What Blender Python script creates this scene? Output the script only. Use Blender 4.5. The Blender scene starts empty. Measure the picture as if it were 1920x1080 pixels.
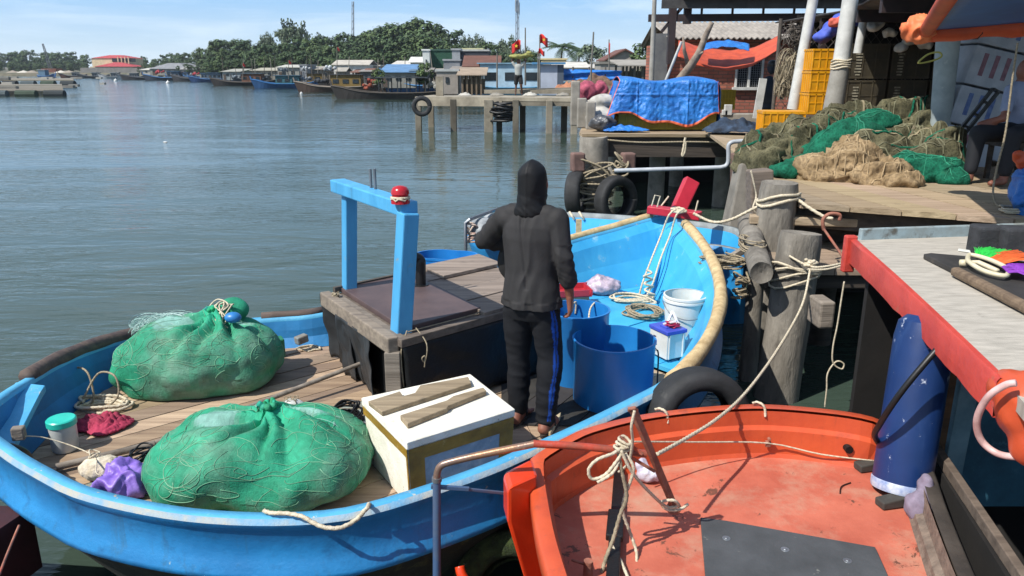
import bpy, bmesh, math, random
from mathutils import Vector as V, Matrix, noise
R = math.radians
S = bpy.context.scene
COL = S.collection
random.seed(7)
# ---------------- camera ----------------
F, PITCH, H = 1450.0, R(15.9), 2.5
cam = bpy.data.cameras.new('camera'); camo = bpy.data.objects.new('camera', cam); COL.objects.link(camo)
cam.sensor_width = 36; cam.lens = 36*F/1920; cam.clip_start = .05; cam.clip_end = 6000
camo.location = (0, 0, H); camo.rotation_euler = (R(90)-PITCH, 0, 0)
S.camera = camo
# ---------------- sky, sun ----------------
SUNV = V((.65, .45, -.94)).normalized()
EL = math.asin(-SUNV.z)
w = bpy.data.worlds.new("World"); S.world = w; w.use_nodes = True
nt = w.node_tree; nt.nodes.clear()
out = nt.nodes.new('ShaderNodeOutputWorld'); bg = nt.nodes.new('ShaderNodeBackground')
sky = nt.nodes.new('ShaderNodeTexSky'); sky.sky_type = 'NISHITA'; sky.sun_disc = False
sky.sun_elevation = EL; sky.sun_rotation = R(235); sky.air_density = 1.0; sky.dust_density = .6; sky.ozone_density = 2.5; sky.altitude = 0
tc = nt.nodes.new('ShaderNodeTexCoord'); mp = nt.nodes.new('ShaderNodeMapping'); mp.inputs['Scale'].default_value = (1.6, 1.6, 12); mp.inputs['Location'].default_value = (.3, .1, .4)
nz = nt.nodes.new('ShaderNodeTexNoise'); nz.inputs['Scale'].default_value = 1.7; nz.inputs['Detail'].default_value = 9; nz.inputs['Roughness'].default_value = .62; nz.inputs['Distortion'].default_value = .5
cr = nt.nodes.new('ShaderNodeValToRGB'); cr.color_ramp.elements[0].position = .47; cr.color_ramp.elements[1].position = .72
cr.color_ramp.elements[1].color = (.75, .75, .75, 1)
mx = nt.nodes.new('ShaderNodeMixRGB'); mx.inputs[2].default_value = (5.4, 6.3, 7.2, 1)
sx = nt.nodes.new('ShaderNodeSeparateXYZ'); nt.links.new(tc.outputs['Generated'], sx.inputs[0])
hr = nt.nodes.new('ShaderNodeValToRGB'); nt.links.new(sx.outputs['Z'], hr.inputs[0])
el = hr.color_ramp.elements; el[0].position = 0; el[0].color = (.56, .68, .78, 1); el[1].position = .42; el[1].color = (.20, .31, .42, 1)
for q_, c_ in ((.03, (.44, .61, .79, 1)), (.075, (.26, .48, .77, 1)), (.2, (.25, .40, .56, 1))): e_ = el.new(q_); e_.color = c_
h8 = nt.nodes.new('ShaderNodeVectorMath'); h8.operation = 'SCALE'; h8.inputs['Scale'].default_value = 8.0; nt.links.new(hr.outputs[0], h8.inputs[0])
hm = nt.nodes.new('ShaderNodeMixRGB'); hf = nt.nodes.new('ShaderNodeMapRange'); hf.inputs['From Min'].default_value = .25; hf.inputs['From Max'].default_value = .6; hf.inputs['To Min'].default_value = .85; hf.inputs['To Max'].default_value = 0
nt.links.new(sx.outputs['Z'], hf.inputs[0]); nt.links.new(hf.outputs[0], hm.inputs[0]); nt.links.new(sky.outputs[0], hm.inputs[1]); nt.links.new(h8.outputs[0], hm.inputs[2])
nt.links.new(tc.outputs['Generated'], mp.inputs['Vector']); nt.links.new(mp.outputs[0], nz.inputs['Vector']); nt.links.new(nz.outputs['Fac'], cr.inputs[0])
nt.links.new(cr.outputs[0], mx.inputs[0]); nt.links.new(hm.outputs[0], mx.inputs[1]); nt.links.new(mx.outputs[0], bg.inputs[0])
bg.inputs[1].default_value = .138
nt.links.new(bg.outputs[0], out.inputs[0])
sun = bpy.data.lights.new('sun', 'SUN'); sun.energy = 5.0; sun.angle = R(.5); sun.color = (1, .955, .88)
suno = bpy.data.objects.new('sun', sun); COL.objects.link(suno); suno.rotation_euler = SUNV.to_track_quat('-Z', 'Y').to_euler(); suno.location = (-5, -5, 12)
S.view_settings.view_transform = 'Standard'; S.view_settings.look = 'None'; S.view_settings.gamma = 1; S.view_settings.exposure = 0.28
S.view_settings.use_curve_mapping = False

# ---------------- helpers ----------------
def P(px, py, z=None, Y=None):
    """point on the height z, or at the distance Y, seen in photo direction (px,py)"""
    u = (px-960)/F; v = (py-540)/F
    dx, dy, dz = u, math.cos(PITCH)-v*math.sin(PITCH), -math.sin(PITCH)-v*math.cos(PITCH)
    t = (z-H)/dz if z is not None else Y/dy
    return V((dx*t, dy*t, H+dz*t))
def spline(pts, n=8, closed=False):
    pts = [V(p) for p in pts]; out = []; N = len(pts)
    for i in range(N if closed else N-1):
        a, b, c, d = (pts[(i-1) % N], pts[i], pts[(i+1) % N], pts[(i+2) % N]) if closed else (pts[max(i-1, 0)], pts[i], pts[i+1], pts[min(i+2, N-1)])
        for k in range(n):
            t = k/n; out.append(.5*((2*b)+(c-a)*t+(2*a-5*b+4*c-d)*t*t+(3*b-a-3*c+d)*t**3))
    if not closed: out.append(pts[-1].copy())
    return out
def basis(d, up=V((0, 0, 1))):
    d = d.normalized()
    s = d.cross(up)
    if s.length < 1e-4: s = d.cross(V((1, 0, 0)))
    s.normalize(); return s, s.cross(d).normalized()
def rz(a): return Matrix.Rotation(a, 3, 'Z')
def eul(x, y, z):
    from mathutils import Euler
    return Euler((x, y, z)).to_matrix()
ORG = {}
def strand(m, pts, r, t=1):
    """three-strand laid rope along pts"""
    q = [V(p) for p in pts]; out = []; st = r*.62
    for i in range(len(q)-1):
        d = (q[i+1]-q[i]).length; n = max(1, min(40, int(d/st)))
        out += [q[i].lerp(q[i+1], k/n) for k in range(n)]
    out.append(q[-1])
    if len(out) > 2600: m.tube(pts, r, 6, t); return
    L = []; sd = None; s = 0; n = 9
    for i, p in enumerate(out):
        d = out[min(i+1, len(out)-1)]-out[max(i-1, 0)]
        if d.length < 1e-7: d = V((0, 0, 1))
        d.normalize()
        if i: s += (p-out[i-1]).length
        if sd is None: sd, u = basis(d)
        else:
            sd = sd-d*sd.dot(d)
            if sd.length < 1e-4: sd, u = basis(d)
            sd.normalize()
        u = sd.cross(d); ph = s/(r*5.2)*2*math.pi/3*1.4
        L.append([p+(sd*math.cos(-2*math.pi*k/n)+u*math.sin(-2*math.pi*k/n))*r*(1+.20*math.cos(3*(2*math.pi*k/n+ph))) for k in range(n)])
    m.loops(L, t=t, cap0=True, cap1=True)
class MB:
    def __init__(s): s.v = []; s.f = []; s.t = []; s.m = []
    def face(s, pts, t=1, m=0):
        i = len(s.v); s.v += [V(p) for p in pts]; s.f.append(list(range(i, i+len(pts)))); s.t.append(t); s.m.append(m)
    def hexa(s, p, t=1, m=0):      # p: 4 bottom, 4 top
        i = len(s.v); s.v += [V(q) for q in p]
        for f in ((3, 2, 1, 0), (4, 5, 6, 7), (0, 1, 5, 4), (1, 2, 6, 5), (2, 3, 7, 6), (3, 0, 4, 7)):
            s.f.append([i+k for k in f]); s.t.append(t); s.m.append(m)
    def box(s, c, d, Rm=None, t=1, m=0):
        c = V(c); q = []
        for z in (-1, 1):
            for x, y in ((-1, -1), (1, -1), (1, 1), (-1, 1)):
                p = V((x*d[0]/2, y*d[1]/2, z*d[2]/2)); q.append(c+(Rm @ p if Rm else p))
        s.hexa(q, t, m)
    def beam(s, a, b, w, h, up=V((0, 0, 1)), t=1, m=0, w2=None, h2=None):
        a = V(a); b = V(b); sd, u = basis(b-a, up); w2 = w2 or w; h2 = h2 or h
        s.hexa([a-sd*w/2-u*h/2, a+sd*w/2-u*h/2, a+sd*w/2+u*h/2, a-sd*w/2+u*h/2, b-sd*w2/2-u*h2/2, b+sd*w2/2-u*h2/2, b+sd*w2/2+u*h2/2, b-sd*w2/2+u*h2/2], t, m)
    def prism(s, poly, z0, z1, t=1, m=0):
        n = len(poly); i = len(s.v)
        s.v += [V((p[0], p[1], z0)) for p in poly]+[V((p[0], p[1], z1)) for p in poly]
        a = sum(poly[k][0]*poly[(k+1) % n][1]-poly[(k+1) % n][0]*poly[k][1] for k in range(n))
        fs = [[i+k for k in range(n)][::-1], [i+n+k for k in range(n)]]+[[i+k, i+(k+1) % n, i+n+(k+1) % n, i+n+k] for k in range(n)]
        if a < 0: fs = [f[::-1] for f in fs]
        s.f += fs; s.t += [t]*(n+2); s.m += [m]*(n+2)
    def loops(s, L, closed=True, t=1, m=0, cap0=False, cap1=False, tf=None):
        i = len(s.v); n = len(L[0])
        for l in L: s.v += [V(p) for p in l]
        for a in range(len(L)-1):
            for k in range(n if closed else n-1):
                s.f.append([i+a*n+k, i+a*n+(k+1) % n, i+(a+1)*n+(k+1) % n, i+(a+1)*n+k]); s.t.append(tf(a, k) if tf else t); s.m.append(m[a] if isinstance(m, (list, tuple)) else m)
        mm = m[0] if isinstance(m, (list, tuple)) else m
        if cap0: s.f.append([i+k for k in range(n)][::-1]); s.t.append(t); s.m.append(mm)
        if cap1: s.f.append([i+(len(L)-1)*n+k for k in range(n)]); s.t.append(t); s.m.append(m[-1] if isinstance(m, (list, tuple)) else m)
    def cyl(s, a, b, r0, r1=None, n=16, t=1, m=0, caps=True, squash=1):
        a = V(a); b = V(b); sd, u = basis(b-a); r1 = r0 if r1 is None else r1
        ring = lambda c, r: [c+sd*math.cos(-q*2*math.pi/n)*r+u*math.sin(-q*2*math.pi/n)*r*squash for q in range(n)]
        s.loops([ring(a, r0), ring(b, r1)], t=t, m=m, cap0=caps, cap1=caps)
    def tube(s, pts, r, n=6, t=1, m=0, closed=False):
        pts = [V(p) for p in pts]; N = len(pts)
        if N < 2: return
        L = []; sd = None
        for i in range(N):
            d = (pts[(i+1) % N]-pts[i-1]) if closed else (pts[min(i+1, N-1)]-pts[max(i-1, 0)])
            if d.length < 1e-7: d = V((0, 0, 1))
            d.normalize()
            if sd is None: sd, u = basis(d)
            else:
                sd = sd-d*sd.dot(d)
                if sd.length < 1e-4: sd, u = basis(d)
                sd.normalize()
            u = sd.cross(d); rr = r[i] if isinstance(r, (list, tuple)) else r
            L.append([pts[i]+sd*math.cos(-2*math.pi*k/n)*rr+u*math.sin(-2*math.pi*k/n)*rr for k in range(n)])
        if closed: L.append(L[0])
        s.loops(L, t=t, m=m, cap0=not closed, cap1=not closed)
    def lathe(s, prof, c=(0, 0, 0), n=24, ax=None, t=1, m=0, sx=1, sy=1):
        c = V(c); L = []
        for r, z in prof:
            ring = []
            for k in range(n):
                a = 2*math.pi*k/n; p = V((math.cos(a)*r*sx, math.sin(a)*r*sy, z)); ring.append(c+(ax @ p if ax else p))
            L.append(ring)
        s.loops(L, t=t, m=m)
    def sphere(s, c, r, n=10, sc=(1, 1, 1), t=1, m=0, Rm=None):
        L = []
        for i in range(n+1):
            th = math.pi*(i/n); rr = max(math.sin(th), 1e-3)
            L.append([])
            for k in range(n*2):
                p = V((rr*math.cos(math.pi*k/n)*r*sc[0], rr*math.sin(math.pi*k/n)*r*sc[1], -math.cos(th)*r*sc[2])); L[-1].append(V(c)+(Rm @ p if Rm else p))
        s.loops(L, t=t, m=m)
    def grid(s, fn, nu, nv, t=1, m=0, thick=0):
        i = len(s.v)
        for a in range(nu+1):
            for b in range(nv+1): s.v.append(V(fn(a/nu, b/nv)))
        for a in range(nu):
            for b in range(nv):
                k = i+a*(nv+1)+b; s.f.append([k, k+nv+1, k+nv+2, k+1]); s.t.append(t); s.m.append(m)
    def build(s, name, mats, parent=None, smooth=False, bevel=0, solid=0, sub=0, origin=None):
        if not isinstance(mats, (list, tuple)): mats = [mats]
        if parent is not None: o0 = ORG[parent.name]
        elif origin is not None: o0 = V(origin)
        else:
            xs = [p.x for p in s.v]; ys = [p.y for p in s.v]; zs = [p.z for p in s.v]
            o0 = V(((min(xs)+max(xs))/2, (min(ys)+max(ys))/2, min(zs)))
        me = bpy.data.meshes.new(name); me.from_pydata([tuple(p-o0) for p in s.v], [], s.f)
        for mt in mats: me.materials.append(mt)
        me.polygons.foreach_set('material_index', s.m)
        if smooth: me.polygons.foreach_set('use_smooth', [True]*len(s.f))
        ca = me.color_attributes.new('tint', 'FLOAT_COLOR', 'CORNER'); d = []
        for f, t in zip(s.f, s.t):
            c = (t, t, t, 1) if isinstance(t, (int, float)) else (*t, 1)
            d += list(c)*len(f)
        ca.data.foreach_set('color', d)
        me.update(); o = bpy.data.objects.new(name, me); COL.objects.link(o); ORG[o.name] = o0
        if parent is not None: o.parent = parent
        else: o.location = o0
        if bevel:
            b = o.modifiers.new('b', 'BEVEL'); b.width = bevel; b.segments = 2; b.limit_method = 'ANGLE'; b.angle_limit = R(40)
        if solid: q = o.modifiers.new('s', 'SOLIDIFY'); q.thickness = solid; q.offset = 0
        if sub: q = o.modifiers.new('u', 'SUBSURF'); q.levels = sub; q.render_levels = sub
        if smooth == 2 and not sub:
            e = o.modifiers.new('e', 'EDGE_SPLIT'); e.split_angle = R(38)
        return o
def tag(o, label=None, cat=None, group=None, kind=None):
    if label: o['label'] = label
    if cat: o['category'] = cat
    if group: o['group'] = group
    if kind: o['kind'] = kind
    return o
def E(name, loc, label, cat, group=None):
    o = bpy.data.objects.new(name, None); COL.objects.link(o); o.location = loc; o.empty_display_size = .1; ORG[o.name] = V(loc)
    return tag(o, label, cat, group)
def kids(o): return [c for c in list(COL.objects) if c.parent == o]
KC = {}
def copy_tree(o, parent=None):
    c = o.copy(); COL.objects.link(c); c.parent = parent
    for ch in KC.setdefault(o.name, kids(o)): copy_tree(ch, c)
    return c
def dup(o, loc, rot=0, sc=1, label=None):
    c = copy_tree(o); c.location = loc; c.rotation_euler = (0, 0, rot); c.scale = (sc, sc, sc) if isinstance(sc, (int, float)) else sc
    if label: c['label'] = label
    return c
def blob(name, prims, voxel, mats, parent=None, it=4, disp=None, tint=None):
    """one continuous skin round tapering limbs: (p0, r0, p1, r1) or ellipsoids (c, (sx,sy,sz), Rm)"""
    b = MB()
    for q in prims:
        if q[0] == 'loft': b.loops(q[1], cap0=True, cap1=True)
        elif len(q) == 4 and isinstance(q[1], (int, float)):
            p0, r0, p1, r1 = q; p0 = V(p0); p1 = V(p1); L = (p1-p0).length; n = max(2, int(L/(min(r0, r1)*.35))+1)
            for i in range(n+1):
                f = i/n; b.sphere(p0.lerp(p1, f), r0+(r1-r0)*f, 8 if max(r0, r1) < .07 else 14)
        else: b.sphere(q[0], 1, 14, q[1], Rm=(q[2] if len(q) > 2 else None))
    o = b.build(name, mats, parent)
    md = o.modifiers.new('r', 'REMESH'); md.mode = 'VOXEL'; md.voxel_size = voxel; md.adaptivity = 0
    if it: sm = o.modifiers.new('s', 'SMOOTH'); sm.iterations = it; sm.factor = .5
    dg = bpy.context.evaluated_depsgraph_get(); dg.update()
    me = bpy.data.meshes.new_from_object(o.evaluated_get(dg)); me.name = name; o.modifiers.clear(); o.data = me
    o0 = ORG[o.name]
    if disp:
        vs = [(v.co+o0, v.normal.copy()) for v in me.vertices]
        for v, (p, n) in zip(me.vertices, vs): v.co = disp(p, n)-o0
    me.update()
    if not me.materials:
        for m_ in (mats if isinstance(mats, (list, tuple)) else [mats]): me.materials.append(m_)
    me.polygons.foreach_set('use_smooth', [True]*len(me.polygons))
    if 'tint' in me.color_attributes: me.color_attributes.remove(me.color_attributes['tint'])
    ca = me.color_attributes.new('tint', 'FLOAT_COLOR', 'POINT')
    d = []
    for v in me.vertices:
        c = tint(v.co+o0, v.normal) if tint else 1
        d += [c, c, c, 1] if isinstance(c, (int, float)) else [*c, 1]
    ca.data.foreach_set('color', d)
    return o
# ---------------- materials ----------------
def srgb(h):
    c = [int(h[i:i+2], 16)/255 for i in (0, 2, 4)]; return tuple(x/12.92 if x <= .04045 else ((x+.055)/1.055)**2.4 for x in c)
def M(name, c1, c2=None, sc=6, rough=.6, bump=.15, bs=None, st=(1, 1, 1), metal=0, spec=.5, dirt=None, ds=3, da=.5, dw=.12, alpha=None, trans=0, coat=0, rot=(0, 0, 0), dist=0, lo=.35, hi=.65, bd=.01, streak=None, chip=None):
    m = bpy.data.materials.new(name); m.use_nodes = True; N = m.node_tree.nodes; L = m.node_tree.links
    b = N['Principled BSDF']; c1 = srgb(c1) if isinstance(c1, str) else c1
    c2 = (srgb(c2) if isinstance(c2, str) else c2) if c2 else tuple(x*.72 for x in c1)
    t = N.new('ShaderNodeTexCoord'); mp = N.new('ShaderNodeMapping'); mp.inputs['Scale'].default_value = st; mp.inputs['Rotation'].default_value = rot
    L.new(t.outputs['Object'], mp.inputs[0])
    n = N.new('ShaderNodeTexNoise'); n.inputs['Scale'].default_value = sc; n.inputs['Detail'].default_value = 7; n.inputs['Roughness'].default_value = .6; n.inputs['Distortion'].default_value = dist; L.new(mp.outputs[0], n.inputs[0])
    r = N.new('ShaderNodeValToRGB'); r.color_ramp.elements[0].position = lo; r.color_ramp.elements[1].position = hi
    r.color_ramp.elements[0].color = (*c2, 1); r.color_ramp.elements[1].color = (*c1, 1); L.new(n.outputs[0], r.inputs[0]); col = r.outputs[0]
    if dirt:
        d = srgb(dirt) if isinstance(dirt, str) else dirt
        n2 = N.new('ShaderNodeTexNoise'); n2.inputs['Scale'].default_value = ds; n2.inputs['Detail'].default_value = 9; n2.inputs['Roughness'].default_value = .68; L.new(t.outputs['Object'], n2.inputs[0])
        r2 = N.new('ShaderNodeValToRGB'); r2.color_ramp.elements[0].position = 1-da; r2.color_ramp.elements[1].position = 1-da+dw; L.new(n2.outputs[0], r2.inputs[0])
        x = N.new('ShaderNodeMixRGB'); x.inputs[2].default_value = (*d, 1); L.new(r2.outputs[0], x.inputs[0]); L.new(col, x.inputs[1]); col = x.outputs[0]
    if streak:
        m4 = N.new('ShaderNodeMapping'); m4.inputs['Scale'].default_value = (14, 14, 1.3); L.new(t.outputs['Object'], m4.inputs[0])
        n4 = N.new('ShaderNodeTexNoise'); n4.inputs['Scale'].default_value = 1; n4.inputs['Detail'].default_value = 8; n4.inputs['Roughness'].default_value = .7; L.new(m4.outputs[0], n4.inputs[0])
        r4 = N.new('ShaderNodeValToRGB'); r4.color_ramp.elements[0].position = .56; r4.color_ramp.elements[1].position = .72; r4.color_ramp.elements[1].color = (.75, .75, .75, 1); L.new(n4.outputs[0], r4.inputs[0])
        x4 = N.new('ShaderNodeMixRGB'); x4.inputs[2].default_value = (*srgb(streak), 1); L.new(r4.outputs[0], x4.inputs[0]); L.new(col, x4.inputs[1]); col = x4.outputs[0]
    if chip:
        n5 = N.new('ShaderNodeTexNoise'); n5.inputs['Scale'].default_value = chip[1]; n5.inputs['Detail'].default_value = 10; n5.inputs['Roughness'].default_value = .75; n5.inputs['Distortion'].default_value = .6; L.new(t.outputs['Object'], n5.inputs[0])
        r5 = N.new('ShaderNodeValToRGB'); r5.color_ramp.elements[0].position = 1-chip[2]; r5.color_ramp.elements[1].position = 1-chip[2]+.025; L.new(n5.outputs[0], r5.inputs[0])
        x5 = N.new('ShaderNodeMixRGB'); x5.inputs[2].default_value = (*srgb(chip[0]), 1); L.new(r5.outputs[0], x5.inputs[0]); L.new(col, x5.inputs[1]); col = x5.outputs[0]
    a = N.new('ShaderNodeAttribute'); a.attribute_name = 'tint'; x = N.new('ShaderNodeMixRGB'); x.blend_type = 'MULTIPLY'; x.inputs[0].default_value = 1
    L.new(col, x.inputs[1]); L.new(a.outputs['Color'], x.inputs[2]); L.new(x.outputs[0], b.inputs['Base Color'])
    b.inputs['Roughness'].default_value = rough; b.inputs['Metallic'].default_value = metal; b.inputs['Specular IOR Level'].default_value = spec
    if coat: b.inputs['Coat Weight'].default_value = coat; b.inputs['Coat Roughness'].default_value = .15
    if bump:
        n3 = N.new('ShaderNodeTexNoise'); n3.inputs['Scale'].default_value = bs or sc*4; n3.inputs['Detail'].default_value = 6; n3.inputs['Roughness'].default_value = .65; L.new(mp.outputs[0], n3.inputs[0])
        bp = N.new('ShaderNodeBump'); bp.inputs['Strength'].default_value = bump; bp.inputs['Distance'].default_value = bd; L.new(n3.outputs[0], bp.inputs['Height']); L.new(bp.outputs[0], b.inputs['Normal'])
    if alpha is not None: b.inputs['Alpha'].default_value = alpha
    if trans: b.inputs['Transmission Weight'].default_value = trans
    return m
def wood(name, c1, c2, ang=0, **k):
    a = dict(sc=3.2, rough=.8, bump=.5, bs=9, dirt='3a3733', ds=5, da=.42, dw=.2); a.update(k)
    return M(name, c1, c2, st=(.35, 7, 7), rot=(0, 0, -ang), **a)
AX = math.atan2(3.35, 4.0)     # heading of the blue boat
m_blue = M('blue_hull_paint', '2682bc', '1c6ba2', sc=3, rough=.42, bump=.35, bs=16, dirt='17507e', ds=6, da=.47, dw=.2, bd=.012, streak='2f5f7c', chip=('8fa5a8', 7, .355))
m_bluel = M('light_blue_paint', '55a8d0', '4495be', sc=5, rough=.5, bump=.25, bs=30, dirt='7fb4cc', ds=9, da=.38, dw=.15, chip=('b9b4a2', 13, .38))
m_lip = M('worn_rim_edge', 'a9a596', '5c95ba', sc=7, rough=.7, bump=.6, bs=40)
m_bow = M('light_blue_bow_interior', '43a9d6', '3198cc', sc=3, rough=.5, bump=.25, bs=14, dirt='9fc3c9', ds=6, da=.37, dw=.12, chip=('8c9a94', 9, .35))
m_bluein = M('blue_interior_paint', '2277b0', '1d6596', sc=4, rough=.6, bump=.3, dirt='3a5a66', ds=7, da=.4)
m_under = M('dark_weedy_hull_bottom', '2a3026', '171c17', sc=8, rough=.9, bump=.6, dirt='4a4f2c', ds=12, da=.45)
m_plank = wood('weathered_plank', 'b09a80', '8d7863', AX, da=.38)
m_plankb = wood('faded_blue_plank', '7d94a0', '7b7264', AX, dirt='6d5d4c', da=.5)
m_grey = wood('grey_old_wood', '8f8579', '6b6258', 0)
m_dark = M('black_rubber_sheet', '34373a', '222426', sc=5, rough=.55, bump=.25, dirt='5a5e60', ds=14, da=.34, dw=.1)
m_tarpk = M('black_tarp', '121314', '0b0c0d', sc=3, rough=.5, bump=.5, bs=6, bd=.03)
m_tyre = M('tyre_rubber', '2d2e30', '1f2021', sc=9, rough=.75, bump=.3, dirt='4a4a47', ds=7, da=.38)
m_hatch = M('brown_hatch_board', '5d4c4a', '4c3f3f', sc=4, rough=.55, bump=.15, dirt='77675f', ds=9, da=.32)
m_fblue = M('frame_blue_paint', '52a5d4', '4595c6', sc=7, rough=.45, bump=.3, bs=25, st=(1, 1, .3), dirt='8a8f84', ds=11, da=.36, dw=.06, streak='39708c', chip=('8f8a7c', 15, .36))
m_red = M('red_paint', 'c02a3c', 'ab2434', sc=6, rough=.4, bump=.25, dirt='6a3a30', ds=12, da=.33)
m_foam = M('tan_foam_strip', 'cdb68a', 'a88f66', sc=14, rough=.85, bump=.5, bs=50, dirt='7a6548', ds=13, da=.36)
m_brim = wood('brown_rim_wood', '5f5148', '44393a', 0)
m_rope = M('pale_rope', 'd6cbb4', 'b5a88e', sc=60, rough=.9, bump=.6, bs=160)
m_rope2 = M('dirty_rope', 'a59880', '7f745f', sc=50, rough=.9, bump=.6, bs=140)
m_black = M('black_hose_rubber', '161617', '0e0e0f', sc=6, rough=.45, bump=.1)
m_gal = M('galvanised_pipe', '8d9196', '74787c', sc=9, rough=.4, metal=.6, bump=.1)

# ---------------- water ----------------
def water_mat():
    m = bpy.data.materials.new('harbour_water'); m.use_nodes = True; N = m.node_tree.nodes; L = m.node_tree.links; b = N['Principled BSDF']
    b.inputs['Base Color'].default_value = (.040, .062, .048, 1); b.inputs['Roughness'].default_value = .06; b.inputs['IOR'].default_value = 1.33; b.inputs['Specular IOR Level'].default_value = .5
    t = N.new('ShaderNodeTexCoord'); prev = None
    for sc, st, ang, ds, stn in ((.5, (1, 2.6, 1), 8, .10, .45), (2.2, (1, 3.0, 1), -6, .035, .5), (8, (1, 2.2, 1), 14, .006, .5)):
        mp = N.new('ShaderNodeMapping'); mp.inputs['Scale'].default_value = st; mp.inputs['Rotation'].default_value = (0, 0, R(ang)); L.new(t.outputs['Object'], mp.inputs[0])
        n = N.new('ShaderNodeTexNoise'); n.inputs['Scale'].default_value = sc; n.inputs['Detail'].default_value = 3; n.inputs['Roughness'].default_value = .55; n.inputs['Distortion'].default_value = .4; L.new(mp.outputs[0], n.inputs[0])
        bp = N.new('ShaderNodeBump'); bp.inputs['Strength'].default_value = stn; bp.inputs['Distance'].default_value = ds; L.new(n.outputs[0], bp.inputs['Height'])
        pn_ = N.new('ShaderNodeTexNoise'); pn_.inputs['Scale'].default_value = .06 if sc < 1 else .16; pn_.inputs['Detail'].default_value = 4; pn_.inputs['Distortion'].default_value = 1.2; mq = N.new('ShaderNodeMapping'); mq.inputs['Scale'].default_value = (.6, 2, 1); L.new(t.outputs['Object'], mq.inputs[0]); L.new(mq.outputs[0], pn_.inputs[0])
        mr = N.new('ShaderNodeMapRange'); mr.inputs['From Min'].default_value = .36; mr.inputs['From Max'].default_value = .62; mr.inputs['To Min'].default_value = stn*.25; mr.inputs['To Max'].default_value = stn*1.15; L.new(pn_.outputs[0], mr.inputs[0]); L.new(mr.outputs[0], bp.inputs['Strength'])
        if prev: L.new(prev.outputs[0], bp.inputs['Normal'])
        prev = bp
    L.new(prev.outputs[0], b.inputs['Normal'])
    return m
b = MB(); b.face([(-2500, -60, 0), (2500, -60, 0), (2500, 4000, 0), (-2500, 4000, 0)])
tag(b.build('water', water_mat(), origin=(0, 0, 0)), kind='structure')

# ---------------- hull builder ----------------
def resample(pts, n):
    L = [0]; N = len(pts)
    for i in range(N): L.append(L[-1]+(pts[(i+1) % N]-pts[i]).length)
    T = L[-1]; out = []; j = 0
    for k in range(n):
        s = T*k/n
        while L[j+1] < s: j += 1
        out.append(pts[j].lerp(pts[(j+1) % N], (s-L[j])/max(L[j+1]-L[j], 1e-9)))
    return out
def outline(pix, n=120):
    return resample(spline([P(x, y, z) for x, y, z in pix], 8, True), n)
def normals2(L):
    N = len(L); a = sum(L[k].x*L[(k+1) % N].y-L[(k+1) % N].x*L[k].y for k in range(N)); sg = 1 if a > 0 else -1
    out = []
    for k in range(N):
        d = L[(k+2) % N]-L[k-2]; out.append(V((d.y, -d.x, 0)).normalized()*sg)
    return out
def offs(L, NN, d, zf, it=0):
    o = [p+n*(d(p) if callable(d) else d) for p, n in zip(L, NN)]
    for _ in range(it): o = [(o[k-1]+o[k]*2+o[(k+1) % len(o)])/4 for k in range(len(o))]
    return [V((q.x, q.y, zf(p))) for q, p in zip(o, L)]
def inpoly(x, y, poly):
    c = False; n = len(poly)
    for i in range(n):
        a, b = poly[i], poly[i-1]
        if (a.y > y) != (b.y > y) and x < (b.x-a.x)*(y-a.y)/(b.y-a.y)+a.x: c = not c
    return c
def deck_planks(mb, poly, z, ang, w=.14, th=.03, gap=.006, seed=1, mi=lambda k, u: 0, tin=(.8, 1.12), umin=-99, umax=99, brk=1.7):
    rnd = random.Random(seed); c, s = math.cos(ang), math.sin(ang)
    Q = [V((p.x*c+p.y*s, -p.x*s+p.y*c, 0)) for p in poly]; lo = min(q.y for q in Q); hi = max(q.y for q in Q); k = 0; y = lo
    def span(y):
        xs = []
        for i in range(len(Q)):
            a, b2 = Q[i], Q[i-1]
            if (a.y > y) != (b2.y > y): xs.append(a.x+(b2.x-a.x)*(y-a.y)/(b2.y-a.y))
        return (min(xs), max(xs)) if len(xs) > 1 else None
    while y < hi:
        y1 = min(y+w, hi); A = span(y+1e-4); B = span(y1-gap-1e-4)
        if A and B:
            cuts = [0, 1]; L = (A[1]-A[0]+B[1]-B[0])/2
            if L > brk: cuts = [0, rnd.uniform(.3, .7), 1]
            for j in range(len(cuts)-1):
                f0, f1 = cuts[j], cuts[j+1]-(0.006/L if j+2 < len(cuts) else 0); t = rnd.uniform(*tin); zz = z+rnd.uniform(-.004, .004)
                a0, a1 = A[0]+(A[1]-A[0])*f0, A[0]+(A[1]-A[0])*f1; b0, b1 = B[0]+(B[1]-B[0])*f0, B[0]+(B[1]-B[0])*f1
                a0, b0, a1, b1 = [max(umin, min(umax, q)) for q in (a0, b0, a1, b1)]
                if a1-a0 < .01 and b1-b0 < .01: continue
                W = lambda u, v, zz: V((u*c-v*s, u*s+v*c, zz))
                tt = (t, t*rnd.uniform(.95, 1.02), t*rnd.uniform(.9, 1.02))
                mb.hexa([W(a0, y, zz-th), W(a1, y, zz-th), W(b1, y1-gap, zz-th), W(b0, y1-gap, zz-th), W(a0, y, zz), W(a1, y, zz), W(b1, y1-gap, zz), W(b0, y1-gap, zz)], tt, mi(k, (a0+a1)/2))
        y += w; k += 1
def in_box(a, b, c, d, h, z0):  # corner a, side to b, side to d
    return [V((*p.xy, z)) for z in (z0, z0+h) for p in (a, b, c, d)]
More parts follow.
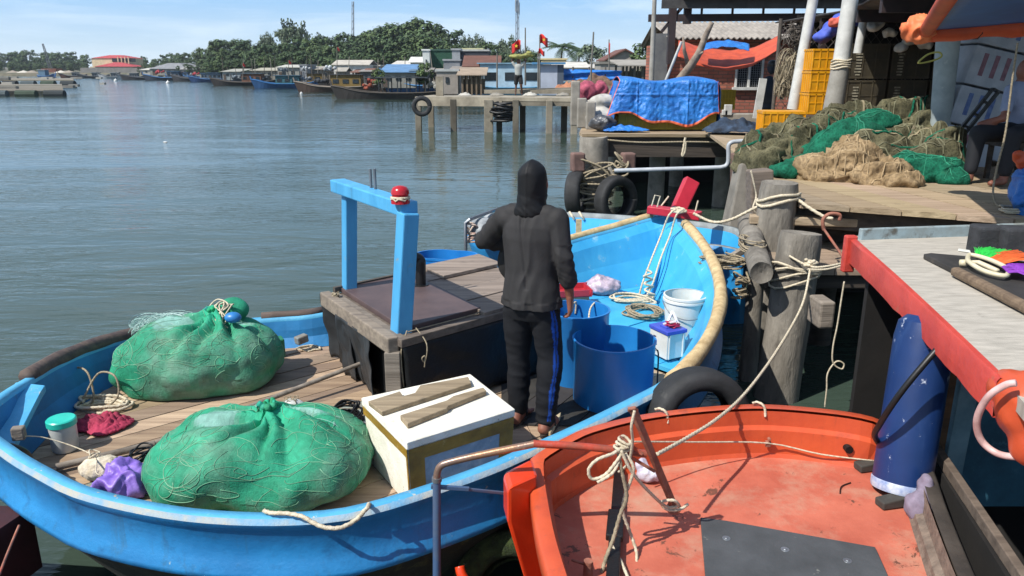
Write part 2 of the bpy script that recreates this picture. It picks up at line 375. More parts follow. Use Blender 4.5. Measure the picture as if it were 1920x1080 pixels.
# ================= BLUE FISHING BOAT =================
RIM = [(-60, 790, .80), (0, 847, .80), (75, 893, .80), (150, 928, .79), (300, 962, .78), (450, 976, .78), (600, 973, .79), (700, 955, .80), (820, 918, .81), (930, 878, .82), (1000, 847, .82), (1100, 802, .83), (1200, 752, .85), (1262, 718, .87), (1312, 672, .9), (1347, 610, .93), (1357, 555, .96), (1347, 505, 1.0), (1322, 460, 1.04), (1292, 425, 1.08), (1262, 400, 1.12), (1213, 407, 1.08), (1150, 425, 1.02), (1090, 441, .98), (1000, 468, .93), (880, 505, .85), (750, 545, .78), (600, 583, .70), (510, 592, .68), (360, 605, .68), (225, 632, .70), (120, 668, .74), (45, 708, .77), (-15, 745, .80)]
DZ = .46
rim = outline(RIM, 160); nn = normals2(rim)
bb = E('fishing_boat', (-.6, 4.6, 0), 'round-ended sky blue fishing boat with the hooded man standing in it', 'boat')
ins = lambda p: -(.15+max(0, p.z-.8)*.95)
base = offs(rim, nn, ins, lambda p: DZ, 3)
wall1 = offs(rim, nn, lambda p: -.085-.2*max(0, p.z-.8), lambda p: p.z-.10)
rin = offs(rim, nn, -.062, lambda p: p.z)
h = MB()
h.loops([offs(rim, nn, -.35, lambda p: 0, 2), offs(rim, nn, -.14, lambda p: p.z*.4, 1), offs(rim, nn, -.03, lambda p: p.z*.62), offs(rim, nn, .012, lambda p: p.z*.655), offs(rim, nn, .014, lambda p: p.z*.69), offs(rim, nn, -.02, lambda p: p.z*.73), offs(rim, nn, -.022, lambda p: p.z*.92-.0), offs(rim, nn, -.003, lambda p: p.z-.045), offs(rim, nn, .004, lambda p: p.z-.02)], m=[1, 1, 0, 0, 0, 0, 0, 0, 0])
h.build('hull', [m_blue, m_under], bb, smooth=True)
g = MB()
g.loops([offs(rim, nn, .004, lambda p: p.z-.02), offs(rim, nn, -.012, lambda p: p.z), rin, offs(rim, nn, -.066, lambda p: p.z-.03)], m=[1, 0, 0])
g.build('gunwale', [m_bluel, m_lip], bb, smooth=True)
# inside lining; bow part lighter
iw = MB(); N_ = len(rim)
bowk = [P_.x*math.cos(AX)+P_.y*math.sin(AX) for P_ in rim]
up0 = offs(rim, nn, -.066, lambda p: p.z-.03)
mid = [wall1[k].lerp(base[k], .45)+V((nn[k].x, nn[k].y, 0))*.02 for k in range(N_)]
for k in range(N_):
    k2 = (k+1) % N_; mi = 1 if bowk[k] > 3.75 else 0
    i = len(iw.v)
    for Lp in (up0, wall1, mid, base): iw.v += [Lp[k], Lp[k2]]
    for a in range(3): iw.f.append([i+2*a+1, i+2*a, i+2*a+2, i+2*a+3]); iw.t.append(1); iw.m.append(mi)
bm_iw = iw.build('inner_lining', [m_bluein, m_bow], bb, smooth=False)
_lo = min(-p.x*math.sin(AX)+p.y*math.cos(AX) for p in base); kb = int((3.80-_lo)/.155)
dk = MB()
bnd = 4.02
blues = {5: 1, 9: 1, 10: 0}
deck_planks(dk, base, DZ, AX, .155, seed=4, mi=lambda k, u: 1 if k in (kb, kb+1) or (k == kb-4 and u < 0) else 0, umax=bnd, tin=(.66, 1.2))
dk.build('deck', [m_plank, m_plankb], bb)
fd = MB(); deck_planks(fd, base, DZ+.05, AX, .34, gap=.004, seed=2, umin=bnd, tin=(.97, 1.03), brk=9)
fd.build('bow_floor', m_bow, bb)
# stem rib inside the bow
st = MB(); st.beam(P(1262, 408, 1.06), P(1213, 556, DZ+.06), .07, .06); st.build('stem_rib', m_bow, bb, bevel=.01)
# tan foam rubbing strips & brown rim
def strip(name, a, b2, r, mat, dz=0, lab=None):
    ks = [k for k in range(N_)]
    pts = []
    i0 = min(ks, key=lambda k: (rim[k]-P(*a)).length); i1 = min(ks, key=lambda k: (rim[k]-P(*b2)).length)
    k = i0
    while True:
        pts.append(rim[k]+V((-nn[k].x, -nn[k].y, 0))*.02+V((0, 0, dz)))
        if k == i1: break
        k = (k+1) % N_
    m = MB(); m.tube(pts, [r*(1+.12*noise.noise(p*6)) for p in pts], 8); o = m.build(name, mat, bb, smooth=True)
    if lab: o['label'] = lab
strip('rubbing_strip', (1262, 718, .87), (1286, 421, 1.09), .046, m_foam, .005)
strip('rubbing_strip', (1213, 407, 1.08), (1050, 453, .955), .038, m_foam, .005)
strip('rim_cap', (600, 583, .70), (500, 593, .68), .034, m_brim, .005)
strip('rim_cap', (300, 615, .69), (45, 708, .77), .05, m_brim, .005)
# red stem head
sh = MB(); a = P(1216, 392, 1.17); c = P(1314, 405, 1.14)
sh.beam(a, c, .13, .075); sh.build('stem_crosspiece', m_red, bb, bevel=.008)
sh = MB(); p0 = P(1272, 393, 1.16); p1 = P(1297, 338, Y=p0.y+.13)
sh.beam(p0, p1, .14, .10, up=V((0, -1, 0)), w2=.15, h2=.1); sh.build('stem_head', m_red, bb, bevel=.012)
pg = MB()
for x0, y0, x1, y1 in ((1240, 386, 1254, 368), (1304, 396, 1309, 376)):
    q0 = P(x0, y0, 1.2); q1 = P(x1, y1, Y=q0.y); pg = MB(); pg.cyl(q0, q1, .008); pg.build('cleat_peg', m_rope, bb)
pg = MB(); pg.tube([P(1222, 386, Y=7.2), P(1228, 366, Y=7.2), P(1238, 368, Y=7.2), P(1232, 388, Y=7.2)], .007); pg.build('cleat_peg', m_rope, bb)
# stern seat (blue slanted board) with block
ss = MB()
pts = [P(85, 722, .76), P(75, 735, .76), P(28, 832, .63), P(-10, 848, .63), P(-18, 770, .72), P(30, 716, .76)]
ss.v = [q for q in pts]+[q-V((0, 0, .04)) for q in pts]
ss.f = [list(range(6))[::-1], list(range(6, 12))]+[[k, (k+1) % 6, 6+(k+1) % 6, 6+k] for k in range(6)]; ss.t = [1]*8; ss.m = [0]*8
ss.build('stern_board', m_bluel, bb, bevel=.006)
bk = MB(); q = P(35, 812, .69); bk.box(q, (.06, .05, .07), rz(.3)); bk.build('mooring_block', m_grey, bb, bevel=.008)
# ---- engine box ----
ZT = 1.0
A = P(620, 545, ZT); B = P(745, 628, ZT); C = P(1040, 548, ZT); D = A+(C-B)
eb = MB()
ins_ = lambda p, q, f: p.lerp(q, f)
def quadbox(mb, a, b2, c, d, z0, z1, **k): mb.prism([a, b2, c, d], z0, z1, **k)
ctr = (A+B+C+D)/4
eb.prism([A.lerp(ctr, .04), B.lerp(ctr, .04), C.lerp(ctr, .04), D.lerp(ctr, .04)], DZ+.01, ZT-.07)
box_ = eb.build('engine_box', m_tarpk, bb)
# top boards
tb = MB()
u1 = (C-B).normalized(); v1 = (A-B).normalized(); LB = (C-B).length; LA = (A-B).length
top = lambda u, v, z=0: B+(C-B)*u+(A-B)*v+V((0, 0, z))
rn = random.Random(3)
for k, (u0, u2) in enumerate([(.0, 1)]):
    pass
def board(mb, u0, v0, u2, v2, z0, z1, t=1, m=0): mb.prism([top(u0, v0), top(u2, v0), top(u2, v2), top(u0, v2)], ZT+z0, ZT+z1, t, m)
board(tb, -.02, 0, 1.02, 1.0, -.075, -.03, .55)
for k in range(4): board(tb, .50, k*.26-.02, 1.03, k*.26+.23, -.03, .0+.004*(k % 2), (.9, 1.05, .98, 1.1)[k])
board(tb, .62, .72, 1.06, 1.05, .004, .03, 1.15)
m_top = wood('old_board_top', '8e8074', '6c6056', math.atan2(u1.y, u1.x)+.0)
tb.build('top_boards', m_top, box_, bevel=.003)
e2 = MB()
e2.beam(B+V((0, 0, -.06))-u1*.03, A+V((0, 0, -.06))-u1*.03+v1*.05, .07, .10); e2.build('edge_timber', wood('edge_wood', '8d8172', '6a6056', math.atan2(v1.y, v1.x)), box_, bevel=.008)
e2 = MB(); e2.beam(B+V((0, 0, -.045))-v1*.02, C+V((0, 0, -.045))-v1*.02, .05, .05, t=.6); e2.build('edge_timber', m_top, box_, bevel=.004)
hb = MB(); board(hb, .06, .06, .52, 1.0, -.028, .008); hb.build('hatch', m_hatch, box_, bevel=.004)
hb = MB(); hb.beam(top(.02, .0, -.03), top(.02, 1.0, -.03), .05, .02, t=.8); hb.beam(top(.02, 1.0, 0), top(.52, 1.0, 0), .03, .04, t=.35); hb.build('hatch_strip', m_grey, box_)
lg = MB(); q = top(-.02, .02); lg.prism([q+V((-.045, -.04, 0)), q+V((.045, -.04, 0)), q+V((.045, .04, 0)), q+V((-.045, .04, 0))], DZ, ZT-.10); lg.build('corner_leg', m_grey, bb, bevel=.004)
# hanging black sheets with folds
def sheet(name, p0, p1, zt, zb, amp, n, outw, mat, zb2=None, par=bb, thick=.006, curve=None):
    m = MB(); s, _ = basis(p1-p0); s = V((s.x, s.y, 0)).normalized()*outw
    def fn(a, b3):
        p = p0.lerp(p1, a); zz = zt+((zb+(zb2-zb)*a if zb2 is not None else zb)-zt)*b3
        o = amp*b3*math.sin(a*n*math.pi*2+b3*1.5)+amp*.7*noise.noise(V((a*6+n, b3*4, 3)))
        q = p+s*(o+.02*b3+(curve(a, b3) if curve else 0)); q.z = zz+.03*noise.noise(V((a*9, n, 0)))*b3
        return q
    m.grid(fn, 36, 16); return m.build(name, mat, par, smooth=True, solid=thick)
sheet('side_flap', A+v1*.12-u1*.04, A.lerp(B, .36)-u1*.05, ZT-.04, DZ+.0, .03, 1.1, -1, m_dark, curve=lambda a, b3: .16*math.sin(math.pi*min(1, a*1.2))*min(1, b3*2.5))
sheet('side_flap', A.lerp(B, .22)-u1*.07, A.lerp(B, .72)-u1*.06, ZT-.09, DZ-.0, .03, .8, -1, m_dark, curve=lambda a, b3: .09*math.sin(math.pi*a)*b3)
sheet('front_flap', B-v1*.03+u1*.02, C-v1*.03, ZT-.07, DZ+.02, .02, 2.5, 1, m_tarpk)
# frame
fr = MB(); pl0 = P(655, 541, ZT); pr0 = P(749, 613, ZT)
pl1 = P(655, 360, Y=pl0.y-.02); pr1 = P(765, 398, Y=pr0.y)
fr1 = MB(); fr1.beam(pl0-V((0, 0, .02)), pl1, .085, .085, up=v1); fr1.build('frame_post', m_fblue, bb, bevel=.008)
fr1 = MB(); fr1.beam(pr0-V((0, 0, .12)), pr1, .10, .105, up=v1); fr1.build('frame_post', m_fblue, bb, bevel=.008)
ca, cb = P(633, 347, Y=pl0.y+.08), P(768, 392, Y=pr0.y-.0)
fr1 = MB(); fr1.beam(ca, cb, .11, .085); fr1.build('crossbeam', m_fblue, bb, bevel=.008)
for dx in (0, 8):
    q = P(696+dx, 355, Y=4.93-.05*dx/8); r_ = MB(); r_.cyl(q, q+V((0, 0, .13)), .009, n=10); r_.build('crossbeam_rod', m_gal, bb, smooth=2)
q = P(751, 381, Y=pr0.y-.0); be = MB()
be.lathe([(.0, 0), (.054, 0), (.054, .022), (.048, .026), (.048, .05), (.053, .054), (.05, .075), (.04, .092), (.02, .10), (0, .102)], q, 24)
beacon = be.build('beacon', M('red_lamp_plastic', 'b3202a', '98141e', sc=5, rough=.25, bump=0), bb, smooth=2)
be = MB(); be.lathe([(.050, .028), (.057, .031), (.057, .038), (.05, .042)], q, 24); be.tube([q+V((.053*math.cos(a/3), .056*math.sin(a/3), .026+.008*math.sin(a*2.3))) for a in range(20)], .005, 5)
be.build('lamp_ring', m_rope, beacon, smooth=True)
# exhaust
ex = MB(); q = P(789, 536, ZT); q1 = P(789, 487, Y=q.y); q2 = P(768, 478, Y=q.y-.05)
ex.tube(spline([q, q.lerp(q1, .8), q1+V((0, 0, -.015)), q1+V((-.02, 0, .012)), q2], 5), .036, 14); ex.lathe([(.03, 0), (.06, 0), (.06, .012), (.036, .014)], q, 16)
ex.build('exhaust_pipe', m_black, bb, smooth=2)
# cord knots on edge timber
kn = MB()
q = P(628, 552, 1.0); kn.tube([q+V((.03*math.sin(a*1.3), .03*math.cos(a*1.9), -.04+.05*math.sin(a*.7))) for a in range(24)], .007, 5)
kn.build('cord', m_rope2, bb); kn = MB(); kn.tube(spline([P(763, 620, 1.0), P(752, 660, Y=4.25), P(757, 725, Y=4.25)], 6), .004, 5)
kn.build('cord', m_rope2, bb); kn = MB(); kn.tube(spline([P(780, 615, 1.0), P(800, 645, Y=4.3), P(797, 678, Y=4.3), P(791, 672, Y=4.28), P(797, 668, Y=4.28), P(796, 688, Y=4.3)], 6), .004, 5)
kn.build('cord', m_rope2, bb); kn = MB(); kn.tube(spline([P(765, 622, .985), P(830, 605, .985), P(893, 588, .985), P(900, 580, .99), P(893, 600, Y=4.75), P(860, 650, Y=4.55), P(843, 700, Y=4.5)], 6), .004, 5)
kn.build('cord', m_rope2, bb)
# dark bits of deck around the barrels: pale board, dark mats
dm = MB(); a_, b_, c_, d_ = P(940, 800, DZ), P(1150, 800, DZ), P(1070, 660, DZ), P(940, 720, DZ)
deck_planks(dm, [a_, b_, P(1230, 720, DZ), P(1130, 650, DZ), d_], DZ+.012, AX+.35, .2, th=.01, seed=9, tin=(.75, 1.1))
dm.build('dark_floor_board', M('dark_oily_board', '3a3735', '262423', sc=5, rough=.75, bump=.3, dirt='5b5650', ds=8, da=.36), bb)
# ================= THINGS IN THE BLUE BOAT =================
def PT(q): return P(q[0], q[1], q[2]) if len(q) == 3 else P(q[0], q[1], Y=q[3])
def rope(name, label, pts, r, mat, cat='rope', n=6, parent=None, k=7, group=None):
    m = MB(); sp_ = spline([PT(q) if not isinstance(q, V) else q for q in pts], k); strand(m, sp_, r) if mat in (m_rope, m_rope2) and r > .0055 else m.tube(sp_, r, n); o = m.build(name, mat, parent, smooth=True)
    if parent is None: tag(o, label, cat, group)
    elif label: o['label'] = label
    return o
def tangle_pts(c, rx, ry, h, n, seed, ax=None):
    rn = random.Random(seed); pts = []; c = V(c); a = 0
    for i in range(n):
        a += rn.uniform(.9, 1.7); f = rn.uniform(.55, 1)
        p = V((math.cos(a)*rx*f+rn.uniform(-.15, .15)*rx, math.sin(a)*ry*f, h*(i/n)*rn.uniform(.6, 1))); pts.append(c+(ax @ p if ax else p))
    return pts
def tangle(name, label, c, rx, ry, h, n, r, mat, seed=1, extra=None, cat='rope'):
    m = MB(); sp_ = spline((extra or [])+tangle_pts(c, rx, ry, h, n, seed), 6); strand(m, sp_, r) if mat in (m_rope, m_rope2) and r > .0055 else m.tube(sp_, r, 6)
    return tag(m.build(name, mat, smooth=True), label, cat)
m_net = M('green_mesh_cloth', (.95, .95, .95), (.72, .80, .76), sc=7, rough=.7, bump=.5, bs=90, spec=.25)
m_line = M('nylon_line', '86b594', '5f9a78', sc=5, rough=.5, bump=0)
m_line2 = M('pale_nylon_net', 'b5cfc8', '93b3ae', sc=5, rough=.5, bump=0)
GREEN = (.028, .30, .17); GREY = (.15, .27, .20); PALE = (.22, .42, .36)
def sack(loc, sx, sy, sz, knot, label, seed, pale, rot=0, squash=.62):
    """knot: direction (x,y) offset of the tied neck; pale: patches (x,y,r) where the nets inside show"""
    t = E('net_sack', loc, label, 'sack', 'green sacks of fishing net'); L0 = V(loc); kx, ky = knot; Rm = rz(rot)
    def surf(th, ph, ex=0):
        d = V((math.sin(th)*math.cos(ph), math.sin(th)*math.sin(ph), math.cos(th)))
        e = .82
        p = V((math.copysign(abs(d.x)**e, d.x)*sx, math.copysign(abs(d.y)**e, d.y)*sy, d.z*sz+sz*squash))
        q = (p.x-kx, p.y-ky); dist = math.hypot(*q); ang = math.atan2(q[1], q[0])
        if d.z > -.2:
            pl = math.exp(-dist/(.24))*min(1, dist/.05)
            p.z += .065*pl*(abs(math.sin(ang*5+2.0*noise.noise(V((ang*1.5, seed, 0)))+dist*5))*2-1.1)
            p.z += sz*.16*math.exp(-(dist/.05)**2)-sz*.10*math.exp(-((dist-.13)/.10)**2)
        w = noise.noise(V((p.x*3.4+seed, p.y*3.4, p.z*3.4)))*.060+noise.noise(V((p.x*9+seed, p.y*9, p.z*9)))*.022
        p += V((d.x, d.y, d.z*.7))*(w+ex)
        p.z = max(p.z, .004); return p
    NU, NV = 90, 180; m = MB(); rows = []
    for i in range(NU+1):
        rows.append([surf(max(.001, math.pi*i/NU), 2*math.pi*j/NV) for j in range(NV)])
    def tf(a, k):
        p = rows[a][k]; n1 = noise.noise(V((p.x*2.6, p.y*2.6+seed, p.z*3)))*.9+noise.noise(V((p.x*14, p.y*14, p.z*14+seed)))*.5+.30-(p.z/sz-1)*.30
        f = max(0, min(1, n1*1.1)); c = [GREEN[x]*(1-f)+GREY[x]*f for x in range(3)]
        dist = math.hypot(p.x-kx, p.y-ky)
        if dist < .16: g = min(1, (1-dist/.16)*1.5); c = [c[x]*(1-g)+(.03, .42, .25)[x]*g for x in range(3)]
        for (x, y, r, st) in pale:
            if p.z > sz*.75:
                dd = math.hypot((p.x-x), (p.y-y)*st)+.05*noise.noise(V((p.x*13, p.y*13, 0)))
                g = max(0, min(1, (r-dd)/.03)); c = [c[i]*(1-g)+PALE[i]*g for i in range(3)]
        v = 1+.25*noise.noise(p*40)+.28*noise.noise(V((p.x*8, p.y*8, p.z*16+seed)))
        return tuple(q*v for q in c)
    m.loops([[L0+Rm @ p for p in r] for r in rows][::-1], tf=lambda a, k: tf(NU-1-a, k))
    m.build('cloth', m_net, t, smooth=True)
    rn = random.Random(seed); b = MB()
    for i in range(120):       # coils of line pressed against the cloth
        th0 = rn.uniform(.35, 1.75); ph0 = rn.uniform(0, 6.28); a1 = rn.uniform(.10, .45); a2 = a1*rn.uniform(.35, 1); tw = rn.uniform(0, 3.1); s0 = rn.uniform(0, 6.28); ln = rn.uniform(1.6, 5.5); pts = []
        for q in range(18):
            s = s0+ln*q/17; x, y = math.cos(s)*a1, math.sin(s)*a2
            pts.append(L0+Rm @ surf(max(.05, min(2.2, th0+x*math.sin(tw)+y*math.cos(tw))), ph0+(x*math.cos(tw)-y*math.sin(tw))/max(.5, math.sin(th0)), .0015))
        b.tube(pts, rn.uniform(.0008, .0018), 4, t=rn.uniform(.6, 1.15))
    tag(b.build('netting', m_line, t, smooth=True), kind='stuff')
    k = MB(); kp = L0+Rm @ V((kx, ky, sz*(1+squash)*1.0))
    # bunched neck
    for i in range(9):
        a = i*.7; e = V((math.cos(a), math.sin(a), 0)); q = kp+V((0, 0, -.02))
        k.tube(spline([q+e*.09+V((0, 0, -.05)), q+e*.04, q+e*.015+V((0, 0, .03)), q+e*(.03+.02*rn.random())+V((0, 0, .06+.03*rn.random()))], 4), [.012+.008*rn.random()]*13, 6, t=tuple(x*rn.uniform(.8, 1.5) for x in GREEN))
    k.tube([kp+V((.028*math.cos(a*.7), .028*math.sin(a*.7), -.005+.003*a)) for a in range(20)], .009, 6, t=(.03, .40, .24))
    k.build('knot', m_net, t, smooth=True)
    return t, kp, surf, L0, Rm
# near sack
sB = sack((-1.25, 3.52, DZ+.006), .56, .38, .225, (.03, .06), 'nearer green net sack with pleated knot, beside the white foam box', 5, [(-.20, .02, .12, 1.6), (.22, .08, .10, 2.2), (-.1, .22, .10, 2)], .06)
sA = sack((-2.08, 4.82, DZ+.006), .52, .35, .285, (.12, .02), 'farther green net sack topped by loops of line and pale net', 11, [(-.12, -.06, .13, 1.2), (.3, .05, .08, 1)], .12)
# hump + loops on the far sack
t, kp, surf, L0, Rm = sA
pr = [(kp+V((.02, .10, -.10)), (.14, .11, .15)), (kp+V((.08, .12, .0)), (.10, .08, .09))]
o = blob('top_bundle', pr, .012, m_net, t, 5, disp=lambda p, n: p+n*(.02*noise.noise(p*9)), tint=lambda p, n: tuple(x*(.9+.5*noise.noise(p*14)) for x in GREEN))
b = MB()
for i in range(4): b.tube(spline([kp+V((.0+.02*i, -.04, -.02)), kp+V((-.03+.05*i, .0, .05+.02*(i%2))), kp+V((.02+.03*i, .04, .10-.012*i)), kp+V((.10-.03*i, .0, .07)), kp+V((.02+.03*i, -.05-.01*i, .0)), kp+V((.12-.04*i, -.10, -.05-.02*i))], 6), .005, 6)
tag(b.build('line_loops', m_rope, t, smooth=True), kind='stuff')
fl = MB(); fl.sphere(kp+V((.16, -.10, .02)), .045, 10, (1.2, 1, .8)); fl.build('float', M('blue_float_plastic', '2f7fc4', rough=.4, bump=.05), t, smooth=True)
def fuzz(par, c, rr, n, seed, r=.0013, mat=None, th=1):
    rn = random.Random(seed); b = MB()
    for i in range(n):
        e = V((rn.gauss(0, 1), rn.gauss(0, 1), rn.gauss(0, 1))).normalized(); sd, u = basis(e); R0 = rn.uniform(.25, .8); off = V((rn.uniform(-1, 1)*rr[0], rn.uniform(-1, 1)*rr[1], rn.uniform(0, 1)*rr[2]))*.55; s0 = rn.uniform(0, 6); ln = rn.uniform(2, 6)
        b.tube([V(c)+off+V(((sd.x*math.cos(s)+u.x*math.sin(s))*rr[0]*R0, (sd.y*math.cos(s)+u.y*math.sin(s))*rr[1]*R0, abs((sd.z*math.cos(s)+u.z*math.sin(s))*rr[2]*R0))) for s in [s0+ln*q/13 for q in range(14)]], r, 3, t=rn.uniform(.75, 1.2))
    return tag(b.build('loose_net', mat or m_line2, par), kind='stuff')
fuzz(t, kp+V((-.34, .0, -.13)), (.18, .13, .12), 300, 4)
fuzz(t, kp+V((-.17, -.16, -.10)), (.12, .09, .06), 120, 5)
fuzz(sB[0], sB[1]+V((-.26, .02, -.11)), (.16, .10, .05), 130, 6)
fuzz(sB[0], sB[1]+V((.22, .0, -.09)), (.12, .07, .05), 60, 7)
# white line spool behind the near sack
q = P(545, 768, .62); b = MB(); b.lathe([(0, 0), (.05, 0), (.065, .03), (.06, .10), (.05, .12), (0, .12)], q, 20, eul(R(70), 0, .5), sx=1.2)
sp = tag(b.build('line_spool', M('white_line_spool', 'd8d8d4', 'b7b7b2', sc=30, bump=.4), smooth=True), 'white wound line spool on top of the nearer sack', 'spool')
b = MB()
for i in range(14): b.tube([q+V((.04*math.cos(s*.5+i)+.02, -.06+.03*math.sin(i*2), .05+.05*math.sin(s*.5+i*1.3))) for s in range(12)], .0018, 4)
b.build('wound_line', m_rope2, sp)
# dark tangled net between sack and box
tangle('black_net_clump', 'clump of black netting between sack and foam box', P(648, 800, DZ+.02), .10, .16, .14, 70, .006, m_black, 3, cat='net')
tangle('black_net_clump', 'clump of black netting at the left of the nearer sack', P(268, 880, DZ+.02), .06, .10, .13, 60, .005, m_black, 13, cat='net')
# --- stern clutter ---
q = P(124, 842, DZ); b = MB(); b.lathe([(0, 0), (.062, 0), (.068, .01), (.070, .15), (.066, .155), (0, .155)], q, 24)
jar = E('lidded_jar', q, 'small white jar with turquoise screw lid on the stern deck', 'jar')
b.build('jar', M('cloudy_white_plastic', 'c9ccc9', 'adb2b0', sc=8, rough=.4, bump=.05, dirt='8d8f88', ds=9, da=.36), jar, smooth=2)
b = MB(); b.lathe([(.070, .15), (.076, .152), (.076, .182), (.070, .188), (.035, .190), (0, .191)], q, 24); b.build('lid', M('turquoise_lid', '35c7b4', '28b09f', rough=.35, bump=0), jar, smooth=2)
def cloth(name, label, c, sx, sy, h, mat, seed, cat, n=44, tint=None, f=7):
    m = MB(); c = V(c); rn = V((seed, seed*2, 0))
    def fn(a, b3):
        x = (a-.5)*2; y = (b3-.5)*2; r = math.hypot(x, y); k = 1+.35*noise.noise(V((math.atan2(y, x)*1.2, seed, 0)))
        s = 1/max(1, r/1.0) if r > 0 else 1
        z = h*max(0, 1-r**2*.9)*(.55+.9*abs(noise.noise(V((x*f*.35, y*f*.35, 0))+rn)))+.012*noise.noise(V((x*f, y*f, 0))+rn)+.012
        return c+V((x*sx*k*s, y*sy*k*s, max(.003, z)))
    m.grid(fn, n, n); return tag(m.build(name, mat, smooth=True, solid=.004), label, cat)
cloth('rag', 'crumpled maroon cloth on the deck beside the white jar', P(195, 800, DZ), .16, .13, .07, M('maroon_cloth', 'a8304f', '7a2038', sc=6, rough=.85), 3, 'cloth', f=11)
tangle('rope_coil', 'pale thick rope coil lying against the stern wall', P(195, 765, DZ), .17, .10, .06, 22, .009, m_rope, 5)
rope('wire_loop', 'dark wire looped up against the blue stern wall', [(130, 760, DZ), (122, 715, .62), (140, 690, .66), (165, 700, .66), (175, 750, .5), (150, 765, DZ), (160, 740, .55), (185, 700, .66), (215, 705, .66), (222, 740, .55), (200, 765, DZ+.01)], .006, m_rope2, 'wire')
# hose at far left
rope('black_hose', 'thick black hose loop at the left edge of the stern', [(-60, 850, .66), (-20, 838, .72), (15, 838, .72), (45, 850, .66), (58, 872, .56), (60, 900, DZ+.02), (40, 915, DZ+.02)], .022, m_black, 'hose', 10)
# pole lying along the deck, foam lump, purple bag
b = MB(); b.cyl(P(105, 876, DZ+.03), P(290, 832, DZ+.035), .019, n=12); b.cyl(P(290, 832, DZ+.035), P(732, 660, .62), .016, .014, n=12)
tag(b.build('pole', m_grey, smooth=2), 'long grey pole lying from the stern to the engine box', 'pole')
q = P(188, 898, DZ); o = blob('foam_float', [(q+V((0, 0, .06)), (.10, .07, .06)), (q+V((.04, .02, .07)), (.06, .06, .05))], .008, M('crumbly_foam', 'd9cfbb', 'b8ab92', sc=30, rough=.95, bump=.8, bs=70), it=3, disp=lambda p, n: p+n*.008*noise.noise(p*40))
tag(o, 'cream crumbly foam lump tied with string near the purple bag', 'float')
q = P(232, 925, DZ); o = blob('plastic_bag', [(q+V((0, 0, .06)), (.11, .09, .07)), (q+V((.02, .02, .11)), (.05, .05, .05))], .007, M('purple_plastic', '9a80d4', '7a5cb8', sc=9, rough=.45, bump=.3), it=1, disp=lambda p, n: p+n*(.035*(1-abs(noise.noise(V((p.x*11, p.y*11, p.z*7))))*3)+.010*(1-abs(noise.noise(p*30))*2.6)))
tag(o, 'crumpled purple plastic bag at the near side of the stern', 'bag')
rope('cord', 'thin cord from the stern block to the foam lump', [(38, 818, .68), (80, 820, .64), (140, 838, .58), (178, 858, .58), (180, 885, .58), (190, 892, .57)], .0035, m_rope)
tangle('cord_knot', 'little knot of pale cord above the cream foam lump', P(178, 862, DZ+.10), .03, .03, .06, 14, .004, m_rope, 8)
# rope draped over near rim
rope('mooring_rope', 'pale rope sagging over the near rim of the blue boat', [(495, 958, .79), (510, 962, .805), (540, 963, .81), (568, 969, .81), (585, 979, .795), (610, 989, .78), (640, 989, .775), (668, 974, .79), (684, 957, .83), (690, 950, .84), (692, 945, .80)], .0085, m_rope)
# small green tub and rope end near the far rim
q = P(518, 668, DZ); b = MB(); b.box(q+V((0, 0, .07)), (.12, .10, .14), rz(.5)); tag(b.build('green_tub', M('green_plastic', '2d7d5a', '226349', rough=.45), bevel=.01), 'small green plastic tub behind the farther sack', 'tub')
tangle('rope_end', 'short pale rope end on deck left of the engine box', P(578, 655, DZ), .10, .05, .02, 11, .006, m_rope, 15)
b = MB(); b.beam(P(525, 640, .50), P(600, 622, .5), .05, .04, t=1.1); tag(b.build('side_rail_board', m_bluel), 'pale blue board along the foot of the far wall', 'board')
b = MB(); b.beam(P(555, 640, .55), P(575, 632, .56), .06, .06); o = tag(b.build('wood_block', m_plankb, bevel=.01), 'small blue-grey wood block by the far boat wall', 'block')

# --- styrofoam box ---
LZ = .84; fx = [P(762, 829, LZ), P(966, 766, LZ), P(882, 700, LZ), P(677, 745, LZ)]; cc = sum(fx, V())/4
fb = E('foam_box', (cc.x, cc.y, DZ), 'white styrofoam cooler box bound with brown tape, two boards on its lid', 'box')
m_sty = M('styrofoam', 'e9e6da', 'd5d0c0', sc=8, rough=.85, bump=.35, bs=60, dirt='a39c85', ds=9, da=.42, dw=.25, chip=('8d856c', 22, .37))
m_styb = M('foam_blue_shade', '9fb0be', '7d93a6', sc=16, rough=.85, bump=.4, bs=60, dirt='d5d0c0', ds=14, da=.42, dw=.2)  # blue-grey tone paints the shade of the box's front face
m_tape = M('brown_tape', 'a5802f', '7d5f22', sc=9, rough=.35, bump=.3, dirt='c9b67e', ds=14, da=.38)
bp = [p.lerp(cc, .07) for p in fx]; bt = [p.lerp(cc, .025) for p in fx]
def ring(ps, z): return [V((p.x, p.y, z)) for p in ps]
b = MB(); b.loops([ring(bp, DZ+.005), ring(bt, LZ-.045)], cap0=True, cap1=True); b.build('body', m_sty, fb, bevel=.008)
b = MB(); b.loops([ring(fx, LZ-.045), ring(fx, LZ-.006), ring([p.lerp(cc, .012) for p in fx], LZ)], cap0=True, cap1=True); b.build('lid', m_sty, fb, bevel=.012)
def tape(i, f0, f1, h0, h1, mat=m_tape, out=.004, name='tape'):
    j = (i+1) % 4; m = MB(); n_ = (bp[j]-bp[i]).cross(V((0, 0, 1))).normalized()*out
    if (bp[i]-cc).dot(n_) < 0: n_ = -n_
    def pt(f, hh): a = bp[i].lerp(bp[j], f); c = bt[i].lerp(bt[j], f); q = a.lerp(c, hh); return V((q.x, q.y, DZ+(LZ-.045-DZ)*hh))+n_
    m.grid(lambda a, c: pt(f0+(f1-f0)*a, h0+(h1-h0)*c)+n_*(.4*noise.noise(V((a*9, c*9, i)))), 24, 12); return m.build(name, mat, fb, smooth=True)
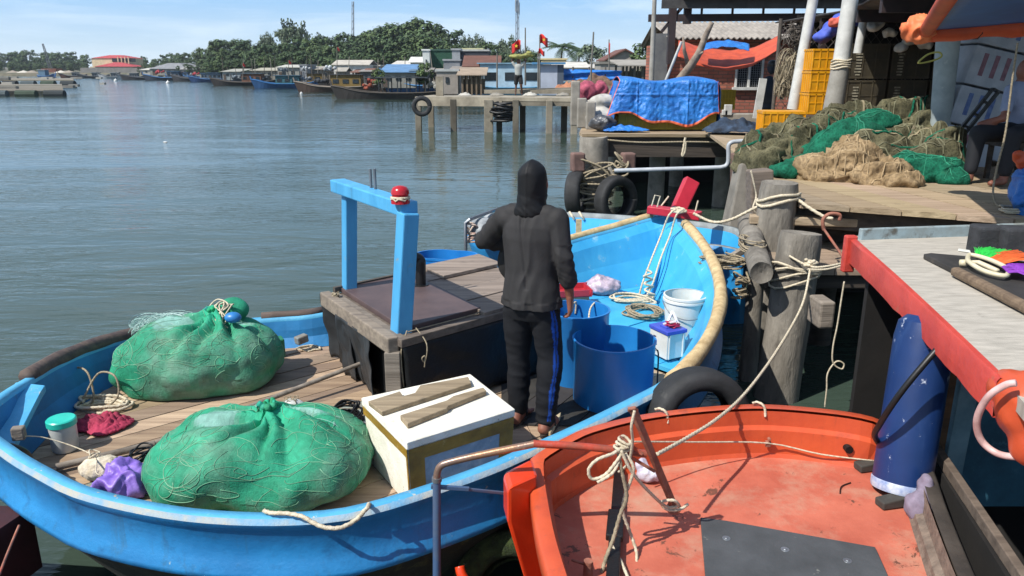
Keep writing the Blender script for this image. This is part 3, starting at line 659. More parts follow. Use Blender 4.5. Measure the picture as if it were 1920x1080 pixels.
tape(0, .14, .86, .02, .80, m_styb, .003, 'shade_panel')  # thin panel carrying the painted shade between the tapes
tape(0, 0, .14, 0, 1, out=.005); tape(0, .86, 1, 0, 1, out=.005); tape(0, 0, 1, .80, 1.0, out=.007)
tape(3, .97, 1, 0, 1, out=.004); tape(3, 0, 1, .86, 1.0, out=.005)
m_slat = wood('loose_board', '9b8a70', '776852', math.atan2((fx[1]-fx[0]).y, (fx[1]-fx[0]).x), bump=.7)
def lidpoly(name, label, pix, z0, th, mat):
    m = MB(); pts = [P(x, y, z0+th) for x, y in pix]; m.prism([(p.x, p.y) for p in pts], z0, z0+th); return tag(m.build(name, mat, bevel=.004), label, 'board')
lidpoly('loose_plank', 'wide notched grey plank on the foam box lid', [(690, 752), (716, 772), (884, 718), (878, 706), (788, 722), (778, 736), (756, 742), (750, 733)], LZ+.002, .025, m_slat)
lidpoly('loose_batten', 'narrow splintered batten in front of the notched plank', [(750, 778), (764, 794), (838, 765), (842, 760), (912, 732), (906, 726), (850, 742), (838, 750)], LZ+.002, .028, m_slat)

# --- barrels, bucket, battery ---
m_bar = M('blue_barrel_plastic', '2680c8', '1f70b4', sc=3, rough=.33, bump=.1, dirt='3b7fb8', ds=6, da=.36, dw=.2)
def tub(name, c, r0, r1, hgt, label, cat, mat, th=.006, lip=.008, group=None, wob=0):
    m = MB(); prof = [(.001, 0), (r0*.97, 0), (r0, .012), (r1, hgt-.02), (r1+lip, hgt-.014), (r1+lip, hgt), (r1-th, hgt+.001), (r0-th, .02), (.001, .018)]
    L = []
    for r, z in prof: L.append([V(c)+V((math.cos(a)*r*(1+wob*math.cos(2*a+1)), math.sin(a)*r*(1-wob*math.cos(2*a+1)), z)) for a in [2*math.pi*k/40 for k in range(40)]])
    m.loops(L); return m.build(name, mat, smooth=2) if not isinstance(label, tuple) else m
q = P(1152, 631, .89); t = E('cut_barrel', (q.x, q.y, DZ), 'largest blue cut-down barrel, in front of the white battery', 'barrel', 'blue barrels by the man')
def tubm(c, r0, r1, hgt, th=.006, lip=.006, wob=0, n=44):
    m = MB(); prof = [(.001, 0), (r0*.97, 0), (r0, .012), (r1, hgt-.02), (r1+lip, hgt-.012), (r1+lip, hgt), (r1-th, hgt+.001), (r0-th, .02), (.001, .018)]
    m.loops([[V(c)+V((math.cos(a)*r*(1+wob*math.cos(2*a+1)), math.sin(a)*r*(1-wob*math.cos(2*a+1)), z)) for a in [2*math.pi*k/n for k in range(n)]] for r, z in prof]); return m
tubm((q.x, q.y, DZ), .243, .25, .42, wob=.03).build('shell', m_bar, t, smooth=2)
rope('side_rope', None, [V((q.x+.245, q.y-.1, DZ+.38)), V((q.x+.262, q.y-.09, DZ+.34)), V((q.x+.265, q.y-.09, DZ+.12)), V((q.x+.262, q.y-.12, DZ+.02))], .005, m_black, parent=t)
q = P(1084, 576, .97); t = E('cut_barrel', (q.x, q.y, DZ), 'smaller blue barrel with white rope handles, next to the man\'s hand', 'barrel', 'blue barrels by the man')
tubm((q.x, q.y, DZ), .2, .205, .50, wob=.02).build('shell', m_bar, t, smooth=2)
for dx in (-.02, .12): rope('rope_handle', None, [V((q.x+dx-.05, q.y-.02, DZ+.36)), V((q.x+dx-.03, q.y+.1, DZ+.46)), V((q.x+dx+.02, q.y+.18, DZ+.49)), V((q.x+dx+.02, q.y+.2, DZ+.40))], .006, m_rope, parent=t)
# two-lobed tub on the water side
q = P(835, 478, .93); t = E('double_tub', (q.x, q.y, .55), 'open blue two-lobed tub behind the engine box on the water side', 'tub')
m = MB(); L = []
for r, z in [(.001, .0), (.9, 0), (1, .36), (1.03, .365), (1.03, .385), (.97, .385), (.9, .03), (.001, .03)]:
    L.append([V((q.x, q.y, .55))+V((math.cos(a)*r*.27*(.8+.22*abs(math.cos(a))), math.sin(a)*r*.22*(.72+.3*abs(math.cos(a+.4))), z)) for a in [2*math.pi*k/48 for k in range(48)]])
m.loops(L); m.build('shell', m_bar, t, smooth=2)
# white bucket
m_wp = M('white_bucket_plastic', 'd9dad4', 'c3c5bf', sc=6, rough=.4, bump=.08, dirt='a8a698', ds=10, da=.36)
q = P(1280, 640, DZ+.05); q.z = DZ+.052; q = V((q.x, q.y, q.z)); t = E('bucket', q, 'white round bucket with wire handle standing on the bow floor', 'bucket')
tubm(q, .128, .158, .37, th=.004, lip=.0).build('shell', m_wp, t, smooth=2)
m = MB()
for zz, rr in ((.362, .163), (.335, .165)): m.lathe([(rr-.01, zz-.012), (rr, zz-.010), (rr, zz+.006), (rr-.012, zz+.008)], q, 40)
m.build('rim_band', m_wp, t, smooth=2)
m = MB(); m.tube([q+V((.168*math.cos(a), .168*math.sin(a), .32-.10*math.sin(-a))) for a in [-math.pi*k/20 for k in range(21)]], .004, 6); m.build('handle', m_gal, t, smooth=True)
# battery
a0 = P(1247, 676, .53); b0 = P(1286, 668, .53); e1 = (b0-a0); e1.z = 0; e1 = e1.normalized(); e2_ = V((-e1.y, e1.x, 0)); c0 = a0+e1*.09+e2_*.10
t = E('battery', (c0.x, c0.y, DZ+.052), 'white battery with violet blue lid and red clamps beside the bucket', 'battery'); Rb = rz(math.atan2(e1.y, e1.x))
m = MB(); m.box(c0+V((0, 0, .09)), (.16, .20, .18), Rb); 
for dx in (-.06, .06): m.box(c0+Rb @ V((dx, -.101, .09)), (.014, .012, .18), Rb)
m.build('case', m_wp, t, bevel=.005)
m = MB(); m.box(c0+V((0, 0, .195)), (.175, .215, .028), Rb); m.box(c0+V((0, 0, .212)), (.09, .08, .012), Rb); m.build('lid', M('violet_blue_plastic', '4a5cc4', '3c4cae', rough=.4, bump=.05), t, bevel=.005)
m = MB(); m.beam(c0+V((-.03, .02, .22)), c0+V((.05, -.04, .26)), .02, .012); m.beam(c0+V((.0, .03, .22)), c0+V((.04, .07, .30)), .018, .012); m.beam(c0+V((.07, -.02, .22)), c0+V((.04, .07, .30)), .018, .012); m.build('clamp', M('white_clip', 'e4e2e6', rough=.4), t, bevel=.002)
m = MB(); m.tube(tangle_pts(c0+V((.03, -.02, .215)), .05, .05, .03, 22, 5), .006, 5); m.build('red_lead', M('red_cable', 'b3224e', rough=.4), t, smooth=True)
m = MB()
for k in range(7): m.box(c0+Rb @ V((-.0815, .04-.012*(k % 2), .03+.018*k)), (.002, .03-.01*(k % 3), .009), Rb)
m.build('side_print', M('dark_print', '4a4d66', bump=0), t)
# bow ropes
for dx, lab in ((0, 'left'), (14, 'right')):
    rope('bow_line', 'white rope running from the red stem head down to the bow floor, '+lab+' strand', [(1268+dx, 392, 1.26), (1254+dx, 404, 1.20), (1240+dx*1.2, 440, None, 7.0), (1222+dx*1.2, 485, None, 6.8), (1205+dx*1.4, 530, None, 6.65), (1198+dx, 556, DZ+.07)], .0085, m_rope)
tangle('stem_lashing', 'pale rope lashed round the red stem head', P(1272, 396, 1.20), .07, .09, .03, 26, .010, m_rope, 2)
q = P(1212, 528, Y=6.5); m = MB(); m.tube(spline([q+V((.045*math.sin(i*2.1)+.004*i, .03*math.cos(i*1.7), .10-.022*i)) for i in range(16)], 5), .010, 6); tag(m.build('rope_knot', m_rope, smooth=True), 'thick plaited knot of rope hanging above the bow floor', 'rope')
tangle('rope_heap', 'tangled heap of rope between the big barrel and the bucket', P(1208, 588, DZ+.065), .17, .20, .05, 46, .0075, m_rope2, 12)
tangle('rope_heap', 'pale rope coil on the bow floor below the stem', P(1180, 562, DZ+.06), .21, .13, .04, 18, .009, m_rope, 22)
# pinkish bag of net, red tray
q = P(1130, 550, DZ+.05); o = blob('net_bag', [(q+V((0, 0, .07)), (.17, .12, .085)), (q+V((-.04, 0, .13)), (.06, .06, .05))], .010, M('pinkish_clear_bag', 'c3b2be', '8c7f8b', sc=14, rough=.3, bump=.4, dirt='e4c9dc', ds=16, da=.42), it=3, disp=lambda p, n: p+n*(.014*noise.noise(p*22)))
tag(o, 'pinkish clear bag of netting on the bow floor', 'bag')
a = P(1040, 556, DZ+.17); m = MB(); Rt = rz(.2)
m.box(a+V((.13, .1, 0)), (.34, .24, .012), Rt)
for d in ((.13, -.02, 0, .34, .012), (.13, .22, 0, .34, .012)): m.box(a+V((d[0], d[1], .03)), (d[3], d[4], .05), Rt)
m.box(a+V((.295, .13, .03)), (.012, .24, .05), Rt); m.box(a+V((-.035, .07, .03)), (.012, .24, .05), Rt)
tag(m.build('fish_tray', M('red_tray_plastic', 'b8323f', '96262f', rough=.45)), 'red plastic tray behind the man at the bow floor', 'tray')
m = MB(); m.box(a+V((.13, .1, -.07)), (.30, .2, .12), Rt); tag(m.build('wooden_block', m_plank), 'wood block under the red tray', 'block')
# pale board at the man's feet
lidp = [P(x, y, DZ+.045) for x, y in ((1014, 798), (1052, 772), (1050, 782), (1032, 812))]
m = MB(); m.prism([(p.x, p.y) for p in lidp], DZ+.018, DZ+.045); tag(m.build('pale_board', M('pale_board', 'b8a888', '9a8b6e', sc=12), bevel=.004), 'short pale board end beside the man\'s right foot', 'board')
# ================= PERSON =================
X0, Y0, YAW = .11, 4.13, R(-24); RP = rz(YAW); PO = V((X0, Y0, DZ+.02))
SX, SZ = .93, .962
def W(x, y, z): return PO+RP @ V((x*SX, y*SX, z*SZ))
def loc(p): q = RP.transposed() @ (p-PO); return V((q.x/SX, q.y/SX, q.z/SZ))
per = E('person', PO, 'person in black hooded top and black track trousers with blue stripe, seen from behind', 'person')
m_skin = M('skin', '8a5744', '734535', sc=9, rough=.55, bump=.1, bs=60)
c = lambda a, ra, b, rb: (W(*a), ra, W(*b), rb)
e = lambda a, s: (W(*a), s, RP)
hipR, hipL = (.085, 0, .82), (-.085, 0, .82); kR, kL = (.11, .03, .45), (-.10, .04, .45); aR, aL = (.11, -.03, .09), (-.10, .03, .09)
shR, shL = (.165, -.01, 1.29), (-.165, .0, 1.29); elR, elL = (.225, -.03, 1.05), (-.335, .05, 1.12); wrR, wrL = (.235, .02, .845), (-.14, .27, 1.06)
pr = [e((0, .03, 1.475), (.070, .085, .10)), e((0, .055, 1.43), (.05, .055, .055)), c((0, 0, 1.28), .05, (0, .015, 1.42), .046),
      e((0, 0, 1.18), (.15, .085, .14)), e((0, 0, .99), (.125, .08, .14)), e((0, 0, .86), (.145, .095, .10)),
      c(shL, .05, shR, .05), c(hipR, .08, kR, .052), c(kR, .05, aR, .034), c(hipL, .08, kL, .052), c(kL, .05, aL, .034),
      c(shR, .048, elR, .038), c(elR, .037, wrR, .024), c(shL, .048, elL, .038), c(elL, .037, wrL, .024),
      e((0, .115, 1.47), (.012, .018, .022)), e((0, .105, 1.425), (.024, .012, .008)), e((.07, .03, 1.47), (.012, .02, .03)), e((-.07, .03, 1.47), (.012, .02, .03)), e((.028, .102, 1.49), (.012, .008, .007)), e((-.028, .102, 1.49), (.012, .008, .007))]
# feet
for (ax, ay, az), s in ((aR, 1), (aL, -1)):
    pr += [c((ax, ay-.035, .035), .034, (ax, ay, .09), .034), c((ax, ay-.03, .032), .031, (ax+.012*s, ay+.12, .028), .030), c((ax, ay, .06), .034, (ax+.01*s, ay+.10, .032), .028)]
    for k in range(5): pr.append(c((ax+s*(-.026+.014*k), ay+.13-.006*k, .022), .011 if k else .014, (ax+s*(-.028+.0145*k), ay+.175-.010*k, .016), .0085 if k else .012))
# hands: palm, four curled fingers, thumb
def hand(w, d, side, pn, s):
    """w wrist, d along palm, side towards the thumb, pn palm normal"""
    w = V(w); d = V(d).normalized(); pn = V(pn).normalized(); side = V(side).normalized(); o = []
    T = lambda v: W(v.x, v.y, v.z)
    for k in (-1, -.33, .33, 1): o.append((T(w+side*k*.012), .019, T(w+d*.075+side*k*.027), .0125))
    for k, ln in enumerate((.9, 1.0, .95, .76)):
        b = w+d*.078+side*(.030-.020*k); q1 = b+(d*.9+pn*.25)*.034*ln; q2 = q1+(d*.6+pn*.75)*.024*ln; q3 = q2+(d*.15+pn*.95)*.019*ln
        o += [(T(b), .0098, T(q1), .0092), (T(q1), .0092, T(q2), .0084), (T(q2), .0084, T(q3), .0072)]
    b = w+d*.02+side*.026; q1 = b+(d*.6+side*.55+pn*.4)*.034; q2 = q1+(d*.85+side*.05+pn*.4)*.030
    o += [(T(b), .014, T(q1), .0115), (T(q1), .0112, T(q2), .009)]
    return o
pr += hand(wrR, (.05, .12, -1), (-.1, 1, .1), (-1, -.1, 0), 1)
pr += hand(wrL, (.9, .4, -.15), (0, .2, 1), (-.2, -1, -.3), -1)
blob('body', pr, .0052, m_skin, per, 3)
# trousers
m_trs = M('track_trouser_cloth', (.9, .9, .9), (.7, .7, .72), sc=5, rough=.85, bump=.2, bs=30, spec=.15)
def legc(p):
    l = loc(p); s = 1 if l.x > 0.003 else -1; hp, k, a = (hipR, kR, aR) if s > 0 else (hipL, kL, aL)
    if l.z > k[2]: f = (l.z-k[2])/(hp[2]-k[2]); q = [k[i]+(hp[i]-k[i])*min(f, 1.1) for i in (0, 1)]
    else: f = (l.z-a[2])/(k[2]-a[2]); q = [a[i]+(k[i]-a[i])*f for i in (0, 1)]
    return l, s, l.x-q[0], l.y-q[1]
def tt(p, n):
    l, s, dx, dy = legc(p)
    an = math.atan2(-dy, s*dx)-.75-.12*math.sin(l.z*8)
    if s > 0 and abs(an) < .20+.05*math.sin(l.z*31) and .09 < l.z < .84:
        return (.014, .075, .38) if abs(an+.02) > .05 else (.02, .03, .07)
    return (.016, .017, .020)
pt = [('loft', [[W(math.cos(a)*rx, cy+math.sin(a)*ry, z) for a in [-2*math.pi*k/28 for k in range(28)]] for z, cy, rx, ry in ((.92, -.005, .14, .10), (.85, -.01, .158, .118), (.76, -.012, .165, .122), (.70, -.008, .15, .10))]), c((.085, 0, .74), .088, (.11, .03, .47), .073), c((.11, .03, .47), .072, (.112, -.025, .15), .062), c((.112, -.025, .15), .062, (.112, -.028, .085), .055),
      c((-.085, 0, .74), .088, (-.10, .04, .47), .073), c((-.10, .04, .47), .072, (-.10, .035, .15), .060), c((-.10, .035, .15), .060, (-.10, .035, .10), .053)]
def dt(p, n):
    l = loc(p); f = 1-abs(noise.noise(V((l.x*5+l.z*3, l.y*5, l.z*13))))*2.4
    g = .5+max(0, .42-l.z)*1.6
    return p+V((n.x, n.y, n.z*.3))*(.008*f*g+.010*noise.noise(V((l.x*6, l.y*6, l.z*4))))
blob('trousers', pt, .0075, m_trs, per, 7, disp=dt, tint=tt)
# hooded top
m_top_ = M('black_top_cloth', '323132', '2a2929', sc=5, rough=.75, bump=.15, bs=40, spec=.25)
def loft(rows):   # (z, centre y, half width, half depth)
    return ('loft', [[W(math.cos(a)*rx, cy+math.sin(a)*ry, z) for a in [-2*math.pi*k/28 for k in range(28)]] for z, cy, rx, ry in rows][::-1])
pj = [loft([(.765, -.015, .186, .140), (.80, -.015, .184, .138), (.88, -.014, .174, .128), (.98, -.012, .164, .116), (1.08, -.014, .165, .112), (1.18, -.016, .172, .112), (1.25, -.014, .165, .105), (1.30, -.010, .13, .09), (1.345, -.004, .075, .07), (1.37, 0, .06, .06)]),
      c((-.155, -.01, 1.275), .062, (.155, -.01, 1.275), .064), c((-.12, -.01, 1.31), .055, (.12, -.01, 1.31), .055),
      c(shR, .062, (.205, -.03, 1.08), .052), c((.205, -.03, 1.08), .052, (.225, .0, .965), .043), c((.225, .0, .965), .046, (.228, .005, .945), .043),
      c(shL, .06, elL, .056), c(elL, .054, (-.20, .21, 1.075), .045)]
def dj(p, n):
    l = loc(p); q = V((l.x*15+1.4*noise.noise(V((l.z*3, 1, 0))), l.y*6, l.z*2.2-abs(l.x)*3))
    d = .0065*(1-abs(noise.noise(q))*2.6)+.004*noise.noise(V((l.x*9, l.y*9, l.z*6)))
    if l.x > .175 and l.z < 1.16: d += .007*(1-abs(noise.noise(V((l.x*4, l.y*5, l.z*20+l.x*12))))*2.4)
    if l.y < 0: d -= .008*math.exp(-((l.x+.015+.12*(l.z-1.2))/.010)**2)*(1 if .9 < l.z < 1.33 else 0)
    if l.z < .82: d += .007*math.sin(math.atan2(l.y, l.x)*6)
    r_ = p+n*d; l2 = loc(r_)
    if l2.z < .785: l2.z = .785-(.785-l2.z)*.2; r_ = W(*l2)
    return r_
blob('hooded_top', pj, .0070, m_top_, per, 9, disp=dj)
m_hood = M('hood_satin', '19191b', '121214', sc=5, rough=.62, bump=.15, bs=30, spec=.3)
ph = [loft([(1.31, -.02, .100, .08), (1.34, -.018, .094, .086), (1.37, -.010, .086, .088), (1.41, -.004, .080, .094), (1.45, 0, .083, .102), (1.50, 0, .084, .104), (1.545, -.002, .078, .098), (1.575, -.004, .064, .084), (1.597, -.008, .040, .055), (1.610, -.010, .014, .02)])]
def dh(p, n):
    l = loc(p); q = V((l.x*7+l.z*6, l.y*5, l.z*5-l.x*5))
    d = .004*(1-abs(noise.noise(q))*2.6)+.0025*noise.noise(V((l.x*14, l.y*14, l.z*12)))
    if l.z < 1.42: d += .004*(1-abs(noise.noise(V((l.x*8+4, l.y*8, l.z*22+l.x*16))))*2.4)
    if l.y < 0: d += .004*math.exp(-(l.x/.007)**2)
    if l.y > .07 and 1.38 < l.z < 1.56 and abs(l.x) < .06: return p-RP @ V((0, .07, 0))
    return p+n*d
hd = blob('hood', ph, .0065, m_hood, per, 9, disp=dh)
# sandals
for (ax, ay, az), s in ((aR, 1), (aL, -1)):
    m = MB(); out = []
    for k in range(20):
        a = 2*math.pi*k/20; out.append(W(ax+.006*s+math.sin(a)*(.038+.006*math.cos(a)), ay+.055+.135*math.cos(a), 0))
    m.prism([(q.x, q.y) for q in out], DZ+.012, DZ+.028); sd_ = m.build('sandal', M('brown_sole', '3f3630', rough=.8), per)
    m = MB(); m.tube([W(ax-.036*s, ay+.06, .02), W(ax-.028*s, ay+.075, .055), W(ax, ay+.085, .066), W(ax+.034*s, ay+.07, .05), W(ax+.042*s, ay+.06, .02)], .007, 6); m.build('strap', m_black, sd_, smooth=True)
# dark cloth hanging from the left arm
hb_ = blob('held_jacket', [(W(-.20, .17, .93), (.045, .06, .13), RP), (W(-.24, .13, .98), (.04, .03, .09), RP), (W(-.15, .16, .84), (.035, .05, .07), RP)], .008, M('dark_grey_cloth', '242323', '1a1919', sc=6, rough=.7), None, 4, disp=lambda p, n: p+n*.012*noise.noise(V((p.x*20, p.y*20, p.z*3))))
tag(hb_, 'dark grey garment hanging over the man\'s left arm', 'garment')
# ================= ORANGE BOAT =================
m_or = M('orange_red_paint', 'c9562f', 'b4482a', sc=3, rough=.42, bump=.35, bs=9, dirt='86402f', ds=7, da=.40, dw=.2, coat=.1, streak='9a4630', chip=('7a4a3c', 10, .355))
m_orf = M('worn_orange_floor', 'c06a53', 'a95541', sc=4, rough=.65, bump=.3, bs=30, dirt='b59a82', ds=3.4, da=.52, dw=.34, chip=('6a4334', 6, .40), streak=None)
m_orb = M('bright_orange_stem', 'e0431a', 'cc3916', sc=3, rough=.3, bump=.25, bs=10, coat=.3)
m_oldw = wood('grey_brown_side_board', '857567', '5f5248', R(75), rough=.85)
FZ = .66
OP = [P(997, 868, .90), P(1020, 843, .90), P(1060, 820, .90), P(1105, 801, .90), P(1200, 778, .90), P(1320, 763, .90), P(1430, 758, .90), P(1550, 767, .90), P(1630, 780, .90), V((1.80, 3.36, .86)), V((1.86, 3.15, .82)), V((1.74, 2.75, .80)), V((1.63, 2.4, .80)), V((1.45, 1.8, .8)), V((1.2, 1.1, .8)), V((.75, .8, .85)), V((.33, 1.1, .9)), V((.2, 1.7, .9)), P(1034, 1080, .90), P(1008, 975, .90)]
orim = resample(spline(OP, 8, True), 140); on = normals2(orim); NO = len(orim)
ob = E('fishing_boat', (1.0, 2.4, 0), 'orange red boat in the foreground with a worn open floor and rusty handrail', 'boat')
h = MB(); inr = offs(orim, on, -.05, lambda p: p.z)
h.loops([offs(orim, on, -.35, lambda p: -.1, 2), offs(orim, on, -.1, lambda p: p.z*.4, 1), offs(orim, on, -.02, lambda p: p.z-.12), offs(orim, on, .012, lambda p: p.z-.08), offs(orim, on, .012, lambda p: p.z-.01), offs(orim, on, .0, lambda p: p.z), offs(orim, on, -.045, lambda p: p.z), inr])
h.m = [1 if (h.v[f[0]].x > 1.45 and h.v[f[0]].y < 3.25) else 0 for f in h.f]
h.build('hull', [m_or, M('dark_side_board', '4a423b', '332d28', sc=6, rough=.85, bump=.4)], ob, smooth=True)
iw = MB(); L4 = [offs(orim, on, -.052, lambda p: p.z-.012), offs(orim, on, -.056, lambda p: p.z-.085), offs(orim, on, -.082, lambda p: p.z-.10), offs(orim, on, -.086, lambda p: FZ+.02, 1), offs(orim, on, -.10, lambda p: FZ-.01, 1)]
for k in range(NO):
    k2 = (k+1) % NO; mi = 1 if (orim[k].x > 1.5 and orim[k].y < 3.3) else 0; i = len(iw.v)
    for Lp in L4: iw.v += [Lp[k], Lp[k2]]
    for a in range(4): iw.f.append([i+2*a+1, i+2*a, i+2*a+2, i+2*a+3]); iw.t.append(1); iw.m.append(mi)
iw.build('inner_lining', [m_or, m_oldw], ob)
fb_ = offs(orim, on, -.08, lambda p: FZ, 1); m = MB(); m.prism([(p.x, p.y) for p in fb_], FZ-.03, FZ)
m.build('floor', m_orf, ob)
# stem block
q0, q1, q2 = P(943, 893, .93), P(982, 872, .93), P(988, 905, .93); s_ = V((q1-q0).xy.to_3d()).normalized(); f_ = V((s_.y, -s_.x, 0))
m = MB(); a = q0; b_ = q1; L = []
for z, o in ((.955, .008), (.94, .0), (.80, .0), (.5, .03), (.1, .10), (-.2, .2)):
    o *= 2.6; L.append([V((a.x+o, a.y+.0, z)), V((b_.x+.03+o*.4, b_.y+.02, z)), V((b_.x+.05+o*.4, b_.y-.13, z)), V((a.x+.02+o, a.y-.13, z))])
m.loops(L[::-1], cap0=True, cap1=True); m.build('stem_block', m_orb, ob, bevel=.018)
# handrail
m_rust = M('rusty_pipe', 'a06a56', '7b4c3e', sc=16, rough=.75, bump=.4, bs=70, dirt='b8482a', ds=9, da=.45)
m_pipe = M('bare_brown_pipe', 'a97d5c', '7d6c66', sc=9, rough=.35, metal=.5, bump=.15, dirt='c9b295', ds=6, da=.4)
m_bpipe = M('blue_grey_pipe', '3d5d86', '5d6470', sc=7, rough=.4, metal=.2, bump=.15, dirt='9a8a78', ds=10, da=.35)
Yr = 2.72
m = MB(); m.tube([P(819, 1200, Y=Yr-.05), P(819, 900, Y=Yr)], .0165, 12); m.build('rail_post', m_bpipe, ob, smooth=2)
rail = MB(); rail.tube(spline([P(819, 905, Y=Yr), P(820, 888, Y=Yr), P(826, 874, Y=Yr), P(845, 866, Y=Yr), P(900, 853, Y=Yr), P(1003, 832, Y=Yr)], 6), .0145, 12); rl = rail.build('handrail', m_pipe, ob, smooth=2)
m = MB(); m.tube(spline([P(1000, 832, Y=Yr), P(1060, 835, Y=Yr), P(1120, 840, Y=Yr), P(1212, 851, Y=Yr)], 5), .0148, 12); m.build('handrail_end', M('red_painted_pipe', 'b8412c', '8a4a38', sc=12, rough=.4, bump=.3, dirt='7a6a60', ds=12, da=.42), rl, smooth=2)
m = MB(); m.tube([P(819, 902, Y=Yr), P(819, 895, Y=Yr)], .020, 12); m.build('pipe_collar', m_gal, rl, smooth=2)
m = MB(); m.beam(P(808, 912, Y=Yr), P(880, 917, Y=Yr+.02), .012, .018); m.beam(P(870, 917, Y=Yr+.02), P(950, 925, Y=2.80), .009, .014); m.build('bracket', m_bpipe, rl, bevel=.003)
m = MB(); ra = P(1187, 768, Y=2.60); rb = P(1264, 950, Y=2.80); m.beam(ra, rb, .020, .026)
m.beam(P(1150, 838, Y=2.68), P(1228, 884, Y=2.70), .010, .012); m.beam(P(1205, 852, Y=2.68), P(1160, 818, Y=2.7), .010, .012)
m.tube([P(1180, 770, Y=2.6), P(1180, 766, Y=2.59), P(1190, 765, Y=2.59), P(1194, 770, Y=2.6)], .008, 6)
m.tube([rb+V((.025*math.cos(a*.6), .01*math.sin(a*.3), .025*math.sin(a*.6)-.01)) for a in range(11)], .007, 6)
m.build('welded_strut', m_rust, rl, smooth=0, bevel=.002)
m = MB(); m.beam(P(1162, 875, FZ+.015), P(1147, 1110, FZ+.03), .05, .03); m.beam(P(1156, 960, FZ+.03), P(1152, 1010, FZ+.03), .07, .03)
tag(m.build('black_board', m_tarpk, bevel=.006), 'narrow black batten lying on the orange floor under the ropes', 'board')
# ropes over the rail
tangle('rope_tangle', 'pale rope tangled around the end of the handrail', P(1168, 846, Y=2.68), .035, .035, .07, 20, .0056, m_rope, 31)
rope('hanging_rope', 'pale rope loop hanging left of the rail end over the orange floor', [(1168, 838, None, 2.66), (1150, 850, None, 2.62), (1120, 862, None, 2.6), (1104, 880, None, 2.6), (1110, 898, None, 2.6), (1135, 890, None, 2.6), (1158, 862, None, 2.62), (1165, 850, None, 2.64), (1150, 885, None, 2.6), (1120, 905, None, 2.58)], .0062, m_rope)
rope('hanging_rope', 'thick grey rope running down the black batten to the frame bottom', [(1160, 850, None, 2.64), (1165, 880, None, 2.62), (1175, 930, None, 2.62), (1163, 965, None, 2.62), (1150, 1010, None, 2.6), (1135, 1050, None, 2.55), (1122, 1100, None, 2.5)], .0075, m_rope2)
rope('hanging_rope', 'pale rope hanging in a wide curve right of the black batten', [(1172, 850, None, 2.64), (1188, 880, None, 2.62), (1172, 930, None, 2.64), (1168, 960, None, 2.66), (1182, 1000, None, 2.66), (1194, 1040, None, 2.62), (1188, 1075, None, 2.55), (1178, 1110, None, 2.5)], .0062, m_rope)
rope('hanging_rope', 'cream rope end beside the grey rope at the frame bottom', [(1148, 1025, FZ+.04), (1158, 1040, FZ+.03), (1172, 1070, FZ+.02), (1182, 1095, FZ+.02)], .0062, m_rope)
rope('tie_rope', 'rope from the rail end to the lower end of the rusty strut', [(1165, 845, None, 2.62), (1185, 885, None, 2.62), (1220, 925, None, 2.68), (1250, 950, None, 2.76), (1272, 948, None, 2.76), (1262, 938, None, 2.74), (1240, 942, None, 2.76), (1252, 956, None, 2.76), (1275, 955, None, 2.78), (1290, 945, None, 2.8)], .006, m_rope)
rope('tie_rope', 'rope from the top of the rusty strut down to the floor clutter', [(1190, 770, None, 2.58), (1184, 800, None, 2.58), (1186, 830, None, 2.62), (1178, 868, None, 2.66), (1160, 885, None, 2.7)], .0055, m_rope)
q = P(1212, 905, FZ+.0); o = blob('crumpled_bottle', [(q+V((0, 0, .04)), (.045, .035, .04)), (q+V((-.02, .03, .07)), (.03, .03, .04)), (q+V((.04, -.01, .04)), (.03, .022, .025))], .006, M('clear_crumpled_plastic', 'a8a3b5', 'cfcdd6', sc=20, rough=.15, bump=.4), it=1, disp=lambda p, n: p+n*.008*noise.noise(p*40)); tag(o, 'crumpled clear plastic bottle on the orange floor below the rail end', 'bottle')
q = P(1103, 1060, FZ+.05); m = MB(); m.cyl(q+V((0, 0, -.05)), q+V((0, 0, .02)), .018, n=14); m.cyl(q, P(1072, 1050, FZ+.05), .005); tag(m.build('floor_bolt', m_rust, smooth=2), 'brown bolt stub at the bottom edge of the orange floor', 'bolt')
# inner line, eyes, holes
rope('safety_line', 'thin white line stretched along the inner orange wall', [(1155, 828, None, 3.0), (1300, 829, None, 3.25), (1440, 831, None, 3.40), (1540, 852, None, 3.36), (1640, 864, None, 3.3)], .004, m_rope, 'line', k=4)
m = MB(); q = P(1440, 832, Y=3.41); m.box(q, (.025, .02, .03)); m.cyl(q+V((0, -.02, .03)), q+V((0, .0, .03)), .008); m.build('line_clamp', m_rust, ob, bevel=.003)
q = P(1592, 843, Y=3.325); m = MB(); m.cyl(q+V((0, -.006, 0)), q+V((0, .03, 0)), .019, n=14); m.build('drain_hole', M('dark_hole', '0b0b0b', bump=0), ob)
for i, (x, y) in enumerate(((1242, 772), (1425, 760))):
    rope('rim_tie', 'short white cord tied over the orange rim '+('near the tyre' if i == 0 else 'at its middle'), [(x-14, y-4, .915), (x-6, y-6, .92), (x+4, y-2, .92), (x+9, y+6, .90), (x+10, y+22, .86)], .006, m_rope, 'cord')
# mat with bolts
m = MB(); mp_ = [P(x, y, FZ) for x, y in ((1313, 976), (1360, 982), (1640, 1032), (1668, 1095), (1700, 1200), (1330, 1180))]
m.prism([(p.x, p.y) for p in mp_], FZ+.001, FZ+.016); mt = tag(m.build('rubber_mat', M('worn_grey_rubber', '4a4d50', '3b3e40', sc=5, rough=.75, bump=.3, dirt='74756f', ds=16, da=.34, dw=.05), bevel=.002), 'dark grey rubber mat bolted to the orange floor', 'mat')
for x, y in ((1362, 1009), (1472, 1030), (1589, 1051)):
    q = P(x, y, FZ+.016); m = MB(); m.lathe([(0, .004), (.006, .004), (.008, .001), (.016, .001), (.017, -.0005)], q, 14); m.build('bolt', m_gal, mt, smooth=2)
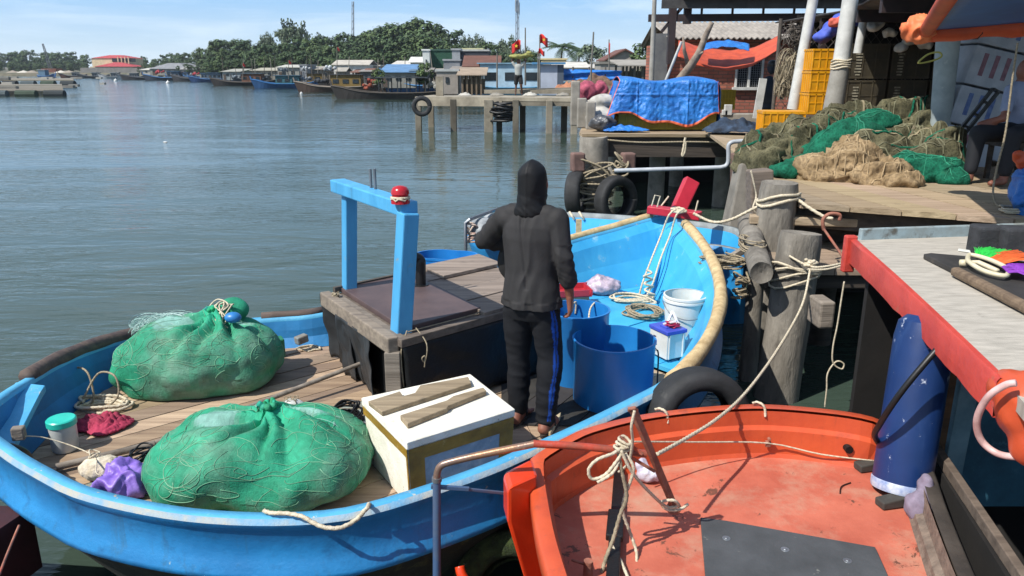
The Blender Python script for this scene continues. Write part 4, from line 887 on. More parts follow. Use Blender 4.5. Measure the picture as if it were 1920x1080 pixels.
# twig, debris
rope('twig', 'small bent twig on the orange floor', [(1575, 925, FZ+.004), (1578, 912, FZ+.006), (1595, 905, FZ+.004)], .003, m_black, 'twig')
# mooring rope to the pile
rope('mooring_rope', 'long pale mooring rope from the knotted pile down into the orange boat', [(1519, 505, None, 5.42), (1508, 560, None, 5.1), (1488, 605, None, 4.8), (1445, 675, None, 4.2), (1395, 740, None, 3.62), (1345, 785, None, 3.25), (1290, 820, None, 3.0), (1232, 852, None, 2.76)], .0078, m_rope, n=8)
# tyre between the boats
def tyre(name, c, Rm, label, r=.27, w_=.10, mat=m_tyre, parent=None, hole=.62, n=48, tread=True):
    m = MB(); prof = []
    ri = r*hole
    for a in range(21):
        t = math.pi*2*(.07+.86*a/20)-math.pi
        cx = (r+ri)/2; rad = (r-ri)/2; ca, sa = math.cos(t), math.sin(t)
        prof.append((cx+rad*math.copysign(abs(ca)**.7, ca)*1.0, w_*math.copysign(abs(sa)**.65, sa)*.62))
    L = []
    for k in range(n+1):
        a = 2*math.pi*k/n; L.append([V(c)+Rm @ V((math.cos(a)*p[0], math.sin(a)*p[0], p[1])) for p in prof])
    m.loops(L, closed=False, tf=lambda a, k: .82 if (tread and 8 < k < 12) else 1)
    o = m.build(name, mat, parent, smooth=True, solid=.012)
    if parent is None: tag(o, label, 'tyre')
    return o
tyre('tyre', P(1308, 787, Y=3.74), eul(R(82), 0, R(12)), 'black tyre fender wedged between the blue rim and the orange boat', .275, .15)
m_moss = M('mossy_tyre', '3c4a1f', '222c14', sc=20, rough=.95, bump=1.0, bs=60, dirt='6a6a34', ds=12, da=.42, bd=.03)
o = tyre('tyre', P(962, 1112, Y=2.98), eul(R(48), R(-6), R(-8)), 'weed-grown tyre hanging low over the water beside the orange stem', .27, .16, m_moss, hole=.55)
m = MB(); m.tube(spline([P(862, 1062, Y=2.9), P(866, 1078, Y=2.88), P(880, 1100, Y=2.86)], 5), .022, 8); tag(m.build('tyre_rope', m_orb, smooth=True), 'orange rope on the weed-grown tyre', 'rope')
# ================= BLUE CYLINDER FENDER =================
m_cyl = M('scuffed_blue_plastic', '163468', '122c5a', sc=3, rough=.4, bump=.1, dirt='a9b2c4', ds=16, da=.36, dw=.05, streak='26406e')  # blue darkened to carry the shade of the deck above; pale scuffs are wear
ca_, cb_ = V((1.742, 3.09, FZ+.02)), V((1.84, 3.26, 1.44)); d_ = (cb_-ca_).normalized(); Rc = d_.to_track_quat('Z', 'Y').to_matrix(); Lc = (cb_-ca_).length
t = E('drum', (ca_.x, ca_.y, FZ), 'tall scuffed blue plastic drum leaning under the red-edged deck', 'drum')
m = MB(); m.lathe([(.001, .0), (.106, 0), (.119, .015), (.122, .05), (.122, Lc-.1), (.112, Lc-.03), (.08, Lc), (.001, Lc)], ca_, 40, Rc); m.build('shell', m_cyl, t, smooth=2)
m = MB(); m.lathe([(.122, .0), (.125, .01), (.125, .04), (.122, .045)], ca_, 40, Rc); m.build('base_rim', M('scuffed_white', 'b9c0cc', '6d82ae', sc=22, rough=.6, bump=.2), t, smooth=2)
m = MB(); q = ca_+Rc @ V((-.02, -.116, .08)); m.cyl(q, q+V((-.035, -.045, -.01)), .013, n=12); m.build('spout', m_wp, t, smooth=2)
rope('rubber_strap', 'thick black rubber strap slung diagonally across the blue drum', [(1757, 655, None, 2.98), (1735, 680, None, 2.97), (1700, 722, None, 2.97), (1672, 760, None, 2.99), (1650, 795, None, 3.04), (1640, 815, None, 3.10), (1648, 832, None, 3.2)], .013, m_black, 'strap', 10)
for x, y, lab in ((1618, 883, 'left of the blue drum'), (1660, 952, 'in front of the blue drum')):
    q = P(x, y, FZ); m = MB(); m.beam(q+V((-.03, 0, .02)), q+V((.11, .03, .03)), .06, .035, h2=.05); tag(m.build('wood_wedge', M('dark_wedge', '46443f', '35332f', sc=9, rough=.8), bevel=.006), 'dark wooden wedge '+lab, 'wedge')
o = blob('rag', [(P(1722, 950, FZ+.05), (.055, .06, .07)), (P(1735, 915, FZ+.12), (.03, .04, .07))], .008, M('mauve_rag', '8d8294', '6d6474', sc=12, rough=.9), it=3, disp=lambda p, n: p+n*.012*noise.noise(p*25)); tag(o, 'dirty mauve rag stuffed beside the blue drum', 'rag')

# ================= RED-EDGED BOAT (right) =================
rb_ = E('boat', (2.4, 3.0, 0), 'boat at the right with a pale worn foredeck edged in red', 'boat')
TZ = 1.50
m_wd = M('worn_canvas_deck', 'b3aca0', '9a9489', sc=6, rough=.85, bump=.45, bs=14, st=(1.2, 5, 1), rot=(0, 0, R(-20)), dirt='726d64', ds=9, da=.40, dw=.2)
m_rr = M('red_edge_paint', 'c7493c', 'b03d33', sc=4, rough=.5, bump=.6, bs=22, dirt='a0624f', ds=8, da=.40, coat=.05)
EL_ = [P(1604, 452, TZ), P(1680, 520, TZ), P(1760, 595, TZ), P(1830, 662, TZ), P(1890, 720, TZ)]
poly = [(p.x, p.y) for p in EL_]+[(1.5, 1.9), (3.4, 1.7), (3.4, 4.75), (P(1608, 447, TZ).x+.02, P(1606, 442, TZ).y)]
m = MB(); m.prism(poly, TZ-.05, TZ); m.build('foredeck', m_wd, rb_)
m = MB()
for i in range(len(EL_)-1):
    pass
LL = []
eg = spline(EL_, 6)
for i, p in enumerate(eg):
    d = (eg[min(i+1, len(eg)-1)]-eg[max(i-1, 0)]).normalized(); s = V((d.y, -d.x, 0)).normalized()*-1
    if s.x > 0: s = -s
    w1 = .012*noise.noise(p*9)
    LL.append([p+s*.0+V((0, 0, -.125)), p+s*.028+V((0, 0, -.125+w1)), p+s*.034+V((0, 0, .006)), p+s*.026+V((0, 0, .018+w1*.4)), p+s*.004+V((0, 0, .018)), p-s*.004+V((0, 0, .001))])
m.loops(LL, closed=False); m.build('red_edge_board', m_rr, rb_, smooth=2)
m = MB(); c0 = EL_[0]; m.beam(c0+V((-.03, .0, -.19)), c0+V((-.03, 0, .035)), .07, .05, up=V((0, 1, 0))); m.build('corner_post', m_rr, rb_, bevel=.01)
m = MB(); m.beam(P(1612, 440, TZ+.03), V((3.4, 4.78, TZ+.03)), .035, .075); m.build('back_coaming', M('pale_blue_grey_coaming', '8ea0a6', '74766f', sc=5, rough=.8, bump=.4, dirt='56544d', ds=7, da=.5), rb_, bevel=.006)
# chunky hollow end post
q = P(1922, 768, 1.44); pr_ = [(q+V((.03, .02, .0)), (.10, .11, .12)), (q+V((.05, -.02, -.10)), (.09, .09, .10)), (q+V((.0, .09, .03)), (.06, .08, .07))]
blob('bollard_head', pr_, .012, m_or, rb_, 3, disp=lambda p, n: p+n*.012*noise.noise(p*14))
m = MB(); qq = q+V((.055, -.03, .10)); m.sphere(qq, .058, 12, (1, 1.1, .5)); m.build('blue_hollow', M('aqua_paint', '6cc4dc', '3f9cc4', sc=14, rough=.5), rb_, smooth=True)
rope('hose', 'pinkish white hose looped round the red post at the right edge', [(1905, 718, None, 2.25), (1885, 722, None, 2.27), (1855, 742, None, 2.3), (1835, 775, None, 2.34), (1832, 805, None, 2.36), (1845, 832, None, 2.36), (1875, 852, None, 2.32), (1920, 858, None, 2.25)], .0115, M('pinkish_hose', 'd8b9b4', 'b38d88', sc=12, rough=.45), 'hose', 10)
# posts & hull below
m_teal = M('teal_paint', '3a6f86', '2c5468', sc=5, rough=.6, bump=.3, dirt='5b8f9f', ds=8, da=.4)
m_dkw = M('shade_dark_wood', '1a1715', '100e0d', sc=5, rough=.9, bump=.3)  # wood darkened to near black, shade put into the colour
m = MB(); m.beam(V((1.98, 3.32, 0)), V((1.97, 3.3, 1.44)), .10, .08, up=V((0, 1, 0))); m.build('brown_post', wood('brown_post', '6d5138', '4a382a', 0), rb_, bevel=.004)
m = MB(); m.beam(V((2.12, 3.36, .4)), V((2.10, 3.3, 1.44)), .09, .05, up=V((0, 1, 0))); m.build('pale_post', M('pale_teal_paint', '7f9fac', '5d7f8e', sc=6, rough=.6, bump=.3, dirt='4f6670', ds=9, da=.4), rb_, bevel=.004)
m = MB(); m.box((2.45, 3.46, .9), (.8, .03, 1.05)); m.build('cabin_panel', m_teal, rb_)
m = MB(); m.beam(V((2.10, 3.9, .80)), V((1.72, 2.0, .78)), .035, .05, t=.7); m.beam(V((1.72, 2.0, .78)), V((1.42, .9, .78)), .035, .05, t=.7); m.build('gunwale', m_oldw, rb_, bevel=.004)
m = MB(); m.beam(V((2.10, 3.9, .42)), V((1.70, 2.0, .40)), .03, .70); m.beam(V((1.70, 2.0, .40)), V((1.40, .9, .40)), .03, .70); m.box((3.2, 2.4, .2), (3, 4.2, .06)); m.box((2.9, 4.3, .8), (1.7, .04, 1.3)); m.box((3.35, 2.5, .8), (.04, 4, 1.3)); m.build('hull', m_dkw, rb_)  # dark floor and closing walls added to keep the inside black
# things on the foredeck
m_bb = M('black_board', '3a3735', '2a2826', sc=5, rough=.7, bump=.3, dirt='544c44', ds=8, da=.4)
m = MB(); ps = [P(1732, 476, TZ+.03), P(1745, 474, TZ+.03), P(1925, 490, TZ+.03), P(1990, 600, TZ+.03), P(1925, 572, TZ+.03)]; m.prism([(p.x, p.y) for p in ps], TZ+.004, TZ+.03)
t = tag(m.build('board', m_bb, bevel=.003), 'black board with a rounded wooden edge on the pale foredeck', 'board')
m = MB(); m.beam(P(1790, 508, TZ+.03), P(1950, 590, TZ+.03), .05, .045); m.build('wooden_edge', wood('brown_edge', '7d6a55', '5a4a3b', R(-40)), t, bevel=.015)
def rag_block(name, x, y, w_, hh, label):
    q = P(x, y, TZ); m = MB(); m.box(q+V((0, .06, hh/2)), (w_, .13, hh), rz(-.15)); return tag(m.build(name, M('black_rough_block', '35363a', '232427', sc=12, rough=.85, bump=.7, bs=40), bevel=.015), label, 'block')
rag_block('timber_block', 1856, 480, .15, .16, 'left black timber block at the back of the pale foredeck')
rag_block('timber_block', 1908, 487, .15, .17, 'right black timber block, cut by the frame edge')
m = MB(); m.beam(P(1797, 468, TZ+.01), P(1830, 473, TZ+.01), .012, .012); tag(m.build('white_stick', m_wp), 'short white stick before the black timber blocks', 'stick')
# brush
q = P(1840, 494, TZ+.07); br = E('brush', P(1840, 494, TZ+.035), 'floor brush head with green, orange and purple bristles', 'brush')
m_cr = M('cream_plastic', 'd8cfb4', 'bfb597', sc=8, rough=.4, bump=.05)
m = MB(); m.tube(spline([P(1815, 482, TZ+.07), P(1822, 478, TZ+.075), P(1855, 487, TZ+.07), P(1888, 503, TZ+.06), P(1890, 513, TZ+.055), P(1880, 517, TZ+.055), P(1845, 508, TZ+.06), P(1818, 492, TZ+.07)], 6, True), .012, 8, closed=True)
m.tube([P(1802, 493, TZ+.05), P(1835, 492, TZ+.06), P(1870, 508, TZ+.06)], .012, 10); m.tube([P(1800, 493, TZ+.05), P(1812, 493, TZ+.055)], .018, 12); m.build('handle_frame', m_cr, br, smooth=True)
for col, (xa, ya), (xb, yb), dv in (('3fdc5a', (1828, 478), (1855, 484), (1862, 470)), ('f4713a', (1855, 485), (1880, 495), (1912, 478)), ('8a3fb0', (1878, 500), (1890, 512), (1930, 506))):
    rn = random.Random(4); m = MB()
    for k in range(170):
        f = rn.random(); a = P(xa+(xb-xa)*f, ya+(yb-ya)*f, TZ+.065); e = P(dv[0]+(xb-xa)*(f-.5)*1.6+rn.uniform(-16, 16), dv[1]+(yb-ya)*(f-.5)*1.2+rn.uniform(-5, 5), TZ+.07); L_ = .11+.03*rn.random()
        m.tube([a, a.lerp(e, .5)+V((0, 0, .01)), e], .0022, 3, t=rn.uniform(.7, 1.1))
    tag(m.build('bristles', M('bristle_'+col, col, rough=.4, bump=0), br), kind='stuff')
# maroon boat corner lower left
m_mar = M('maroon_deck_paint', '6e332e', '542724', sc=6, rough=.6, bump=.3, st=(1, 5, 1), dirt='3d2523', ds=7, da=.45)
t = E('boat', (-3, 2.2, 0), 'maroon-decked boat glimpsed below the blue hull at bottom left', 'boat')
m = MB(); cs = [(-4.2, 1.2), (-1.5, 1.2), (-1.72, 2.2), (-2.1, 2.95), (-4.2, 3.3)]
m.prism(cs, -.2, .20); m.build('hull', m_mar, t)
m = MB(); deck_planks(m, [V((*c_, 0)) for c_ in cs], .23, R(-8), .28, seed=3, tin=(.9, 1.1)); m.build('deck', m_mar, t)
m = MB(); m.prism([(-4.2, 3.12), (-2.3, 2.97), (-2.25, 3.2), (-4.2, 3.4)], .2, .52); m.build('coaming', M('dark_maroon', '3d1417', '2b0f12', sc=5, rough=.7), t)
rope('thin_line', 'thin reddish line from the blue hull to the maroon deck', [P(36, 985, Y=2.97), V(P(15, 1035, Y=2.85)), V(P(-10, 1100, Y=2.6))], .006, m_rust, 'line')
# ================= DOCKS =================
m_pile = M('old_pile_wood', '8b857b', '625d55', sc=3, rough=.9, bump=1.0, bs=10, st=(2, 2, .6), dirt='a19a8c', ds=5, da=.42, dw=.2, bd=.02, streak='403a33')
m_conc = M('stained_concrete', '9a948a', '7a756c', sc=4, rough=.9, bump=.4, bs=20, dirt='55514a', ds=3, da=.45, dw=.25)
m_dkp = wood('dock_plank', 'ab987f', '87765f', R(72), bump=.6, da=.38)
m_dark2 = wood('dark_dock_beam', '4f463e', '352f2a', 0)
m_boardp = wood('pale_platform_board', '9c8a76', '7a6b5a', R(80), bump=.5)
def pile(name, a, b2, r0, r1, label, mat=m_pile, n=20, seed=0, parent=None):
    a = V(a); b2 = V(b2); d = (b2-a); L = []
    s, u = basis(d); K = 26
    for i in range(K+1):
        f = i/K; c = a.lerp(b2, f); r = r0+(r1-r0)*f
        if f > .93: r *= 1.06-.10*(f-.93)/.07
        L.append([c+(s*math.cos(-2*math.pi*k/n)+u*math.sin(-2*math.pi*k/n))*r*(1+.07*noise.noise(V((math.cos(2*math.pi*k/n)*1.6+seed, math.sin(2*math.pi*k/n)*1.6, f*3)))) for k in range(n)])
    c = b2-d.normalized()*.012; L.append([c+(p-b2)*.72 for p in L[-1]]); L.append([c-d.normalized()*.01+(p-b2)*.05 for p in L[-2]])
    m = MB(); m.loops(L); o = m.build(name, mat, parent, smooth=2)
    if parent is None: tag(o, label, 'pile')
    return o
p1a, p1b = V((2.06, 5.62, -.4)), P(1502, 436, 1.30)
pile('mooring_pile', p1a, p1b, .175, .155, 'thick grey pile wound with pale rope, nearest to the orange boat')
p2b = P(1462, 342, 1.57); pile('mooring_pile', (p2b.x-.02, p2b.y+.02, -.4), p2b, .17, .158, 'second thick pile at the plank dock corner, rope around its neck', seed=4)
def wraps(name, label, c, r, n, dz, mat, th=.009, tilt=.12, seed=1):
    rn = random.Random(seed); m = MB(); pts = []
    for i in range(int(n*14)): a = i/14*2*math.pi; ph = int(i/14); pts.append(V(c)+V((math.cos(a)*(r+.006), math.sin(a)*(r+.006), dz*i/(n*14)+tilt*math.cos(a+ph*.9)*r+.01*math.sin(a*3+ph))))
    m.tube(pts, th, 6); return tag(m.build(name, mat, smooth=True), label, 'rope')
wraps('rope_winding', 'pale rope wound several times round the nearest pile', p1b.lerp(p1a, .21), .178, 4, .09, m_rope, .009, .35)
tangle('rope_knot', 'big knot where the mooring rope leaves the nearest pile', P(1519, 498, Y=5.46), .045, .03, .05, 18, .011, m_rope, 6)
rope('tie_line', 'pale rope from the nearest pile to the red corner post', [(1480, 480, None, 5.6), (1520, 500, None, 5.44), (1560, 498, None, 5.2), (1590, 490, None, 4.95)], .008, m_rope)
rope('tie_line', 'second pale rope from the pile to the red corner post', [(1515, 505, None, 5.44), (1550, 505, None, 5.2), (1592, 494, None, 4.95)], .007, m_rope)
wraps('rope_winding', 'rope crossed round the neck of the second pile', p2b+V((0, 0, -.16)), .166, 2.2, .05, m_rope, .013, .25)
rope('mooring_rope', 'thick pale rope from the red stem head up to the second pile', [(1300, 400, 1.2), (1335, 416, None, 7.0), (1370, 412, None, 6.8), (1420, 388, None, 6.6), (1465, 372, None, 6.45), (1495, 360, None, 6.5)], .013, m_rope, n=8)
rope('mooring_rope', 'thick rope from the second pile to the iron hook on the low platform', [(1488, 368, None, 6.45), (1515, 388, None, 6.3), (1545, 406, None, 6.2), (1562, 410, None, 6.15)], .013, m_rope, n=8)
rope('iron_hook', 'rusty curved iron bar on the low platform', [(1545, 432, None, 6.0), (1543, 412, None, 6.0), (1556, 401, None, 6.0), (1574, 403, None, 6.0), (1574, 413, None, 6.0)], .015, m_rust, 'hook', 8)
rope('iron_rod', 'rusty rod leaning from the low platform to the red corner post', [(1545, 430, None, 5.95), (1588, 492, None, 5.2)], .010, m_rust, 'rod', 8)
# low platform
t = E('low_platform', (2.4, 6.4, .9), 'low weathered platform behind the nearest pile', 'platform')
m = MB(); deck_planks(m, [V((2.02, 5.80, 0)), V((4.6, 5.80, 0)), V((4.6, 7.6, 0)), V((2.3, 7.6, 0))], 1.0, R(88), .42, th=.05, seed=6); m.build('boards', m_boardp, t)
m = MB(); m.beam(P(1405, 410, Y=6.55), V((4.6, 6.0, 1.27)), .12, .07); m.build('cross_timber', m_dkp, t, bevel=.008)
m = MB(); m.beam((2.0, 5.9, .9), (4.6, 5.9, .9), .12, .14); m.beam((2.2, 7.3, .9), (4.6, 7.3, .9), .12, .14); m.build('bearer', m_dark2, t, bevel=.008)
la, lb_ = P(1428, 512, Y=5.45), P(1402, 418, Y=6.9)
pile('round_log', lb_, la, .095, .085, 'round log lying with its sawn end towards the blue bow', m_pile)
pile('support_post', P(1412, 600, Y=6.0)+V((0, 0, -.6)), P(1418, 520, Y=6.1), .075, .065, 'short submerged post under the round log')
q = P(1550, 592, Y=5.0); m = MB(); m.box(q+V((0, .10, 0)), (.105, .20, .19), rz(.05)); tag(m.build('timber_stub', m_grey, bevel=.015), 'square timber stub end beside the nearest pile', 'timber')
for i in range(7):
    x = 2.9+i*.7; pile('dock_post', (x, 6.9+(i % 2)*1.6, -.4), (x, 6.9+(i % 2)*1.6, 1.3), .11, .10, 'dark post under the plank dock', m_dark2, 12, i); 
for o in [o for o in COL.objects if o.name.startswith('dock_post')]: o['group'] = 'posts in the dark under the plank dock'
# tangled debris beside the log
tangle('cord_tangle', 'tangle of thin cords on the round log', P(1410, 470, Y=6.0), .10, .25, .12, 50, .005, m_rope2, 17)
tangle('net_scraps', 'torn net scraps hanging between bow and log', P(1360, 500, Y=6.1), .20, .12, .10, 60, .006, m_rope2, 18, cat='net')
tangle('net_scraps', 'dark cord scraps below the log end', P(1388, 560, Y=6.0), .07, .05, .25, 40, .008, m_rope2, 19, cat='net')
m = MB(); m.beam(P(1335, 505, Y=6.3), P(1400, 465, Y=6.4), .05, .05); tag(m.build('stick', m_grey), 'grey stick between the blue bow and the log', 'stick')
rope('cord', 'thin white cord hanging in front of the dark dock space', [(1583, 528, None, 4.85), (1577, 565, None, 4.85), (1570, 610, None, 4.85), (1562, 650, None, 4.85), (1562, 680, None, 4.85), (1578, 692, None, 4.85), (1582, 682, None, 4.85), (1568, 678, None, 4.85), (1552, 700, None, 4.85), (1550, 730, None, 4.85), (1546, 765, None, 4.85)], .0055, m_rope, 'cord')
rope('cord', 'faint cord end further inside the dark dock space', [(1642, 570, None, 5.5), (1650, 590, None, 5.5), (1648, 610, None, 5.5)], .004, m_rope, 'cord')
# main plank dock
pd = E('plank_dock', (3.5, 8, 1.2), 'sunlit wooden plank dock carrying the heap of nets', 'dock')
A_, B_ = P(1500, 380, 1.42), P(1910, 410, 1.42)
m = MB(); pol = [A_, V((B_.x+.0, B_.y, 0)), V((6.5, 5.4, 0)), V((9.5, 9, 0)), V((9.5, 14.5, 0)), V((3.5, 14.5, 0)), V((2.78, 9.1, 0))]
deck_planks(m, pol, 1.42, R(100), .30, th=.045, gap=.012, seed=21, brk=99, tin=(.8, 1.15)); m.build('planks', m_dkp, pd)
m = MB(); m.beam(A_+V((.05, .22, -.15)), B_+V((0, .22, -.15)), .12, .16); m.beam(A_+V((.05, .5, -.30)), B_+V((.5, .5, -.30)), .1, .2, t=.6); m.build('front_beam', m_dark2, pd, bevel=.006)
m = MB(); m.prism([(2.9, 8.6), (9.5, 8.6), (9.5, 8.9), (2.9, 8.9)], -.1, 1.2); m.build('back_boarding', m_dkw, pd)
# left facing boards of the dock corner
m = MB(); m.beam(P(1368, 425, Y=8.0)+V((0, 0, -.9)), P(1404, 312, Y=8.4), .34, .3, w2=.26, h2=.25, up=V((0, 1, 0)), t=.72); tag(m.build('concrete_post', m_conc, bevel=.02), 'leaning grey concrete post left of the second pile', 'post')
m = MB(); m.beam(P(1383, 370, Y=8.7), P(1384, 287, Y=8.7), .14, .14, up=V((0, 1, 0))); tag(m.build('brown_post', M('brown_stained_post', '7d6254', '5c4a42', sc=5, rough=.85, bump=.4), bevel=.012), 'brown post top behind the leaning concrete post', 'post')
m = MB(); m.beam(P(1424, 400, Y=7.6), P(1424, 318, Y=7.6), .22, .2, up=V((0, 1, 0))); tag(m.build('timber_post', wood('post_wood', '7f7266', '5d534a', 0), bevel=.015), 'squared timber post between the concrete post and second pile', 'post')
rope('cord', 'thin cord tied down the squared timber post', [(1408, 320, None, 7.4), (1414, 345, None, 7.4), (1418, 368, None, 7.4), (1412, 390, None, 7.3), (1420, 402, None, 7.3)], .008, m_rope, 'cord')
# ---- net heap ----
def netmat(name, c1, c2, vs=34, **k):
    m = M(name, c1, c2, sc=9, rough=.9, bump=.7, bs=60, spec=.15, bd=.02, **k); N = m.node_tree.nodes; L = m.node_tree.links; bs_ = N['Principled BSDF']; src = bs_.inputs['Base Color'].links[0].from_socket
    t = N.new('ShaderNodeTexCoord'); mp = N.new('ShaderNodeMapping'); mp.inputs['Scale'].default_value = (1, 1, .6); mp.inputs['Rotation'].default_value = (.3, .5, .7); L.new(t.outputs['Object'], mp.inputs[0])
    v = N.new('ShaderNodeTexVoronoi'); v.feature = 'DISTANCE_TO_EDGE'; v.inputs['Scale'].default_value = vs; L.new(mp.outputs[0], v.inputs['Vector'])
    r = N.new('ShaderNodeValToRGB'); r.color_ramp.elements[0].color = (1.15, 1.15, 1.12, 1); r.color_ramp.elements[0].position = .06; r.color_ramp.elements[1].color = (.80, .80, .80, 1); r.color_ramp.elements[1].position = .22; L.new(v.outputs['Distance'], r.inputs[0])
    x = N.new('ShaderNodeMixRGB'); x.blend_type = 'MULTIPLY'; x.inputs[0].default_value = 1; L.new(src, x.inputs[1]); L.new(r.outputs[0], x.inputs[2]); L.new(x.outputs[0], bs_.inputs['Base Color']); return m
from mathutils.bvhtree import BVHTree
def drape(o, n, r, mat, seed, ln=(.5, 1.4), name='strands'):
    me = o.data; o0 = ORG[o.name]; bv = BVHTree.FromPolygons([v.co+o0 for v in me.vertices], [list(p.vertices) for p in me.polygons]); rn = random.Random(seed); m = MB()
    xs = [v.co.x+o0.x for v in me.vertices]; ys = [v.co.y+o0.y for v in me.vertices]; zs = max(v.co.z for v in me.vertices)+o0.z+.3
    for i in range(n):
        x, y, a = rn.uniform(min(xs), max(xs)), rn.uniform(min(ys), max(ys)), rn.uniform(0, 6.3); pts = []; L_ = rn.uniform(*ln); k = int(L_/.035); c = rn.uniform(-.12, .12)
        for j in range(k):
            h_ = bv.ray_cast(V((x, y, zs)), V((0, 0, -1)))
            if h_[0] is None: break
            pts.append(h_[0]+h_[1]*r*.6); a += c+rn.uniform(-.25, .25); s = .035*max(.35, abs(h_[1].z)); x += math.cos(a)*s; y += math.sin(a)*s
        if len(pts) > 5: m.tube(pts, r*rn.uniform(.6, 1.2), 4, t=rn.uniform(.7, 1.2))
    return tag(m.build(name, mat, o), kind='stuff')
m_ol = netmat('olive_net', '6a6853', '4e4e3d', dirt='39402f', ds=4, da=.42); m_gn = netmat('green_net', '1d6a52', '154c3b', dirt='2f5a45', ds=6, da=.4); m_tn = netmat('tan_net', 'a08a6c', '7a674d', vs=20)
def folds(seed, a1, f1, dirv, a2=.02):
    dv = V(dirv).normalized(); ot = V((-dv.y, dv.x, 0))
    def f(p, n):
        q = V((p.dot(dv)*f1*.35, p.dot(ot)*f1, p.z*f1))+V((seed, 0, 0)); w_ = noise.noise(q*.5)
        r = 1-abs(noise.noise(q+V((w_, w_, 0))))*2.6; r2_ = 1-abs(noise.noise(q*2.3+V((w_*2, 7, 0))))*2.6; r3 = 1-abs(noise.noise(q*5.1+V((3, w_*3, 0))))*2.6
        return p+V((n.x, n.y, n.z*1.1))*(a1*r+a1*.55*r2_+a1*.22*r3+a2*noise.noise(p*9)*.6)
    return f
def ep(x, y, Y, s): return (P(x, y, Y=Y), s)
o = blob('net_heap', [ep(1480, 298, 8.7, (.50, .45, .24)), ep(1560, 280, 8.9, (.75, .45, .28)), ep(1610, 268, 9.2, (.6, .5, .33)), ep(1440, 300, 8.6, (.22, .35, .22)), ep(1425, 325, 8.3, (.16, .25, .2)), ep(1700, 256, 9.3, (.5, .4, .30)), ep(1728, 244, 9.3, (.18, .22, .32)), ep(1700, 310, 8.1, (.5, .32, .22)), ep(1745, 280, 8.2, (.2, .22, .22)), ep(1640, 300, 8.3, (.55, .4, .24))], .021, m_ol, it=2, disp=folds(3, .10, 3.4, (1, .35, 0)), tint=lambda p, n: tuple(x*(.85+.5*noise.noise(p*3.1)) for x in (1.05, 1, .95)))
tag(o, 'large heap of olive brown fishing net on the plank dock', 'net'); drape(o, 150, .008, M('olive_twine', '7a775d', '5c5a45', sc=9, rough=.9, bump=0), 1); drape(o, 12, .013, M('float_line', '9a8f74', '7a7058', sc=9, rough=.9), 21, (1.2, 2.4), 'float_lines'); drape(o, 40, .012, m_gn, 22, (.4, 1.2), 'green_strands')
o = blob('green_net', [ep(1540, 290, 8.25, (.20, .14, .13)), ep(1570, 272, 8.3, (.26, .16, .15)), ep(1605, 250, 8.4, (.30, .16, .14)), ep(1640, 232, 8.6, (.24, .16, .11)), ep(1480, 318, 7.95, (.18, .14, .06)), ep(1500, 308, 8.05, (.16, .12, .08))], .018, m_gn, it=3, disp=folds(9, .03, 5, (1, .3, 0)))
tag(o, 'bright green net strip lying across the olive heap', 'net'); drape(o, 40, .006, M('green_twine2', '2a7d62', '1d6a50', sc=9, rough=.9, bump=0), 4)
o = blob('green_net', [ep(1740, 322, 7.7, (.34, .2, .13)), ep(1700, 318, 7.7, (.2, .16, .12)), ep(1778, 334, 7.55, (.16, .14, .07))], .016, m_gn, it=3, disp=folds(12, .035, 6, (1, .2, 0)))
tag(o, 'dark green net at the right foot of the heap', 'net'); drape(o, 40, .006, M('green_twine', '2f8f70', '1d6a50', sc=9, rough=.9, bump=0), 3)
o = blob('tan_net', [ep(1600, 312, 7.75, (.30, .2, .20)), ep(1545, 322, 7.8, (.30, .16, .13)), ep(1650, 328, 7.55, (.28, .16, .12)), ep(1690, 342, 7.35, (.16, .12, .06)), ep(1590, 300, 7.9, (.14, .14, .2))], .016, m_tn, it=2, disp=folds(15, .045, 7, (1, -.3, 0), .03))
tag(o, 'tan net bundle spilling onto the planks in front of the heap', 'net'); drape(o, 90, .006, M('tan_twine', 'ae9877', '8b7657', sc=9, rough=.9, bump=0), 2, (.3, .9))
rope('float_line', 'short white line curled on the green net strip', [(1530, 295, None, 8.2), (1534, 278, None, 8.25), (1545, 268, None, 8.3)], .008, m_rope, 'line')
# white posts
m_wpost = M('whitewashed_post', 'c9c9c4', 'a8a8a4', sc=4, rough=.7, bump=.2, dirt='77726a', ds=7, da=.40, dw=.2)
m_gpost = M('grey_concrete_post', '9b9890', '85827a', sc=5, rough=.85, bump=.4, dirt='6a665e', ds=6, da=.42)
t = E('roof_post', P(1556, 240, Y=10.5), 'tall leaning post, white above and grey concrete below, rope at the joint', 'post')
m = MB(); m.cyl(P(1552, 262, Y=10.6), P(1577, 122, Y=10.5), .14, .115, 20); m.build('concrete_foot', m_gpost, t, smooth=2)
m = MB(); m.cyl(P(1576, 124, Y=10.5), P(1603, -60, Y=10.5), .105, .095, 20); m.build('white_pipe', m_wpost, t, smooth=2)
wraps('rope_tie', 'rope wound round the joint of the leaning white post', P(1576, 130, Y=10.5), .115, 4, .12, m_rope, .012, .05)
m = MB(); m.cyl(P(1486, 205, Y=12.4), P(1530, -30, Y=12.4), .085, .075, 16); tag(m.build('roof_post', m_wpost, smooth=2), 'slimmer leaning white post left of the big one', 'post')
m = MB(); m.cyl(P(1760, 262, Y=8.9), P(1782, 30, Y=8.8), .105, .125, 20); tag(m.build('roof_post', M('pale_blue_grey_post', 'aab4b4', '8f9a9c', sc=5, rough=.7, bump=.15, dirt='e0e0da', ds=4, da=.4), smooth=2), 'thick pale post rising behind the right end of the net heap', 'post')
m = MB(); m.cyl(P(1608, 100, Y=11.5), P(1622, 20, Y=11.5), .06, .055, 12); tag(m.build('roof_post', m_wpost, smooth=2), 'short white post stub right of the big leaning post', 'post')
